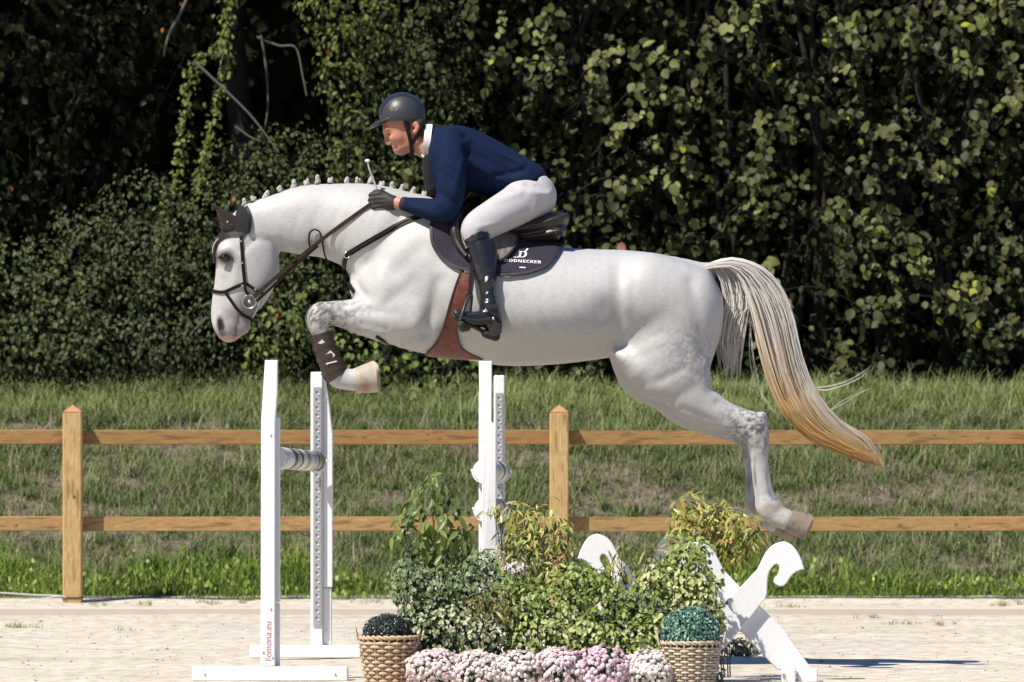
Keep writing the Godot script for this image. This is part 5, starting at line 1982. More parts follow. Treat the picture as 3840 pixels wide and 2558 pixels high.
	var where := [[1000, 1540, 68, 46, 2.22, "leftmost mound of pale pink chrysanthemums, beside the left basket"], [1098, 1546, 68, 48, 2.25, "second mound of chrysanthemums from the left, mostly white"], [1195, 1546, 68, 47, 2.25, "third mound of chrysanthemums from the left, whitish pink"], [1288, 1542, 66, 52, 2.25, "fourth mound of chrysanthemums from the left, pale pink and dense"], [1385, 1542, 68, 56, 2.25, "mauve pink mound of chrysanthemums, the pinkest of the row"], [1488, 1545, 62, 48, 2.2, "rightmost mound of white chrysanthemums, beside the right basket"]]
	var tone := [[Color(0.74, 0.60, 0.58), Color(0.78, 0.72, 0.64), Color(0.74, 0.54, 0.54)], [Color(0.78, 0.70, 0.66), Color(0.78, 0.66, 0.60), Color(0.74, 0.58, 0.58)], [Color(0.78, 0.68, 0.66), Color(0.72, 0.58, 0.50), Color(0.78, 0.72, 0.70)], [Color(0.76, 0.60, 0.60), Color(0.78, 0.68, 0.68), Color(0.74, 0.52, 0.56)], [Color(0.72, 0.42, 0.52), Color(0.76, 0.54, 0.62), Color(0.76, 0.64, 0.70)], [Color(0.78, 0.70, 0.66), Color(0.78, 0.74, 0.70), Color(0.74, 0.62, 0.56)]]
	for i in where.size():
		var wv: Array = where[i]
		var c := at(wv[0] * 1.6313, wv[1] * 1.6313, wv[4] - 0.10)
		var k: float = (CAM_Z - wv[4]) / FOCAL * 1.6313
		var rx: float = wv[2] * k
		var ry: float = wv[3] * k
		var t := thing("chrysanthemum", wv[5], "flowers", Vector3(c.x, 0, c.z), "chrysanthemums in front of the shrubs")
		var lp := []
		var lc := []
		for q in 420:
			var d := Vector3(r.randfn(0, 1), r.randfn(0, 1), r.randfn(0.2, 0.9)).normalized()
			var p := c + Vector3(d.x * rx, d.y * ry, d.z * 0.13) * r.randf_range(0.55, 0.93)
			if p.y < 0.005: continue
			lp.append(leaf_place(p, r.randf_range(0.014, 0.026), d + Vector3(0, 0.5, 0.4), 0.5, r))
			lc.append(pick([Color(0.06, 0.085, 0.03), Color(0.10, 0.125, 0.045), Color(0.045, 0.06, 0.025)], r))
		many("leaves", oval, lm, lp, lc, t)
		var bp := []
		var bc := []
		var placed := []
		for tries in 1500:
			if bp.size() >= 230: break
			var d := Vector3(r.randfn(0, 1), r.randfn(0, 1), r.randfn(0.4, 0.9)).normalized()
			var p := c + Vector3(d.x * rx, d.y * ry, d.z * 0.14) * (r.randf_range(0.92, 1.06) + 0.16 * noise.get_noise_3d(d.x * 1.6 + i * 7.0, d.y * 1.6, d.z * 1.6))
			if p.y < 0.015 or d.z < -0.35: continue
			if noise.get_noise_3d(p.x * 14.0, p.y * 14.0, p.z * 14.0) < -0.28: continue
			var clash := false
			for o in placed:
				if p.distance_squared_to(o) < 0.00014:
					clash = true
					break
			if clash: continue
			placed.append(p)
			var nn := (d * Vector3(1, 1, 1) + Vector3(r.randfn(0, 0.3), 0.35 + r.randfn(0, 0.3), 0.35)).normalized()
			var x := nn.cross(Vector3(0.3, 1, 0.2)).normalized()
			var s := r.randf_range(0.019, 0.027)
			bp.append(Transform3D(Basis(x * s, nn.cross(x) * s, nn * s), p))
			bc.append(pick(tone[i], r))
		leafage(t, bm, pm, bp, bc, 150, "flower", "more_flowers")
	# baskets with clipped balls
	basket("wicker_basket", "brown wicker basket at the left end of the flowers", 896.0, 1466.0, 69.0, 2.0, lin(0.50, 0.37, 0.235), r, 8.6)
	basket("wicker_basket", "paler grey brown wicker basket at the right, in front of the swan headed wing", 1588.0, 1478.0, 68.0, 2.1, lin(0.50, 0.42, 0.31), r, 6.2)
	topiary("boxwood_ball", "dark green clipped ball in the left wicker basket", 895.0, 1452.0, 62.0, 42.0, 1.97, [Color(0.012, 0.020, 0.014), Color(0.020, 0.030, 0.020), Color(0.035, 0.045, 0.032)], 0.010, r)
	topiary("boxwood_ball", "bluish green clipped ball in the right wicker basket", 1587.0, 1456.0, 68.0, 62.0, 2.1, [Color(0.075, 0.19, 0.135), Color(0.12, 0.26, 0.185), Color(0.25, 0.40, 0.29), Color(0.035, 0.085, 0.065)], 0.014, r)
	topiary("boxwood_ball", "small bluish clipped plant half hidden behind the left basket", 992.0, 1472.0, 26.0, 34.0, 1.9, [Color(0.045, 0.085, 0.065), Color(0.08, 0.12, 0.095), Color(0.03, 0.055, 0.04)], 0.016, r)

func topiary(called: String, label: String, x: float, y: float, rx: float, ry: float, z: float, cols: Array, size: float, r: RandomNumberGenerator) -> void:
	var c := at(x * 1.6313, y * 1.6313, z)
	var k: float = (CAM_Z - z) / FOCAL * 1.6313
	var t := thing(called, label, "topiary", c - Vector3(0, ry * k, 0), "")
	var core := MB.new()
	core.ball(c, Vector3(rx * k * 0.84, ry * k * 0.84, rx * k * 0.84), 10, 16)
	obj("stem", core.done(), mat(lin(0.010, 0.013, 0.008), 0.9), t)
	var pl := []
	var co := []
	for i in int(3600.0 * rx / 65.0):
		var d := Vector3(r.randfn(0, 1), r.randfn(0.2, 1), r.randfn(0.1, 1)).normalized()
		var p := c + Vector3(d.x * rx, d.y * ry, d.z * rx) * k * (r.randf_range(0.84, 1.02) + 0.05 * noise.get_noise_3d(d.x * 3, d.y * 3, d.z * 3))
		pl.append(leaf_place(p, size * r.randf_range(0.6, 1.2), d + Vector3(0, 0.4, 0.2), 0.6, r))
		co.append(pick(cols, r))
	many("leaves", leaf_mesh(0.7, 0.2), vmat(0.35), pl, co, t)

func basket(called: String, label: String, x: float, y: float, rpx: float, z: float, c: Color, r: RandomNumberGenerator, pitch_px: float) -> void:
	var k: float = (CAM_Z - z) / FOCAL * 1.6313
	var top := at(x * 1.6313, y * 1.6313, z)
	var rt := rpx * k
	var rb := rt * 0.74
	var h := top.y
	var t := thing(called, label, "basket", Vector3(top.x, 0, z), "wicker baskets")
	var stakes := 24
	var ms := []
	for q in 4:
		var f := r.randf_range(0.75, 1.25)
		var lc := c.srgb_to_linear()
		ms.append(tri(mat(lin(lc.r * f, lc.g * f, lc.b * f), 0.6), 30.0))
	for i in stakes:
		var a := TAU * i / stakes
		var mb := MB.new()
		mb.tube([Vector3(top.x + cos(a) * rb, 0.0, z + sin(a) * rb), Vector3(top.x + cos(a) * (rb + rt) * 0.5, h * 0.5, z + sin(a) * (rb + rt) * 0.5), Vector3(top.x + cos(a) * rt, h, z + sin(a) * rt)], 0.0036, 6)
		obj("stake", mb.done(), ms[i % 4], t)
	var pitch := pitch_px * k
	var rows := int((h - 0.016) / pitch)
	for q in rows:
		var mb := MB.new()
		var pts := []
		var yy := 0.004 + pitch * (q + 0.5)
		var rr := lerpf(rb, rt, yy / h)
		for i in stakes * 4 + 1:
			var a := TAU * i / (stakes * 4.0)
			var wv := sin(a * stakes * 0.5 + (PI if q % 2 == 1 else 0.0) + PI * 0.5 / 1.0)
			var rad := rr + 0.0062 * wv + r.randfn(0, 0.0004)
			pts.append(Vector3(top.x + cos(a) * rad, yy + 0.0008 * sin(a * 5.0 + q), z + sin(a) * rad))
		mb.tube(pts, pitch * 0.44, 6, false)
		obj("weaver", mb.done(), ms[r.randi() % 4], t)
	# twisted rim and a pair of handle stubs
	for s in 2:
		var pts := []
		for i in 121:
			var a := TAU * i / 120.0
			var tw := a * 14.0 + s * PI
			pts.append(Vector3(top.x + cos(a) * (rt + 0.005 * cos(tw)), h + 0.002 + 0.005 * sin(tw), z + sin(a) * (rt + 0.005 * cos(tw))))
		var mb := MB.new()
		mb.tube(pts, 0.0055, 6, false)
		obj("rim", mb.done(), ms[s], t)
	for sd in [1.0, -1.0]:
		var pts := []
		for i in 9:
			var a := PI * i / 8.0
			pts.append(Vector3(top.x + sd * (rt + 0.008 + 0.012 * sin(a)), h - 0.01 + 0.052 * sin(a), z + 0.035 * cos(a)))
		var mb := MB.new()
		mb.tube(pts, 0.005, 6)
		obj("handle", mb.done(), ms[2], t)

# ---------------------------------------------------------------- tack, laid on the horse's coat
func on_horse(x: float, y: float, off: float) -> Array:
	var z := horse.face_z(self, x, y)
	if z < -50.0:
		var p0 := at(x, y, 0.0)
		var best := Vector3(0, 1 if y < 1150 else -1, 0)
		if x < 850: best = Vector3(-1, 0, 0)
		return [p0, best]
	var p := at(x, y, z)
	var n := horse.grad(p)
	return [p + n * off, n]

func mirror(v: Vector3) -> Vector3:
	return Vector3(v.x, v.y, -v.z)

func edge_at(e: Array, t: float) -> Vector2:
	var f := t * (e.size() - 1)
	var i := mini(int(f), e.size() - 2)
	return Vector2(e[i][0], e[i][1]).lerp(Vector2(e[i + 1][0], e[i + 1][1]), f - i)

# cloth or leather between a left and a right edge (both run from top to bottom)
func patch(L: Array, R: Array, rows: int, cols: int, off: float, thick: float, far := false) -> ArrayMesh:
	var pts := []
	var nr := []
	var lc := curve(to_v2(L), 6)
	var rc := curve(to_v2(R), 6)
	for r in rows:
		var t := float(r) / (rows - 1)
		var a: Vector2 = lc[mini(int(t * (lc.size() - 1)), lc.size() - 1)].lerp(lc[mini(int(t * (lc.size() - 1)) + 1, lc.size() - 1)], fmod(t * (lc.size() - 1), 1.0))
		var b: Vector2 = rc[mini(int(t * (rc.size() - 1)), rc.size() - 1)].lerp(rc[mini(int(t * (rc.size() - 1)) + 1, rc.size() - 1)], fmod(t * (rc.size() - 1), 1.0))
		for q in cols:
			var w := a.lerp(b, float(q) / (cols - 1))
			var h := on_horse(w.x, w.y, off)
			pts.append(mirror(h[0]) if far else h[0])
			nr.append(mirror(h[1]) if far else h[1])
	var mb := MB.new()
	mb.sheet(pts, nr, rows, cols, thick)
	return mb.done()

func to_v2(a: Array) -> Array:
	var o := []
	for q in a: o.append(Vector2(q[0], q[1]))
	return o

func lie(pts: Array, w: float, t: float, off := 0.004, sub := 6, far := false) -> ArrayMesh:
	var c := curve(to_v2(pts), sub)
	var P := []
	var N := []
	for q in c:
		var h := on_horse(q.x, q.y, off)
		P.append(mirror(h[0]) if far else h[0])
		N.append(mirror(h[1]) if far else h[1])
	for i in range(1, P.size() - 1):
		P[i] = (P[i - 1] as Vector3) * 0.25 + (P[i] as Vector3) * 0.5 + (P[i + 1] as Vector3) * 0.25
	var mb := MB.new()
	mb.strap(P, N, w, t)
	return mb.done()

func build_tack() -> void:
	var leather := mat(lin(0.020, 0.015, 0.012), 0.38)
	leather.heightmap_enabled = true
	tri(leather, 14.0)
	leather.heightmap_texture = ntex(61, 0.06, null, 3, 256)
	leather.heightmap_scale = 0.05
	M.leather = leather
	# saddle cloth
	var quilt := tri(mat(lin(0.026, 0.020, 0.040), 0.85), 9.0)
	quilt.albedo_texture = ntex(62, 0.05, ramp([0.3, 0.5, 0.7], [Color(0.55, 0.55, 0.55), Color(0.85, 0.82, 0.85), Color(1, 1, 1)]), 3, 256)
	quilt.heightmap_enabled = true
	quilt.heightmap_texture = ntex(63, 0.05, null, 2, 256)
	quilt.heightmap_scale = 0.35
	var L := [[1632, 826], [1620, 850], [1619, 895], [1628, 930], [1652, 962], [1690, 995], [1735, 1012], [1790, 1024]]
	var R := [[2118, 893], [2116, 905], [2108, 922], [2094, 946], [2078, 972], [2052, 1002], [2020, 1018], [1975, 1030]]
	var pad := thing("saddle_cloth", "dark purple saddle cloth with black edge and white lettering under the saddle", "saddle cloth", at(1850, 900, 0))
	var cl := obj("cloth", patch(L, R, 30, 46, 0.012, 0.008), quilt, pad)
	obj("cloth", patch(L, R, 30, 46, 0.012, 0.008, true), quilt, pad)
	var rim := []
	for q in L: rim.append(q)
	for i in range(1, 8):
		rim.append([lerpf(1790, 1975, i / 8.0), lerpf(1024, 1030, i / 8.0) + 9.0 * sin(i / 8.0 * PI)])
	for i in range(R.size() - 1, -1, -1): rim.append(R[i])
	var bind := mat(lin(0.010, 0.010, 0.014), 0.6)
	obj("binding", lie(rim, 0.013, 0.010, 0.016, 4), bind, cl)
	# lettering and emblem
	var prt := mat(lin(0.72, 0.72, 0.74), 0.6)
	var h0 := on_horse(1958, 992, 0.0)
	var nn: Vector3 = h0[1]
	var ux := (Vector3(1, -0.012, 0) - nn * nn.x).normalized()
	var uy := nn.cross(ux).normalized()
	var txt := text_mesh("OODNECKER", 0.0225, true)
	obj("lettering", txt, prt, cl, Transform3D(Basis(ux * 1.22, uy, nn), (h0[0] as Vector3) + nn * 0.0225))
	var h1 := on_horse(1958, 967, 0.0)
	var sk := (uy + ux * 0.22)
	obj("emblem", text_mesh("D", 0.050, true, true), prt, cl, Transform3D(Basis(ux * 1.15, sk, nn), (h1[0] as Vector3) + nn * 0.0225))
	var fl := MB.new()
	var h2 := on_horse(1973, 951, 0.0)
	fl.box(Transform3D(Basis(ux.rotated(nn, 1.0), nn.cross(ux.rotated(nn, 1.0)), nn), (h2[0] as Vector3) + nn * 0.0228), Vector3(0.024, 0.007, 0.002), 0.0008)
	fl.box(Transform3D(Basis(ux, uy, nn), (on_horse(1944, 978, 0.0)[0] as Vector3) + nn * 0.0226 - ux * 0.012), Vector3(0.022, 0.004, 0.002), 0.0008)
	obj("emblem_stroke", fl.done(), prt, cl)
	var st := MB.new()
	var h3 := on_horse(1958, 1015, 0.0)
	st.box(Transform3D(Basis(ux, uy, nn), (h3[0] as Vector3) + nn * 0.021), Vector3(0.028, 0.006, 0.003), 0.001)
	obj("maker_tab", st.done(), prt, cl)

	# saddle
	var sad := thing("saddle", "dark brown leather jumping saddle with high cantle under the rider", "saddle", at(1900, 850, 0))
	var sb := Blob.new()
	sb.chain(limb([[1700, 800, 0, 40, 0.075], [1745, 812, 0, 36, 0.095], [1850, 848, 0, 34, 0.13], [1960, 856, 0, 36, 0.165], [2050, 838, 0, 38, 0.175], [2098, 826, 0, 32, 0.165], [2120, 815, 0, 16, 0.14]]), 0.02)
	sb.chain(limb([[1930, 868, 0, 30, 0.17], [2040, 862, 0, 36, 0.185], [2100, 866, 0, 26, 0.18]], 3), 0.015)
	sb.chain(limb([[1960, 893, 0.06, 22, 0.10], [2080, 886, 0.06, 20, 0.11]], 3), 0.008)
	sb.groove(at(1950, 880, 0.17), at(2110, 846, 0.17), 0.008, 0.008)
	sb.groove(at(1980, 858, 0.18), at(2125, 826, 0.17), 0.006, 0.006)
	sb.groove(at(1950, 904, 0.16), at(2110, 886, 0.16), 0.006, 0.006)
	sb.build(0.008)
	var smb := MB.new()
	sb.surface(smb, plain_paint)
	obj("seat", smb.done(), leather, sad)
	var flapm := mat(lin(0.21, 0.185, 0.16), 0.5)
	tri(flapm, 8.0)
	flapm.albedo_texture = ntex(64, 0.03, ramp([0.25, 0.75], [Color(0.7, 0.68, 0.66), Color(1, 1, 1)]), 4, 256)
	var FL := [[1722, 806], [1704, 850], [1714, 905], [1740, 955], [1775, 990]]
	var FR := [[1985, 862], [1952, 885], [1936, 915], [1925, 948], [1888, 988]]
	var fp := obj("flap", patch(FL, FR, 22, 26, 0.026, 0.007), flapm, sad)
	obj("flap", patch(FL, FR, 22, 26, 0.026, 0.007, true), flapm, sad)
	obj("edge_roll", lie([[1985, 868], [1952, 888], [1936, 918], [1922, 952], [1888, 985], [1850, 995]], 0.008, 0.008, 0.034, 5), M.leather, fp)
	var blk := MB.new()
	for s in 2:
		var kp := []
		var kr := []
		for q in [[1742, 800], [1706, 830], [1698, 870], [1708, 912], [1730, 950], [1752, 976]]:
			var h := on_horse(q[0], q[1], 0.040)
			kp.append(h[0] if s == 0 else mirror(h[0]))
		for i in curve(kp, 4).size():
			kr.append(0.020 * (0.55 + 0.55 * sin(PI * minf(float(i) / 20.0 + 0.12, 1.0))))
		blk.tube(curve(kp, 4), kr, 12)
	obj("knee_roll", blk.done(), leather, sad)
	for s in 2:
		var kp := []
		for q in [[1762, 806], [1732, 838], [1724, 880], [1734, 920], [1752, 955]]:
			var h := on_horse(q[0], q[1], 0.048)
			kp.append(h[0] if s == 0 else mirror(h[0]))
		var lb := MB.new()
		lb.tube(curve(kp, 4), 0.011, 9)
		obj("knee_pad", lb.done(), leather, sad)
	# girth with stud guard
	var gir := tri(mat(lin(0.165, 0.040, 0.020), 0.55), 5.0)
	gir.albedo_texture = ntex(65, 0.02, ramp([0.2, 0.8], [Color(0.72, 0.66, 0.62), Color(1, 1, 1)]), 5, 256)
	var GL := [[1738, 1000], [1712, 1065], [1690, 1135], [1665, 1220], [1632, 1285], [1598, 1322], [1604, 1334]]
	var GR := [[1772, 1000], [1766, 1060], [1752, 1110], [1722, 1200], [1716, 1250], [1735, 1305], [1812, 1346]]
	var gt := thing("girth", "reddish brown leather girth widening to a stud guard under the horse's chest", "girth", at(1700, 1200, 0.0))
	obj("guard", patch(GL, GR, 40, 14, 0.004, 0.007), gir, gt)
	obj("guard", patch(GL, GR, 40, 14, 0.004, 0.007, true), gir, gt)
	var ge := mat(lin(0.045, 0.014, 0.009), 0.5)
	obj("edge", lie(GR.slice(0, 6), 0.006, 0.006, 0.012, 5), ge, gt)
	obj("edge", lie(GL.slice(0, 6), 0.006, 0.006, 0.012, 5), ge, gt)
	var bk := MB.new()
	for q in [[1748, 1018], [1760, 1018]]:
		var h := on_horse(q[0], q[1], 0.014)
		bk.box(Transform3D(Basis(Vector3(0, 0, 1), 0.2), h[0]), Vector3(0.012, 0.02, 0.006), 0.001)
	obj("buckle", bk.done(), M.steel, gt)
	# breastplate
	var br := thing("breastplate", "dark leather breastplate strap running from the saddle round the horse's chest", "breastplate", at(1320, 1000, 0))
	obj("strap", lie([[1640, 800], [1557, 819], [1500, 842], [1430, 880], [1360, 920], [1307, 952]], 0.024, 0.005, 0.005), M.strap, br)
	obj("stitch_line", lie([[1640, 799], [1557, 818], [1500, 841], [1430, 879], [1360, 919], [1310, 949]], 0.006, 0.003, 0.0105), M.rein, br)
	obj("strap", lie([[1307, 952], [1292, 985], [1296, 1034], [1312, 1066], [1330, 1094]], 0.020, 0.005, 0.005), M.strap, br)
	obj("strap", lie([[1640, 800], [1557, 819], [1500, 842], [1430, 880], [1360, 920], [1307, 952], [1292, 985], [1296, 1034], [1330, 1094]], 0.022, 0.005, 0.005, 6, true), M.strap, br)
	obj("belly_strap", lie([[1412, 1258], [1450, 1283], [1500, 1310], [1550, 1326], [1592, 1333]], 0.016, 0.006, 0.006), M.strap, br)
	var rg := MB.new()
	var rgp := []
	var hc := on_horse(1305, 953, 0.010)
	for i in 17:
		rgp.append((hc[0] as Vector3) + Vector3(cos(TAU * i / 16.0), sin(TAU * i / 16.0), 0) * 0.013)
	rg.tube(rgp, 0.003, 6, false)
	obj("ring", rg.done(), M.steel, br)
	build_bridle()
	build_boots()

func build_bridle() -> void:
	var bd := thing("bridle", "dark leather bridle with crossed noseband, ring bit and reins", "bridle", at(900, 880, 0))
	for far in [false, true]:
		var head := obj("headstall", lie([[925, 868], [906, 892], [908, 940], [912, 1000], [918, 1058]], 0.015, 0.005, 0.004, 6, far), M.strap, bd)
		obj("browband", lie([[918, 880], [880, 878], [845, 886], [822, 905], [811, 932]], 0.020, 0.007, 0.005, 6, far), M.leather, bd)
		obj("noseband", lie([[801, 1092], [822, 1096], [846, 1094], [880, 1078], [918, 1062]], 0.015, 0.005, 0.004, 6, far), M.strap, bd)
		obj("noseband", lie([[846, 1096], [868, 1128], [890, 1160], [915, 1184], [936, 1194]], 0.013, 0.005, 0.004, 6, far), M.strap, bd)
		obj("noseband", lie([[918, 1060], [942, 1076], [964, 1092], [985, 1100]], 0.013, 0.005, 0.004, 6, far), M.strap, bd)
		if not far:
			obj("cheek_strap", lie([[922, 1058], [918, 1075], [924, 1095], [932, 1104]], 0.012, 0.004, 0.007), M.strap, bd)
			var bk := MB.new()
			for q in [[909, 1070], [907, 985], [903, 905], [956, 1084]]:
				var h := on_horse(q[0], q[1], 0.009)
				bk.box(Transform3D(Basis(Vector3(0, 0, 1), -0.2), h[0]), Vector3(0.012, 0.009, 0.004), 0.001)
			obj("buckle", bk.done(), M.steel, head)
	# padded front line of the browband that shows before the forehead, with pale piping
	var bp := []
	for q in [[884, 876], [850, 882], [822, 898], [806, 922], [801, 950], [804, 985]]:
		bp.append(at(q[0], q[1], 0.03))
	var bb := MB.new()
	bb.tube(curve(bp, 5), 0.007, 7)
	obj("browband", bb.done(), M.leather, bd)
	var pp := []
	for q in [[880, 872], [848, 878], [818, 895], [801, 920], [797, 948]]:
		pp.append(at(q[0], q[1], 0.033))
	var pb := MB.new()
	pb.tube(curve(pp, 5), 0.0025, 6)
	obj("piping", pb.done(), mat(lin(0.45, 0.45, 0.44), 0.5), bd)
	# bit ring and cheek
	var h := on_horse(934, 1128, 0.012)
	var c: Vector3 = h[0]
	var ring := MB.new()
	var rp := []
	for i in 25:
		var a := TAU * i / 24.0
		rp.append(c + Vector3(cos(a) * 0.030, sin(a) * 0.030, 0.004 * cos(a)))
	ring.tube(rp, 0.0032, 7, false)
	obj("bit_ring", ring.done(), M.steel, bd)
	var ring2 := MB.new()
	for i in 25: rp[i] = mirror(rp[i])
	ring2.tube(rp, 0.0032, 7, false)
	obj("bit_ring", ring2.done(), M.steel, bd)
	var mp := MB.new()
	mp.ball(c, Vector3(0.009, 0.009, 0.006), 6, 10)
	mp.tube([c, mirror(c)], 0.006, 7)
	obj("mouthpiece", mp.done(), M.steel, bd)
	# pale curb strap below the bit ring
	obj("chin_strap", lie([[976, 1108], [968, 1140], [952, 1172], [941, 1192]], 0.008, 0.004, 0.006), mat(lin(0.40, 0.39, 0.36), 0.5), bd)
	# reins to both hands
	for far in [false, true]:
		var P := []
		var N := []
		var from := Vector2(952, 1114)
		var to := Vector2(1392, 764)
		for i in 41:
			var t := i / 40.0
			var q := from.lerp(to, t) + Vector2(0, -13.0 * sin(t * PI))
			var z := lerpf(0.075, 0.145, t)
			var sz := horse.face_z(self, q.x, q.y)
			if sz > -50.0: z = maxf(z, sz + 0.008)
			var p := at(q.x, q.y, z)
			P.append(mirror(p) if far else p)
			N.append(Vector3(0, 0, -1 if far else 1))
		for k in 3:
			for i in range(1, 40):
				P[i].z = (P[i - 1].z + P[i].z * 2.0 + P[i + 1].z) * 0.25
		var mb := MB.new()
		mb.strap(P, N, 0.017, 0.005)
		obj("rein", mb.done(), M.rein, bd)
		if not far:
			var mb2 := MB.new()
			var P2 := []
			for i in range(0, 22):
				P2.append((P[i] as Vector3) + Vector3(0.012, -0.020 + 0.016 * i / 22.0, 0.004))
			mb2.strap(P2, N.slice(0, 22), 0.012, 0.004)
			obj("rein", mb2.done(), M.strap, bd)
			# martingale loop over the rein
			var lp := []
			for q in [[1164, 935], [1158, 900], [1162, 873], [1179, 861], [1198, 870], [1208, 900], [1213, 935], [1220, 962], [1232, 985]]:
				var zz := horse.face_z(self, q[0], q[1])
				lp.append(at(q[0], q[1], maxf(zz, 0.06) + 0.012))
			var lb := MB.new()
			lb.tube(curve(lp, 4), 0.0038, 6)
			obj("martingale_loop", lb.done(), M.strap, bd)
			var kb := MB.new()
			kb.ball(P[14] + Vector3(0.0, 0.0, 0.004), Vector3(0.014, 0.011, 0.006), 6, 10)
			obj("rein_stop", kb.done(), M.strap, bd)
	# ear bonnet: cap over the poll and two ear covers
	var en := thing("ear_bonnet", "brown and charcoal ear bonnet covering the horse's ears and poll", "ear bonnet", at(900, 840, 0))
	var cap := tri(mat(lin(0.010, 0.010, 0.013), 0.95), 20.0)
	cap.heightmap_enabled = true
	cap.heightmap_texture = ntex(66, 0.08, null, 2, 256)
	cap.heightmap_scale = 0.1
	for far in [false, true]:
		obj("cap", patch([[904, 776], [888, 800], [884, 840], [884, 872]], [[928, 782], [936, 810], [938, 846], [930, 876]], 14, 10, 0.005, 0.008, far), cap, en)
	for far in [false, true]:
		obj("cap", lie([[896, 862], [868, 862], [840, 872], [820, 892]], 0.034, 0.006, 0.003, 5, far), cap, en)
	obj("trim", lie([[928, 780], [937, 806], [939, 846], [930, 876]], 0.012, 0.008, 0.010, 5), M.strap, en)
	var earm := tri(mat(lin(0.024, 0.016, 0.014), 0.95), 25.0)
	earm.heightmap_enabled = true
	earm.heightmap_texture = cap.heightmap_texture
	earm.heightmap_scale = 0.12
	for s in [1.0, -1.0]:
		var eb := Blob.new()
		var dx := 0.0 if s > 0 else -6.0
		eb.chain(limb([[872 + dx, 840, 0.045 * s, 31, 0.030], [852 + dx, 820, 0.052 * s, 25, 0.024], [827 + dx, 794, 0.058 * s, 14, 0.016], [798 + dx, 764, 0.062 * s, 2.5, 0.004]]), 0.01)
		eb.chain(limb([[864 + dx, 856, 0.045 * s, 24, 0.028], [850 + dx, 852, 0.045 * s, 20, 0.024]], 1), 0.015)
		eb.groove(at(862 + dx, 838, 0.078 * s), at(815 + dx, 788, 0.075 * s), 0.010, 0.010)
		eb.build(0.004)
		var mb := MB.new()
		eb.surface(mb, plain_paint)
		obj("ear_cover", mb.done(), earm, en)
	var bt := MB.new()
	bt.ball(at(853, 832, 0.082), Vector3(0.004, 0.004, 0.003), 5, 8)
	obj("button", bt.done(), mat(lin(0.6, 0.6, 0.58), 0.4), en)

func build_boots() -> void:
	var bm := tri(mat(lin(0.050, 0.031, 0.023), 0.6), 10.0)
	bm.albedo_texture = ntex(67, 0.03, ramp([0.2, 0.8], [Color(0.7, 0.66, 0.62), Color(1, 1, 1)]), 4, 256)
	var strapm := mat(lin(0.040, 0.022, 0.014), 0.5)
	for s in [1.0, -1.0]:
		var t := thing("tendon_boot", "brown tendon boot on the near foreleg, with straps and white marks" if s > 0 else "brown tendon boot on the far foreleg, hidden behind the near one", "horse boot", at(1240, 1330, 0.15 * s), "")
		var nodes := []
		for q in [[1206, 1250, 0.15, 36, 0.040], [1216, 1285, 0.15, 38, 0.040], [1230, 1325, 0.15, 39, 0.040], [1248, 1368, 0.15, 41, 0.044], [1262, 1400, 0.15, 43, 0.047], [1270, 1414, 0.15, 38, 0.044]]:
			nodes.append([q[0] + (0 if s > 0 else -8), q[1] + (0 if s > 0 else 4), q[2] * s, q[3], q[4]])
		var c := limb(nodes, 4)
		var P := []
		var A := []
		var B := []
		for i in c.size():
			var p := Vector3(c[i][0], c[i][1], c[i][2])
			var a: Array = c[maxi(i - 1, 0)]
			var b: Array = c[mini(i + 1, c.size() - 1)]
			var d := Vector3(b[0] - a[0], b[1] - a[1], 0).normalized()
			P.append(p)
			A.append(Vector3(-d.y, d.x, 0) * c[i][3])
			B.append(Vector3(0, 0, 1) * c[i][4])
		var mb := MB.new()
		mb.rings(P, A, B, 24)
		obj("shell", mb.done(), bm, t)
		for k in [5, 9, 14]:
			var sb := MB.new()
			var P2 := []
			var A2 := []
			var B2 := []
			var d: Vector3 = (P[k + 1] - P[k - 1]).normalized()
			for e in [-0.011, -0.008, 0.008, 0.011]:
				P2.append(P[k] + d * e)
				var f := 1.07 if absf(e) < 0.01 else 1.0
				A2.append(A[k] * f)
				B2.append(B[k] * f)
			sb.rings(P2, A2, B2, 24)
			obj("strap", sb.done(), strapm, t)
		if s > 0:
			var wm := mat(lin(0.62, 0.60, 0.57), 0.6)
			for q in [[1206, 1282, 0.9], [1237, 1326, 1.2], [1243, 1360, 0.8]]:
				var e := MB.new()
				var z := 0.15 + 0.040
				var p := at(q[0], q[1], z)
				if q[1] > 1350:
					e.box(Transform3D(Basis(Vector3(0, 0, 1), 0.25), p + Vector3(0, 0, 0.006)), Vector3(0.050, 0.006, 0.003), 0.001)
				else:
					e.tri(p + Vector3(-0.020, -0.008, 0.0) * q[2], p + Vector3(0.020, -0.006, 0) * q[2], p + Vector3(0.002, 0.012, 0.002) * q[2])
					e.tri(p + Vector3(-0.016, -0.008, 0.001) * q[2], p + Vector3(0.012, -0.014, 0) * q[2], p + Vector3(0.020, -0.006, 0.0) * q[2])
				obj("mark", e.done(), wm, t)

# ---------------------------------------------------------------- rider
func thin(nodes: Array, f: float) -> Array:
	var o := []
	for n in nodes:
		o.append([n[0], n[1], n[2], n[3] * f, n[4] * f])
	return o

func flip(nodes: Array) -> Array:
	var o := []
	for n in nodes:
		o.append([n[0], n[1], -n[2], n[3], n[4]])
	return o

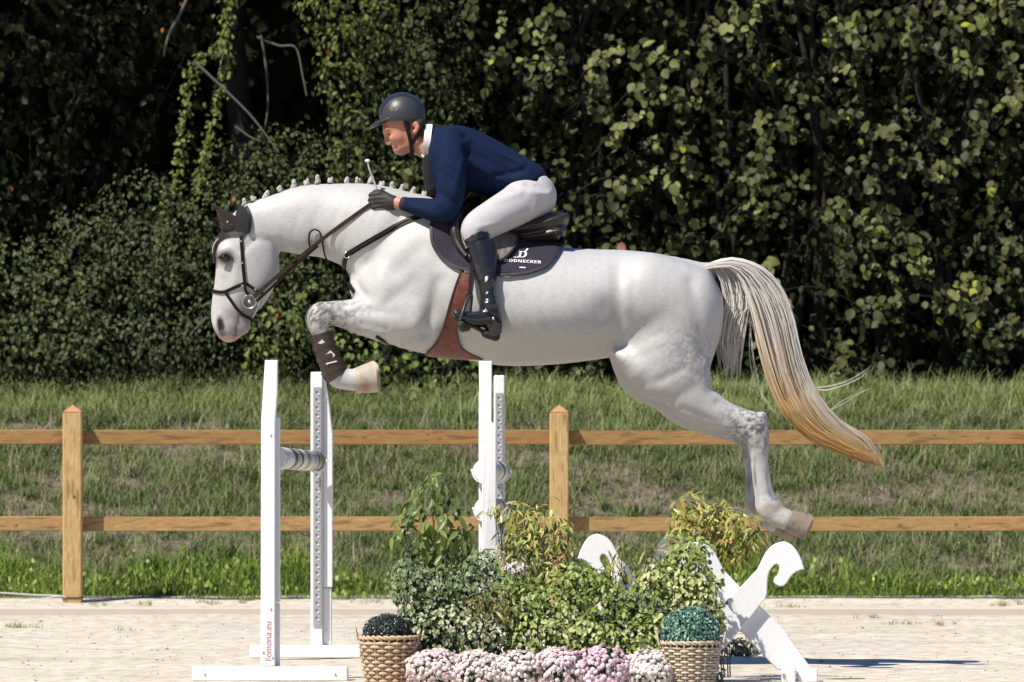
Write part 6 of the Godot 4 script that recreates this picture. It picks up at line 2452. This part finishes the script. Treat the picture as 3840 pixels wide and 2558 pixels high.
const TORSO := [[1684, 545, 0, 68, 0.165], [1720, 582, 0, 110, 0.19], [1810, 620, 0, 108, 0.18], [1900, 658, 0, 94, 0.165], [1975, 690, 0, 74, 0.155]]
const ARM_UP := [[1688, 532, 0.15, 62, 0.070], [1692, 590, 0.19, 64, 0.068], [1694, 660, 0.225, 58, 0.062], [1688, 740, 0.245, 52, 0.056], [1672, 786, 0.245, 44, 0.050]]
const ARM_LOW := [[1672, 786, 0.245, 44, 0.050], [1630, 788, 0.228, 43, 0.047], [1572, 776, 0.195, 35, 0.040], [1512, 764, 0.155, 25, 0.030]]
const THIGH := [[1995, 735, 0.09, 84, 0.11], [1945, 765, 0.15, 78, 0.095], [1870, 806, 0.205, 70, 0.082], [1798, 848, 0.245, 62, 0.070], [1780, 872, 0.255, 50, 0.060]]
const SHIN := [[1785, 880, 0.262, 44, 0.054], [1797, 915, 0.275, 47, 0.058], [1815, 968, 0.29, 51, 0.060], [1824, 1036, 0.315, 39, 0.050], [1829, 1095, 0.335, 31, 0.042], [1834, 1140, 0.345, 32, 0.042]]
const FOOT := [[1836, 1150, 0.345, 34, 0.040], [1830, 1185, 0.352, 34, 0.042], [1790, 1197, 0.362, 31, 0.043], [1745, 1192, 0.372, 26, 0.045], [1712, 1176, 0.378, 17, 0.036]]
const HEEL := [[1838, 1165, 0.345, 34, 0.040], [1850, 1205, 0.345, 34, 0.038], [1852, 1240, 0.345, 30, 0.034]]

func build_rider() -> void:
	var t := thing("person", "rider in navy jacket, white breeches and black helmet, crouching forward over the saddle", "person", at(1900, 800, 0))
	var skin := vmat(0.5)
	skin.subsurf_scatter_enabled = true
	skin.subsurf_scatter_strength = 0.06
	# whole body under the clothes
	var b := Blob.new()
	b.chain(limb(thin(TORSO, 0.80)), 0.03)
	b.chain(limb([[1548, 520, 0, 40, 0.052], [1590, 545, 0, 44, 0.056], [1650, 570, 0, 60, 0.09]]), 0.03)
	for s in 2:
		var f := func(n): return n if s == 0 else flip(n)
		b.chain(limb(f.call(thin(ARM_UP, 0.70))), 0.02)
		b.chain(limb(f.call(thin(ARM_LOW.slice(0, 3), 0.74) + [[1512, 764, 0.155, 24, 0.028], [1478, 761, 0.147, 25, 0.026], [1455, 757, 0.14, 24, 0.020]])), 0.02)
		b.chain(limb(f.call(thin(THIGH, 0.88))), 0.04)
		b.chain(limb(f.call(thin(SHIN, 0.82))), 0.03)
		b.chain(limb(f.call(thin(FOOT, 0.8))), 0.02)
	b.build(0.011)
	var mb := MB.new()
	var tone := func(p: Vector3, _n: Vector3):
		var n := noise.get_noise_3d(p.x * 30.0, p.y * 30.0, p.z * 30.0)
		return Color(0.47 + 0.05 * n, 0.225 + 0.02 * n, 0.15)
	b.surface(mb, tone)
	head_mesh(mb)
	obj("body", mb.done(), skin, t)
	# eyes and brows
	for s in [1.0, -1.0]:
		var e := MB.new()
		e.ball(at(1461, 504, 0.030 * s), Vector3(0.0075, 0.0055, 0.010), 7, 10)
		obj("eye", e.done(), mat(lin(0.03, 0.018, 0.014), 0.2), t)
		var bw := MB.new()
		bw.tube(curve([at(1446, 492, 0.014 * s), at(1453, 489, 0.034 * s), at(1470, 490, 0.052 * s)], 4), 0.0045, 6)
		obj("eyebrow", bw.done(), mat(lin(0.03, 0.018, 0.012), 0.9), t)
	# hair below the helmet
	var hb := Blob.new()
	for s in [1.0, -1.0]:
		hb.chain(limb([[1572, 462, 0.060 * s, 16, 0.016], [1580, 490, 0.056 * s, 13, 0.012]], 1), 0.02)
		hb.chain(limb([[1528, 462, 0.074 * s, 9, 0.006], [1533, 484, 0.072 * s, 6, 0.005]], 1), 0.01)
	hb.chain(limb([[1580, 470, 0, 22, 0.055], [1590, 500, 0, 12, 0.045]], 1), 0.02)
	hb.build(0.005)
	var hm := MB.new()
	hb.surface(hm, plain_paint)
	obj("hair", hm.done(), mat(lin(0.016, 0.011, 0.009), 0.8), t)
	build_clothes(t)
	build_helmet(t)
	build_hands(t)
	build_riding_boots(t)

func head_mesh(mb: MB) -> void:
	var h := Blob.new()
	h.chain(limb([[1513, 440, 0, 70, 0.070], [1500, 462, 0, 66, 0.068]], 1), 0.02)
	h.chain(limb([[1504, 488, 0, 52, 0.062], [1508, 518, 0, 46, 0.056], [1508, 544, 0, 33, 0.047]], 3), 0.02)
	h.chain(limb([[1500, 558, 0, 22, 0.036], [1492, 563, 0, 15, 0.020]], 3), 0.02)
	h.chain(limb([[1530, 535, 0.032, 20, 0.018], [1536, 500, 0.050, 18, 0.014]], 3), 0.02)
	h.chain(limb([[1530, 535, -0.032, 20, 0.018], [1536, 500, -0.050, 18, 0.014]], 3), 0.02)
	h.chain(limb([[1545, 490, 0, 44, 0.050], [1560, 530, 0, 42, 0.052], [1600, 552, 0, 44, 0.056]], 3), 0.03)
	h.chain(limb([[1447, 500, 0, 7, 0.008], [1450, 517, 0, 9, 0.010], [1455, 533, 0, 11.5, 0.015]], 3), 0.012)
	h.chain(limb([[1461, 537, 0.013, 7, 0.007]], 1), 0.008)
	h.chain(limb([[1461, 537, -0.013, 7, 0.007]], 1), 0.008)
	h.chain(limb([[1449, 489, 0, 10, 0.050]], 1), 0.02)
	for s in [1.0, -1.0]:
		h.chain(limb([[1478, 516, 0.040 * s, 17, 0.018], [1496, 512, 0.052 * s, 15, 0.012]], 3), 0.02)
		h.chain(limb([[1556, 466, 0.072 * s, 13, 0.007], [1562, 478, 0.074 * s, 13, 0.007], [1555, 496, 0.070 * s, 8, 0.006]], 3), 0.006)
		h.groove(at(1455, 504, 0.032 * s), at(1464, 505, 0.040 * s), 0.005, 0.010)
		h.groove(at(1556, 472, 0.081 * s), at(1556, 484, 0.079 * s), 0.006, 0.006)
		h.groove(at(1472, 538, 0.034 * s), at(1486, 556, 0.040 * s), 0.0012, 0.007)
	h.chain(limb([[1477, 551, 0, 6.5, 0.020]], 1), 0.008)
	h.chain(limb([[1483, 561, 0, 6.5, 0.018]], 1), 0.008)
	h.groove(at(1470, 556, 0.0), at(1490, 554, 0.032), 0.004, 0.004)
	h.build(0.0038)
	var tone := func(p: Vector3, _n: Vector3):
		var q := px(p)
		var n := noise.get_noise_3d(p.x * 40.0, p.y * 40.0, p.z * 40.0)
		var c := Color(0.44 + 0.07 * n, 0.195 + 0.04 * n, 0.118)
		var ch := Vector2((q.x - 1500) / 30.0, (q.y - 525) / 30.0).length()
		c = c.lerp(Color(0.50, 0.175, 0.095), clampf(1.0 - ch, 0, 1) * 0.7)
		if absf(q.y - 556 + (q.x - 1474) * 0.1) < 5 and q.x < 1492:
			c = c.lerp(Color(0.36, 0.10, 0.08), 0.6)
		var jaw := clampf((q.y - 545) / 20.0, 0, 1)
		c = c.lerp(Color(0.34, 0.19, 0.13), jaw * 0.45)
		if q.x > 1548 and q.y < 500:
			c = c.lerp(Color(0.55, 0.20, 0.15), 0.4)
		return c
	h.surface(mb, tone)

func build_clothes(t: Node3D) -> void:
	var navy := mat(lin(0.0045, 0.0125, 0.040), 0.85)
	navy.metallic_specular = 0.25
	tri(navy, 30.0)
	navy.heightmap_enabled = true
	navy.heightmap_texture = ntex(71, 0.08, null, 2, 256)
	navy.heightmap_scale = 0.03
	var j := Blob.new()
	j.chain(limb(TORSO), 0.05)
	j.chain(limb([[1960, 668, 0, 70, 0.162], [2000, 672, 0, 48, 0.158]], 3), 0.04)
	j.chain(limb([[1676, 560, 0, 48, 0.10], [1655, 640, 0, 44, 0.13], [1656, 695, 0, 42, 0.12]], 3), 0.05)
	j.chain(limb([[1644, 496, 0, 24, 0.085], [1646, 545, 0, 28, 0.105], [1640, 592, 0, 24, 0.095]], 3), 0.03)
	for s in 2:
		var up: Array = ARM_UP if s == 0 else flip(ARM_UP)
		var lw: Array = ARM_LOW if s == 0 else flip(ARM_LOW)
		j.chain(limb(up), 0.025)
		j.chain(limb(lw), 0.022)
	# folds of cloth
	var folds := [[1650, 560, 1690, 690, 0.27, 0.004, 0.010], [1735, 600, 1700, 740, 0.27, -0.004, 0.010], [1760, 520, 1960, 610, 0.165, -0.005, 0.014], [1740, 560, 1930, 650, 0.19, 0.005, 0.012], [1760, 610, 1900, 690, 0.185, -0.005, 0.012], [1790, 500, 1980, 600, 0.14, 0.005, 0.012], [1745, 650, 1850, 700, 0.18, 0.006, 0.012], [1745, 560, 1752, 680, 0.20, 0.004, 0.014], [1650, 640, 1730, 700, 0.28, 0.004, 0.008], [1660, 600, 1725, 640, 0.28, -0.003, 0.008], [1645, 720, 1720, 770, 0.29, 0.005, 0.009], [1640, 755, 1700, 800, 0.29, -0.005, 0.008], [1560, 760, 1660, 800, 0.25, 0.0045, 0.008], [1530, 770, 1640, 805, 0.24, -0.004, 0.008], [1540, 752, 1640, 765, 0.25, 0.003, 0.007], [1880, 560, 1990, 640, 0.15, -0.004, 0.012], [1850, 660, 1960, 640, 0.16, 0.004, 0.01], [1670, 500, 1740, 520, 0.19, 0.003, 0.01]]
	for f in folds:
		j.groove(at(f[0], f[1], f[4]), at(f[2], f[3], f[4]), f[5] * 2.0, f[6])
	# clear the trouser waist and neck hole by building only what the jacket covers
	j.build(0.009)
	var mb := MB.new()
	j.surface(mb, plain_paint)
	var jk := obj("jacket", mb.done(), navy, t)
	var cuff := MB.new()
	for s in [1.0, -1.0]:
		var c := at(1514, 764, 0.156 * s)
		var d := (at(1512, 764, 0.155 * s) - at(1572, 776, 0.195 * s)).normalized()
		var a := Vector3(-d.y, d.x, 0).normalized()
		var bb := d.cross(a)
		cuff.rings([c - d * 0.014, c - d * 0.010, c + d * 0.006, c + d * 0.008], [a * 0.030, a * 0.032, a * 0.0305, a * 0.026], [bb * 0.031, bb * 0.033, bb * 0.0315, bb * 0.027], 20)
	obj("cuff", cuff.done(), mat(lin(0.022, 0.008, 0.016), 0.8), jk)
	# dark shirt front in the open jacket
	var sf := Blob.new()
	sf.chain(limb([[1612, 596, 0, 30, 0.075], [1618, 650, 0, 34, 0.085], [1630, 705, 0, 36, 0.08]], 3), 0.03)
	sf.build(0.009)
	var sm := MB.new()
	sf.surface(sm, plain_paint)
	obj("waistcoat", sm.done(), mat(lin(0.003, 0.0035, 0.007), 0.95), t)
	# white stock collar
	var col := MB.new()
	var P := []
	var N := []
	var ax := Vector3(0.93, -0.36, 0).normalized()
	var s1 := Vector3(0.10, 0.99, 0).normalized()
	var c0 := at(1603, 529, 0)
	for i in 41:
		var a := TAU * i / 40.0
		var d := s1 * cos(a) * 0.072 + Vector3(0, 0, 1) * sin(a) * 0.078
		P.append(c0 + d)
		N.append((s1 * cos(a) / 0.068 + Vector3(0, 0, 1) * sin(a) / 0.070).normalized())
	col.strap(P, N, 0.032, 0.009)
	var wc := tri(mat(lin(0.72, 0.71, 0.69), 0.7), 20.0)
	var co := obj("collar", col.done(), wc, t)
	var tip := MB.new()
	tip.strap(curve([at(1607, 578, 0.045), at(1600, 590, 0.050), at(1588, 580, 0.042), at(1579, 570, 0.03)], 4), [Vector3(-0.3, -0.4, 0.9), Vector3(-0.3, -0.4, 0.9), Vector3(-0.3, -0.4, 0.9), Vector3(-0.3, -0.4, 0.9), Vector3(-0.3, -0.4, 0.9), Vector3(-0.3, -0.4, 0.9), Vector3(-0.3, -0.4, 0.9), Vector3(-0.3, -0.4, 0.9), Vector3(-0.3, -0.4, 0.9), Vector3(-0.3, -0.4, 0.9), Vector3(-0.3, -0.4, 0.9), Vector3(-0.3, -0.4, 0.9), Vector3(-0.3, -0.4, 0.9)], 0.018, 0.006)
	obj("collar_tip", tip.done(), wc, co)
	# breeches
	var cloth := tri(mat(lin(0.43, 0.42, 0.435), 0.85), 25.0)
	cloth.heightmap_enabled = true
	cloth.heightmap_texture = ntex(72, 0.08, null, 2, 256)
	cloth.heightmap_scale = 0.03
	var br := Blob.new()
	br.chain(limb([[1950, 712, 0, 66, 0.150], [1996, 728, 0, 82, 0.165], [2010, 742, 0, 76, 0.17]], 3), 0.04)
	for s in 2:
		var th: Array = THIGH if s == 0 else flip(THIGH)
		br.chain(limb(th), 0.04)
		br.chain(limb([[1782, 872, 0.256 * (1 - 2 * s), 48, 0.058], [1784, 892, 0.262 * (1 - 2 * s), 40, 0.050]], 1), 0.02)
	for f in [[1985, 665, 2070, 700, 0.17, 0.006, 0.009], [1975, 690, 2050, 712, 0.19, 0.006, 0.009], [1990, 720, 2060, 725, 0.20, -0.005, 0.012], [1900, 842, 1985, 815, 0.23, 0.006, 0.010], [1930, 830, 2010, 790, 0.22, -0.004, 0.010], [1800, 868, 1880, 850, 0.30, 0.004, 0.007], [1790, 852, 1880, 838, 0.31, -0.003, 0.007], [1925, 700, 1990, 760, 0.20, 0.004, 0.014], [1850, 760, 1950, 720, 0.24, -0.004, 0.016], [1810, 884, 1850, 876, 0.31, 0.004, 0.006]]:
		br.groove(at(f[0], f[1], f[4]), at(f[2], f[3], f[4]), f[5] * 1.9, f[6])
	br.build(0.009)
	var bm := MB.new()
	br.surface(bm, plain_paint)
	obj("breeches", bm.done(), cloth, t)

func build_helmet(t: Node3D) -> void:
	var shell := mat(lin(0.035, 0.036, 0.040), 0.42)
	var gloss := mat(lin(0.022, 0.023, 0.030), 0.22)
	var c := at(1508, 436, 0)
	var a := len_at(86)
	var w := 0.088
	var hh := len_at(86)
	# rim height below the centre, by heading (0 front, PI back)
	var rim := func(ph: float):
		return len_at(lerpf(30.0, 16.0, smoothstep(0.0, 1.3, ph)) + 22.0 * smoothstep(1.7, 3.0, ph))
	var mb := MB.new()
	var rows := 14
	var sides := 48
	for r in rows + 1:
		for k in sides + 1:
			var ph := TAU * k / sides
			var pa := absf(fposmod(ph + PI, TAU) - PI)
			var f := float(r) / rows
			var y0: float = -rim.call(pa)
			var th := lerpf(asin(clampf(y0 / hh, -1, 1)), PI / 2, f)
			var d := Vector3(-cos(ph) * cos(th), sin(th), sin(ph) * cos(th))
			if th < 0: d = Vector3(-cos(ph) * lerpf(1.0, cos(th), 0.35), sin(th), sin(ph) * lerpf(1.0, cos(th), 0.35))
			var bulge := 1.0 + (0.02 if pa > 2.0 and th < 0.5 else 0.0)
			mb.vert(c + d * Vector3(a, hh, w) * bulge, (d / Vector3(a, hh, w)).normalized())
	for r in rows:
		for k in sides:
			var q := r * (sides + 1) + k
			mb.ix.append_array(PackedInt32Array([q, q + sides + 1 + 1, q + 1, q, q + sides + 1, q + sides + 1 + 1]))
	var hl := obj("helmet", mb.done(), shell, t)
	# raised glossy centre panel from peak to back
	var pts := []
	var nr := []
	var rr := 26
	var cc := 9
	for r in rr:
		var th := lerpf(0.10, PI - 0.35, float(r) / (rr - 1))
		for k in cc:
			var v := lerpf(-1.0, 1.0, float(k) / (cc - 1))
			var half := 0.046 * (0.75 + 0.25 * sin(th))
			var zz := v * half
			var sc := sqrt(maxf(0.0, 1.0 - (zz / w) * (zz / w)))
			var d := Vector3(-cos(th) * sc, sin(th) * sc, zz / w)
			pts.append(c + d * Vector3(a, hh, w) * 1.004)
			nr.append((d / Vector3(a, hh, w)).normalized())
	var pb := MB.new()
	pb.sheet(pts, nr, rr, cc, 0.005)
	obj("centre_panel", pb.done(), gloss, hl)
	# vents on the side, rim band, peak
	for s in [1.0, -1.0]:
		for q in [[1468, 410, 0.5], [1474, 417, 0.6], [1490, 416, 0.4]]:
			var dx: float = (q[0] - 1508.0) / 86.0
			var dy: float = (436.0 - q[1]) / 86.0
			var zz := w * sqrt(maxf(0.05, 1.0 - dx * dx - dy * dy))
			var vb := MB.new()
			var p := Vector3(c.x + dx * a, c.y + dy * hh, zz * s)
			var n := (Vector3(dx / a, dy / hh, zz * s / w / w)).normalized()
			var u := Vector3(0.8, 0.6, 0) - n * n.dot(Vector3(0.8, 0.6, 0))
			vb.box(Transform3D(Basis(u.normalized(), n.cross(u.normalized()), n), p), Vector3(0.017, 0.005, 0.004), 0.0015)
			obj("vent", vb.done(), mat(lin(0.30, 0.30, 0.31), 0.3, 0.6), hl)
	var P := []
	var N := []
	for k in 49:
		var ph := TAU * k / 48.0
		var pa := absf(fposmod(ph + PI, TAU) - PI)
		var y0: float = -rim.call(pa)
		P.append(c + Vector3(-cos(ph) * a * 1.0, y0, sin(ph) * w * 1.0))
		N.append(Vector3(-cos(ph) / a, 0, sin(ph) / w).normalized())
	var rb := MB.new()
	rb.strap(P, N, 0.013, 0.006)
	obj("rim_band", rb.done(), mat(lin(0.014, 0.014, 0.015), 0.6), hl)
	var pk := []
	var pn := []
	var pr := 8
	var pc := 17
	for r in pr:
		var f := float(r) / (pr - 1)
		for k in pc:
			var v := lerpf(-1.0, 1.0, float(k) / (pc - 1))
			var ph := v * 1.15
			var y0: float = -rim.call(absf(ph))
			var p0 := c + Vector3(-cos(ph) * a * 0.99, y0 + 0.008, sin(ph) * w * 0.99)
			var out := 0.050 * (1.0 - pow(absf(v), 2.4))
			var p1 := p0 + Vector3(-out * 0.98, -out * 0.62 + 0.003, 0)
			pk.append(p0.lerp(p1, f) + Vector3(0, 0.007 * sin(f * PI) * (1.0 - v * v), 0))
			pn.append(Vector3(-0.35, 0.93, v * 0.3).normalized())
	var kb := MB.new()
	kb.sheet(pk, pn, pr, pc, 0.004)
	obj("peak", kb.done(), mat(lin(0.030, 0.031, 0.036), 0.35), hl)
	# harness
	for s in [1.0, -1.0]:
		var hp := [at(1521, 452, 0.084 * s), at(1530, 490, 0.075 * s), at(1540, 530, 0.062 * s), at(1544, 565, 0.048 * s), at(1545, 590, 0.025 * s)]
		var hn := []
		for i in curve(hp, 4).size(): hn.append(Vector3(-0.1, -0.1, s))
		var sb := MB.new()
		sb.strap(curve(hp, 4), hn, 0.018, 0.004)
		var hp2 := [at(1590, 470, 0.070 * s), at(1574, 500, 0.070 * s), at(1556, 522, 0.064 * s), at(1545, 540, 0.060 * s)]
		var hn2 := []
		for i in curve(hp2, 4).size(): hn2.append(Vector3(0.2, -0.2, s))
		sb.strap(curve(hp2, 4), hn2, 0.014, 0.004)
		obj("harness", sb.done(), M.strap, hl)
	var bt := MB.new()
	bt.ball(at(1588, 410, 0.004), Vector3(0.006, 0.006, 0.006), 6, 8)
	obj("stud", bt.done(), mat(lin(0.5, 0.45, 0.42), 0.3, 0.8), hl)

func build_hands(t: Node3D) -> void:
	var gm := tri(mat(lin(0.020, 0.017, 0.015), 0.55), 40.0)
	gm.heightmap_enabled = true
	gm.heightmap_texture = ntex(73, 0.06, null, 2, 256)
	gm.heightmap_scale = 0.05
	for s in [1.0, -1.0]:
		var g := Blob.new()
		g.chain(limb([[1470, 760, 0.149 * s, 29, 0.023], [1462, 758, 0.148 * s, 29, 0.021], [1438, 750, 0.145 * s, 31, 0.019], [1422, 746, 0.145 * s, 28, 0.016]], 3), 0.012)
		# four fingers closed round the rein, and the thumb on top
		var fy := [724, 740, 756, 771]
		for i in 4:
			var l: float = [1.0, 1.08, 1.0, 0.82][i]
			var y: float = fy[i]
			g.chain(limb([[1424, y, 0.148 * s, 8.4, 0.0098], [1424 - 30 * l, y + 6, 0.146 * s, 8.0, 0.0093], [1424 - 36 * l, y + 10, 0.126 * s, 7.4, 0.0087], [1424 - 14 * l, y + 9, 0.118 * s, 6.8, 0.008]], 1), 0.006)
		g.chain(limb([[1456, 738, 0.135 * s, 12, 0.014], [1432, 720, 0.130 * s, 10, 0.011], [1408, 718, 0.130 * s, 8.5, 0.010], [1392, 730, 0.134 * s, 7.5, 0.009]], 1), 0.008)
		for i in 3:
			g.groove(at(1440, (fy[i] + fy[i + 1]) * 0.5 + 1, 0.166 * s), at(1412, (fy[i] + fy[i + 1]) * 0.5 + 1, 0.160 * s), 0.003, 0.004)
		g.build(0.0034)
		var mb := MB.new()
		g.surface(mb, plain_paint)
		var gl := obj("glove", mb.done(), gm, t)
		var cf := MB.new()
		var c := at(1468, 760, 0.149 * s)
		var d := Vector3(-1, 0.12, 0).normalized()
		var a := Vector3(0.12, 1, 0).normalized()
		cf.rings([c - d * 0.006, c - d * 0.004, c + d * 0.010, c + d * 0.012], [a * 0.030, a * 0.033, a * 0.034, a * 0.030], [Vector3(0, 0, 0.028), Vector3(0, 0, 0.030), Vector3(0, 0, 0.029), Vector3(0, 0, 0.026)], 18)
		obj("wrist_band", cf.done(), mat(lin(0.035, 0.018, 0.012), 0.6), gl)
	# whip held in the hand
	var wp := thing("riding_whip", "thin grey riding whip with white knob held upright in the rider's hand", "whip", at(1408, 720, 0.13))
	var wb := MB.new()
	wb.tube(curve([at(1379, 606, 0.12), at(1384, 630, 0.122), at(1398, 668, 0.125), at(1412, 705, 0.13), at(1424, 745, 0.128), at(1440, 790, 0.10)], 5), 0.0042, 8)
	obj("shaft", wb.done(), mat(lin(0.36, 0.35, 0.32), 0.5), wp)
	var kb := MB.new()
	kb.ball(at(1378, 603, 0.12), Vector3(0.012, 0.008, 0.011), 7, 10)
	obj("knob", kb.done(), mat(lin(0.75, 0.75, 0.72), 0.5), wp)

func build_riding_boots(t: Node3D) -> void:
	var bl := tri(mat(lin(0.011, 0.011, 0.012), 0.28), 12.0)
	bl.clearcoat_enabled = true
	bl.clearcoat = 0.35
	bl.clearcoat_roughness = 0.25
	var rubber := mat(lin(0.014, 0.012, 0.010), 0.8)
	for s in [1.0, -1.0]:
		var f := func(n): return n if s > 0 else flip(n)
		var b := Blob.new()
		b.chain(limb(f.call(SHIN)), 0.02)
		b.chain(limb(f.call(FOOT)), 0.02)
		b.chain(limb(f.call(HEEL)), 0.02)
		for q in [[1800, 1050, 1840, 1018, 0.36, 0.005, 0.008], [1805, 1075, 1850, 1040, 0.37, -0.005, 0.009], [1805, 1100, 1855, 1075, 0.375, 0.005, 0.008], [1805, 1125, 1858, 1112, 0.38, 0.005, 0.006], [1806, 1140, 1862, 1136, 0.385, -0.004, 0.007], [1810, 1155, 1865, 1158, 0.385, 0.004, 0.006], [1790, 1010, 1800, 1060, 0.35, 0.004, 0.01]]:
			b.groove(at(q[0], q[1], q[4] * s), at(q[2], q[3], q[4] * s), q[5], q[6])
		b.build(0.007)
		var mb := MB.new()
		b.surface(mb, plain_paint)
		var o := obj("riding_boot", mb.done(), bl, t)
		# top band, sole and heel, spur strap
		var c := at(1790, 890, 0.265 * s)
		var ax := (at(1797, 915, 0.275 * s) - at(1785, 880, 0.262 * s)).normalized()
		var a := Vector3(-ax.y, ax.x, 0).normalized()
		var sb := MB.new()
		sb.rings([c - ax * 0.010, c - ax * 0.008, c + ax * 0.010, c + ax * 0.012], [a * 0.052, a * 0.058, a * 0.059, a * 0.054], [Vector3(0, 0, 0.060), Vector3(0, 0, 0.066), Vector3(0, 0, 0.067), Vector3(0, 0, 0.062)], 24)
		obj("top_band", sb.done(), bl, o)
		var so := Blob.new()
		so.chain(limb(f.call([[1706, 1190, 0.380, 8, 0.034], [1740, 1215, 0.374, 9, 0.044], [1775, 1224, 0.365, 8, 0.036], [1805, 1240, 0.358, 8, 0.032]])), 0.01)
		so.chain(limb(f.call([[1822, 1252, 0.350, 16, 0.034], [1858, 1262, 0.346, 18, 0.036]]), 2), 0.01)
		so.build(0.006)
		var sm := MB.new()
		so.surface(sm, plain_paint)
		obj("sole", sm.done(), rubber, o)
		var sp := MB.new()
		var z: float = 0.395 * s
		sp.strap(curve([at(1800, 1172, z * 0.985), at(1830, 1178, z), at(1862, 1196, z * 0.98), at(1878, 1212, z * 0.92)], 4), Array(range(13)).map(func(_i): return Vector3(0, 0.2, s)), 0.012, 0.004)
		obj("spur_strap", sp.done(), M.strap, o)
		var bu := MB.new()
		for q in [[1824, 1166], [1850, 1195]]:
			bu.ball(at(q[0], q[1], z + 0.004 * s), Vector3(0.006, 0.006, 0.003), 5, 9)
		obj("spur_button", bu.done(), M.steel, o)
		# stirrup hangs from the saddle
		var st := thing("stirrup", "black stirrup iron and leather holding the rider's near foot" if s > 0 else "black stirrup on the far side of the horse, hidden by its body", "stirrup", at(1742, 1200, 0.37 * s))
		var lb := MB.new()
		var lp := curve([at(1772, 985, 0.30 * s), at(1766, 1040, 0.325 * s), at(1764, 1090, 0.345 * s), at(1768, 1112, 0.352 * s)], 5)
		lb.strap(lp, Array(range(lp.size())).map(func(_i): return Vector3(0, 0.1, s)), 0.017, 0.005)
		obj("leather", lb.done(), M.strap, st)
		var ib := MB.new()
		var arc := []
		for q in [[1726, 1200, 0.425], [1738, 1162, 0.415], [1752, 1124, 0.385], [1768, 1110, 0.360], [1768, 1126, 0.335], [1764, 1165, 0.325], [1760, 1202, 0.32]]:
			arc.append(at(q[0], q[1], q[2] * s))
		ib.tube(curve(arc, 5), 0.0065, 8)
		obj("iron", ib.done(), mat(lin(0.025, 0.03, 0.027), 0.4), st)
		var tr := Blob.new()
		tr.chain(limb(f.call([[1728, 1216, 0.425, 13, 0.013], [1742, 1222, 0.372, 16, 0.03], [1754, 1224, 0.325, 13, 0.013]]), 2), 0.01)
		tr.chain(limb(f.call([[1735, 1232, 0.40, 14, 0.03], [1752, 1230, 0.36, 13, 0.03]]), 1), 0.01)
		tr.build(0.005)
		var tm := MB.new()
		tr.surface(tm, plain_paint)
		obj("tread", tm.done(), mat(lin(0.030, 0.032, 0.018), 0.8), st)
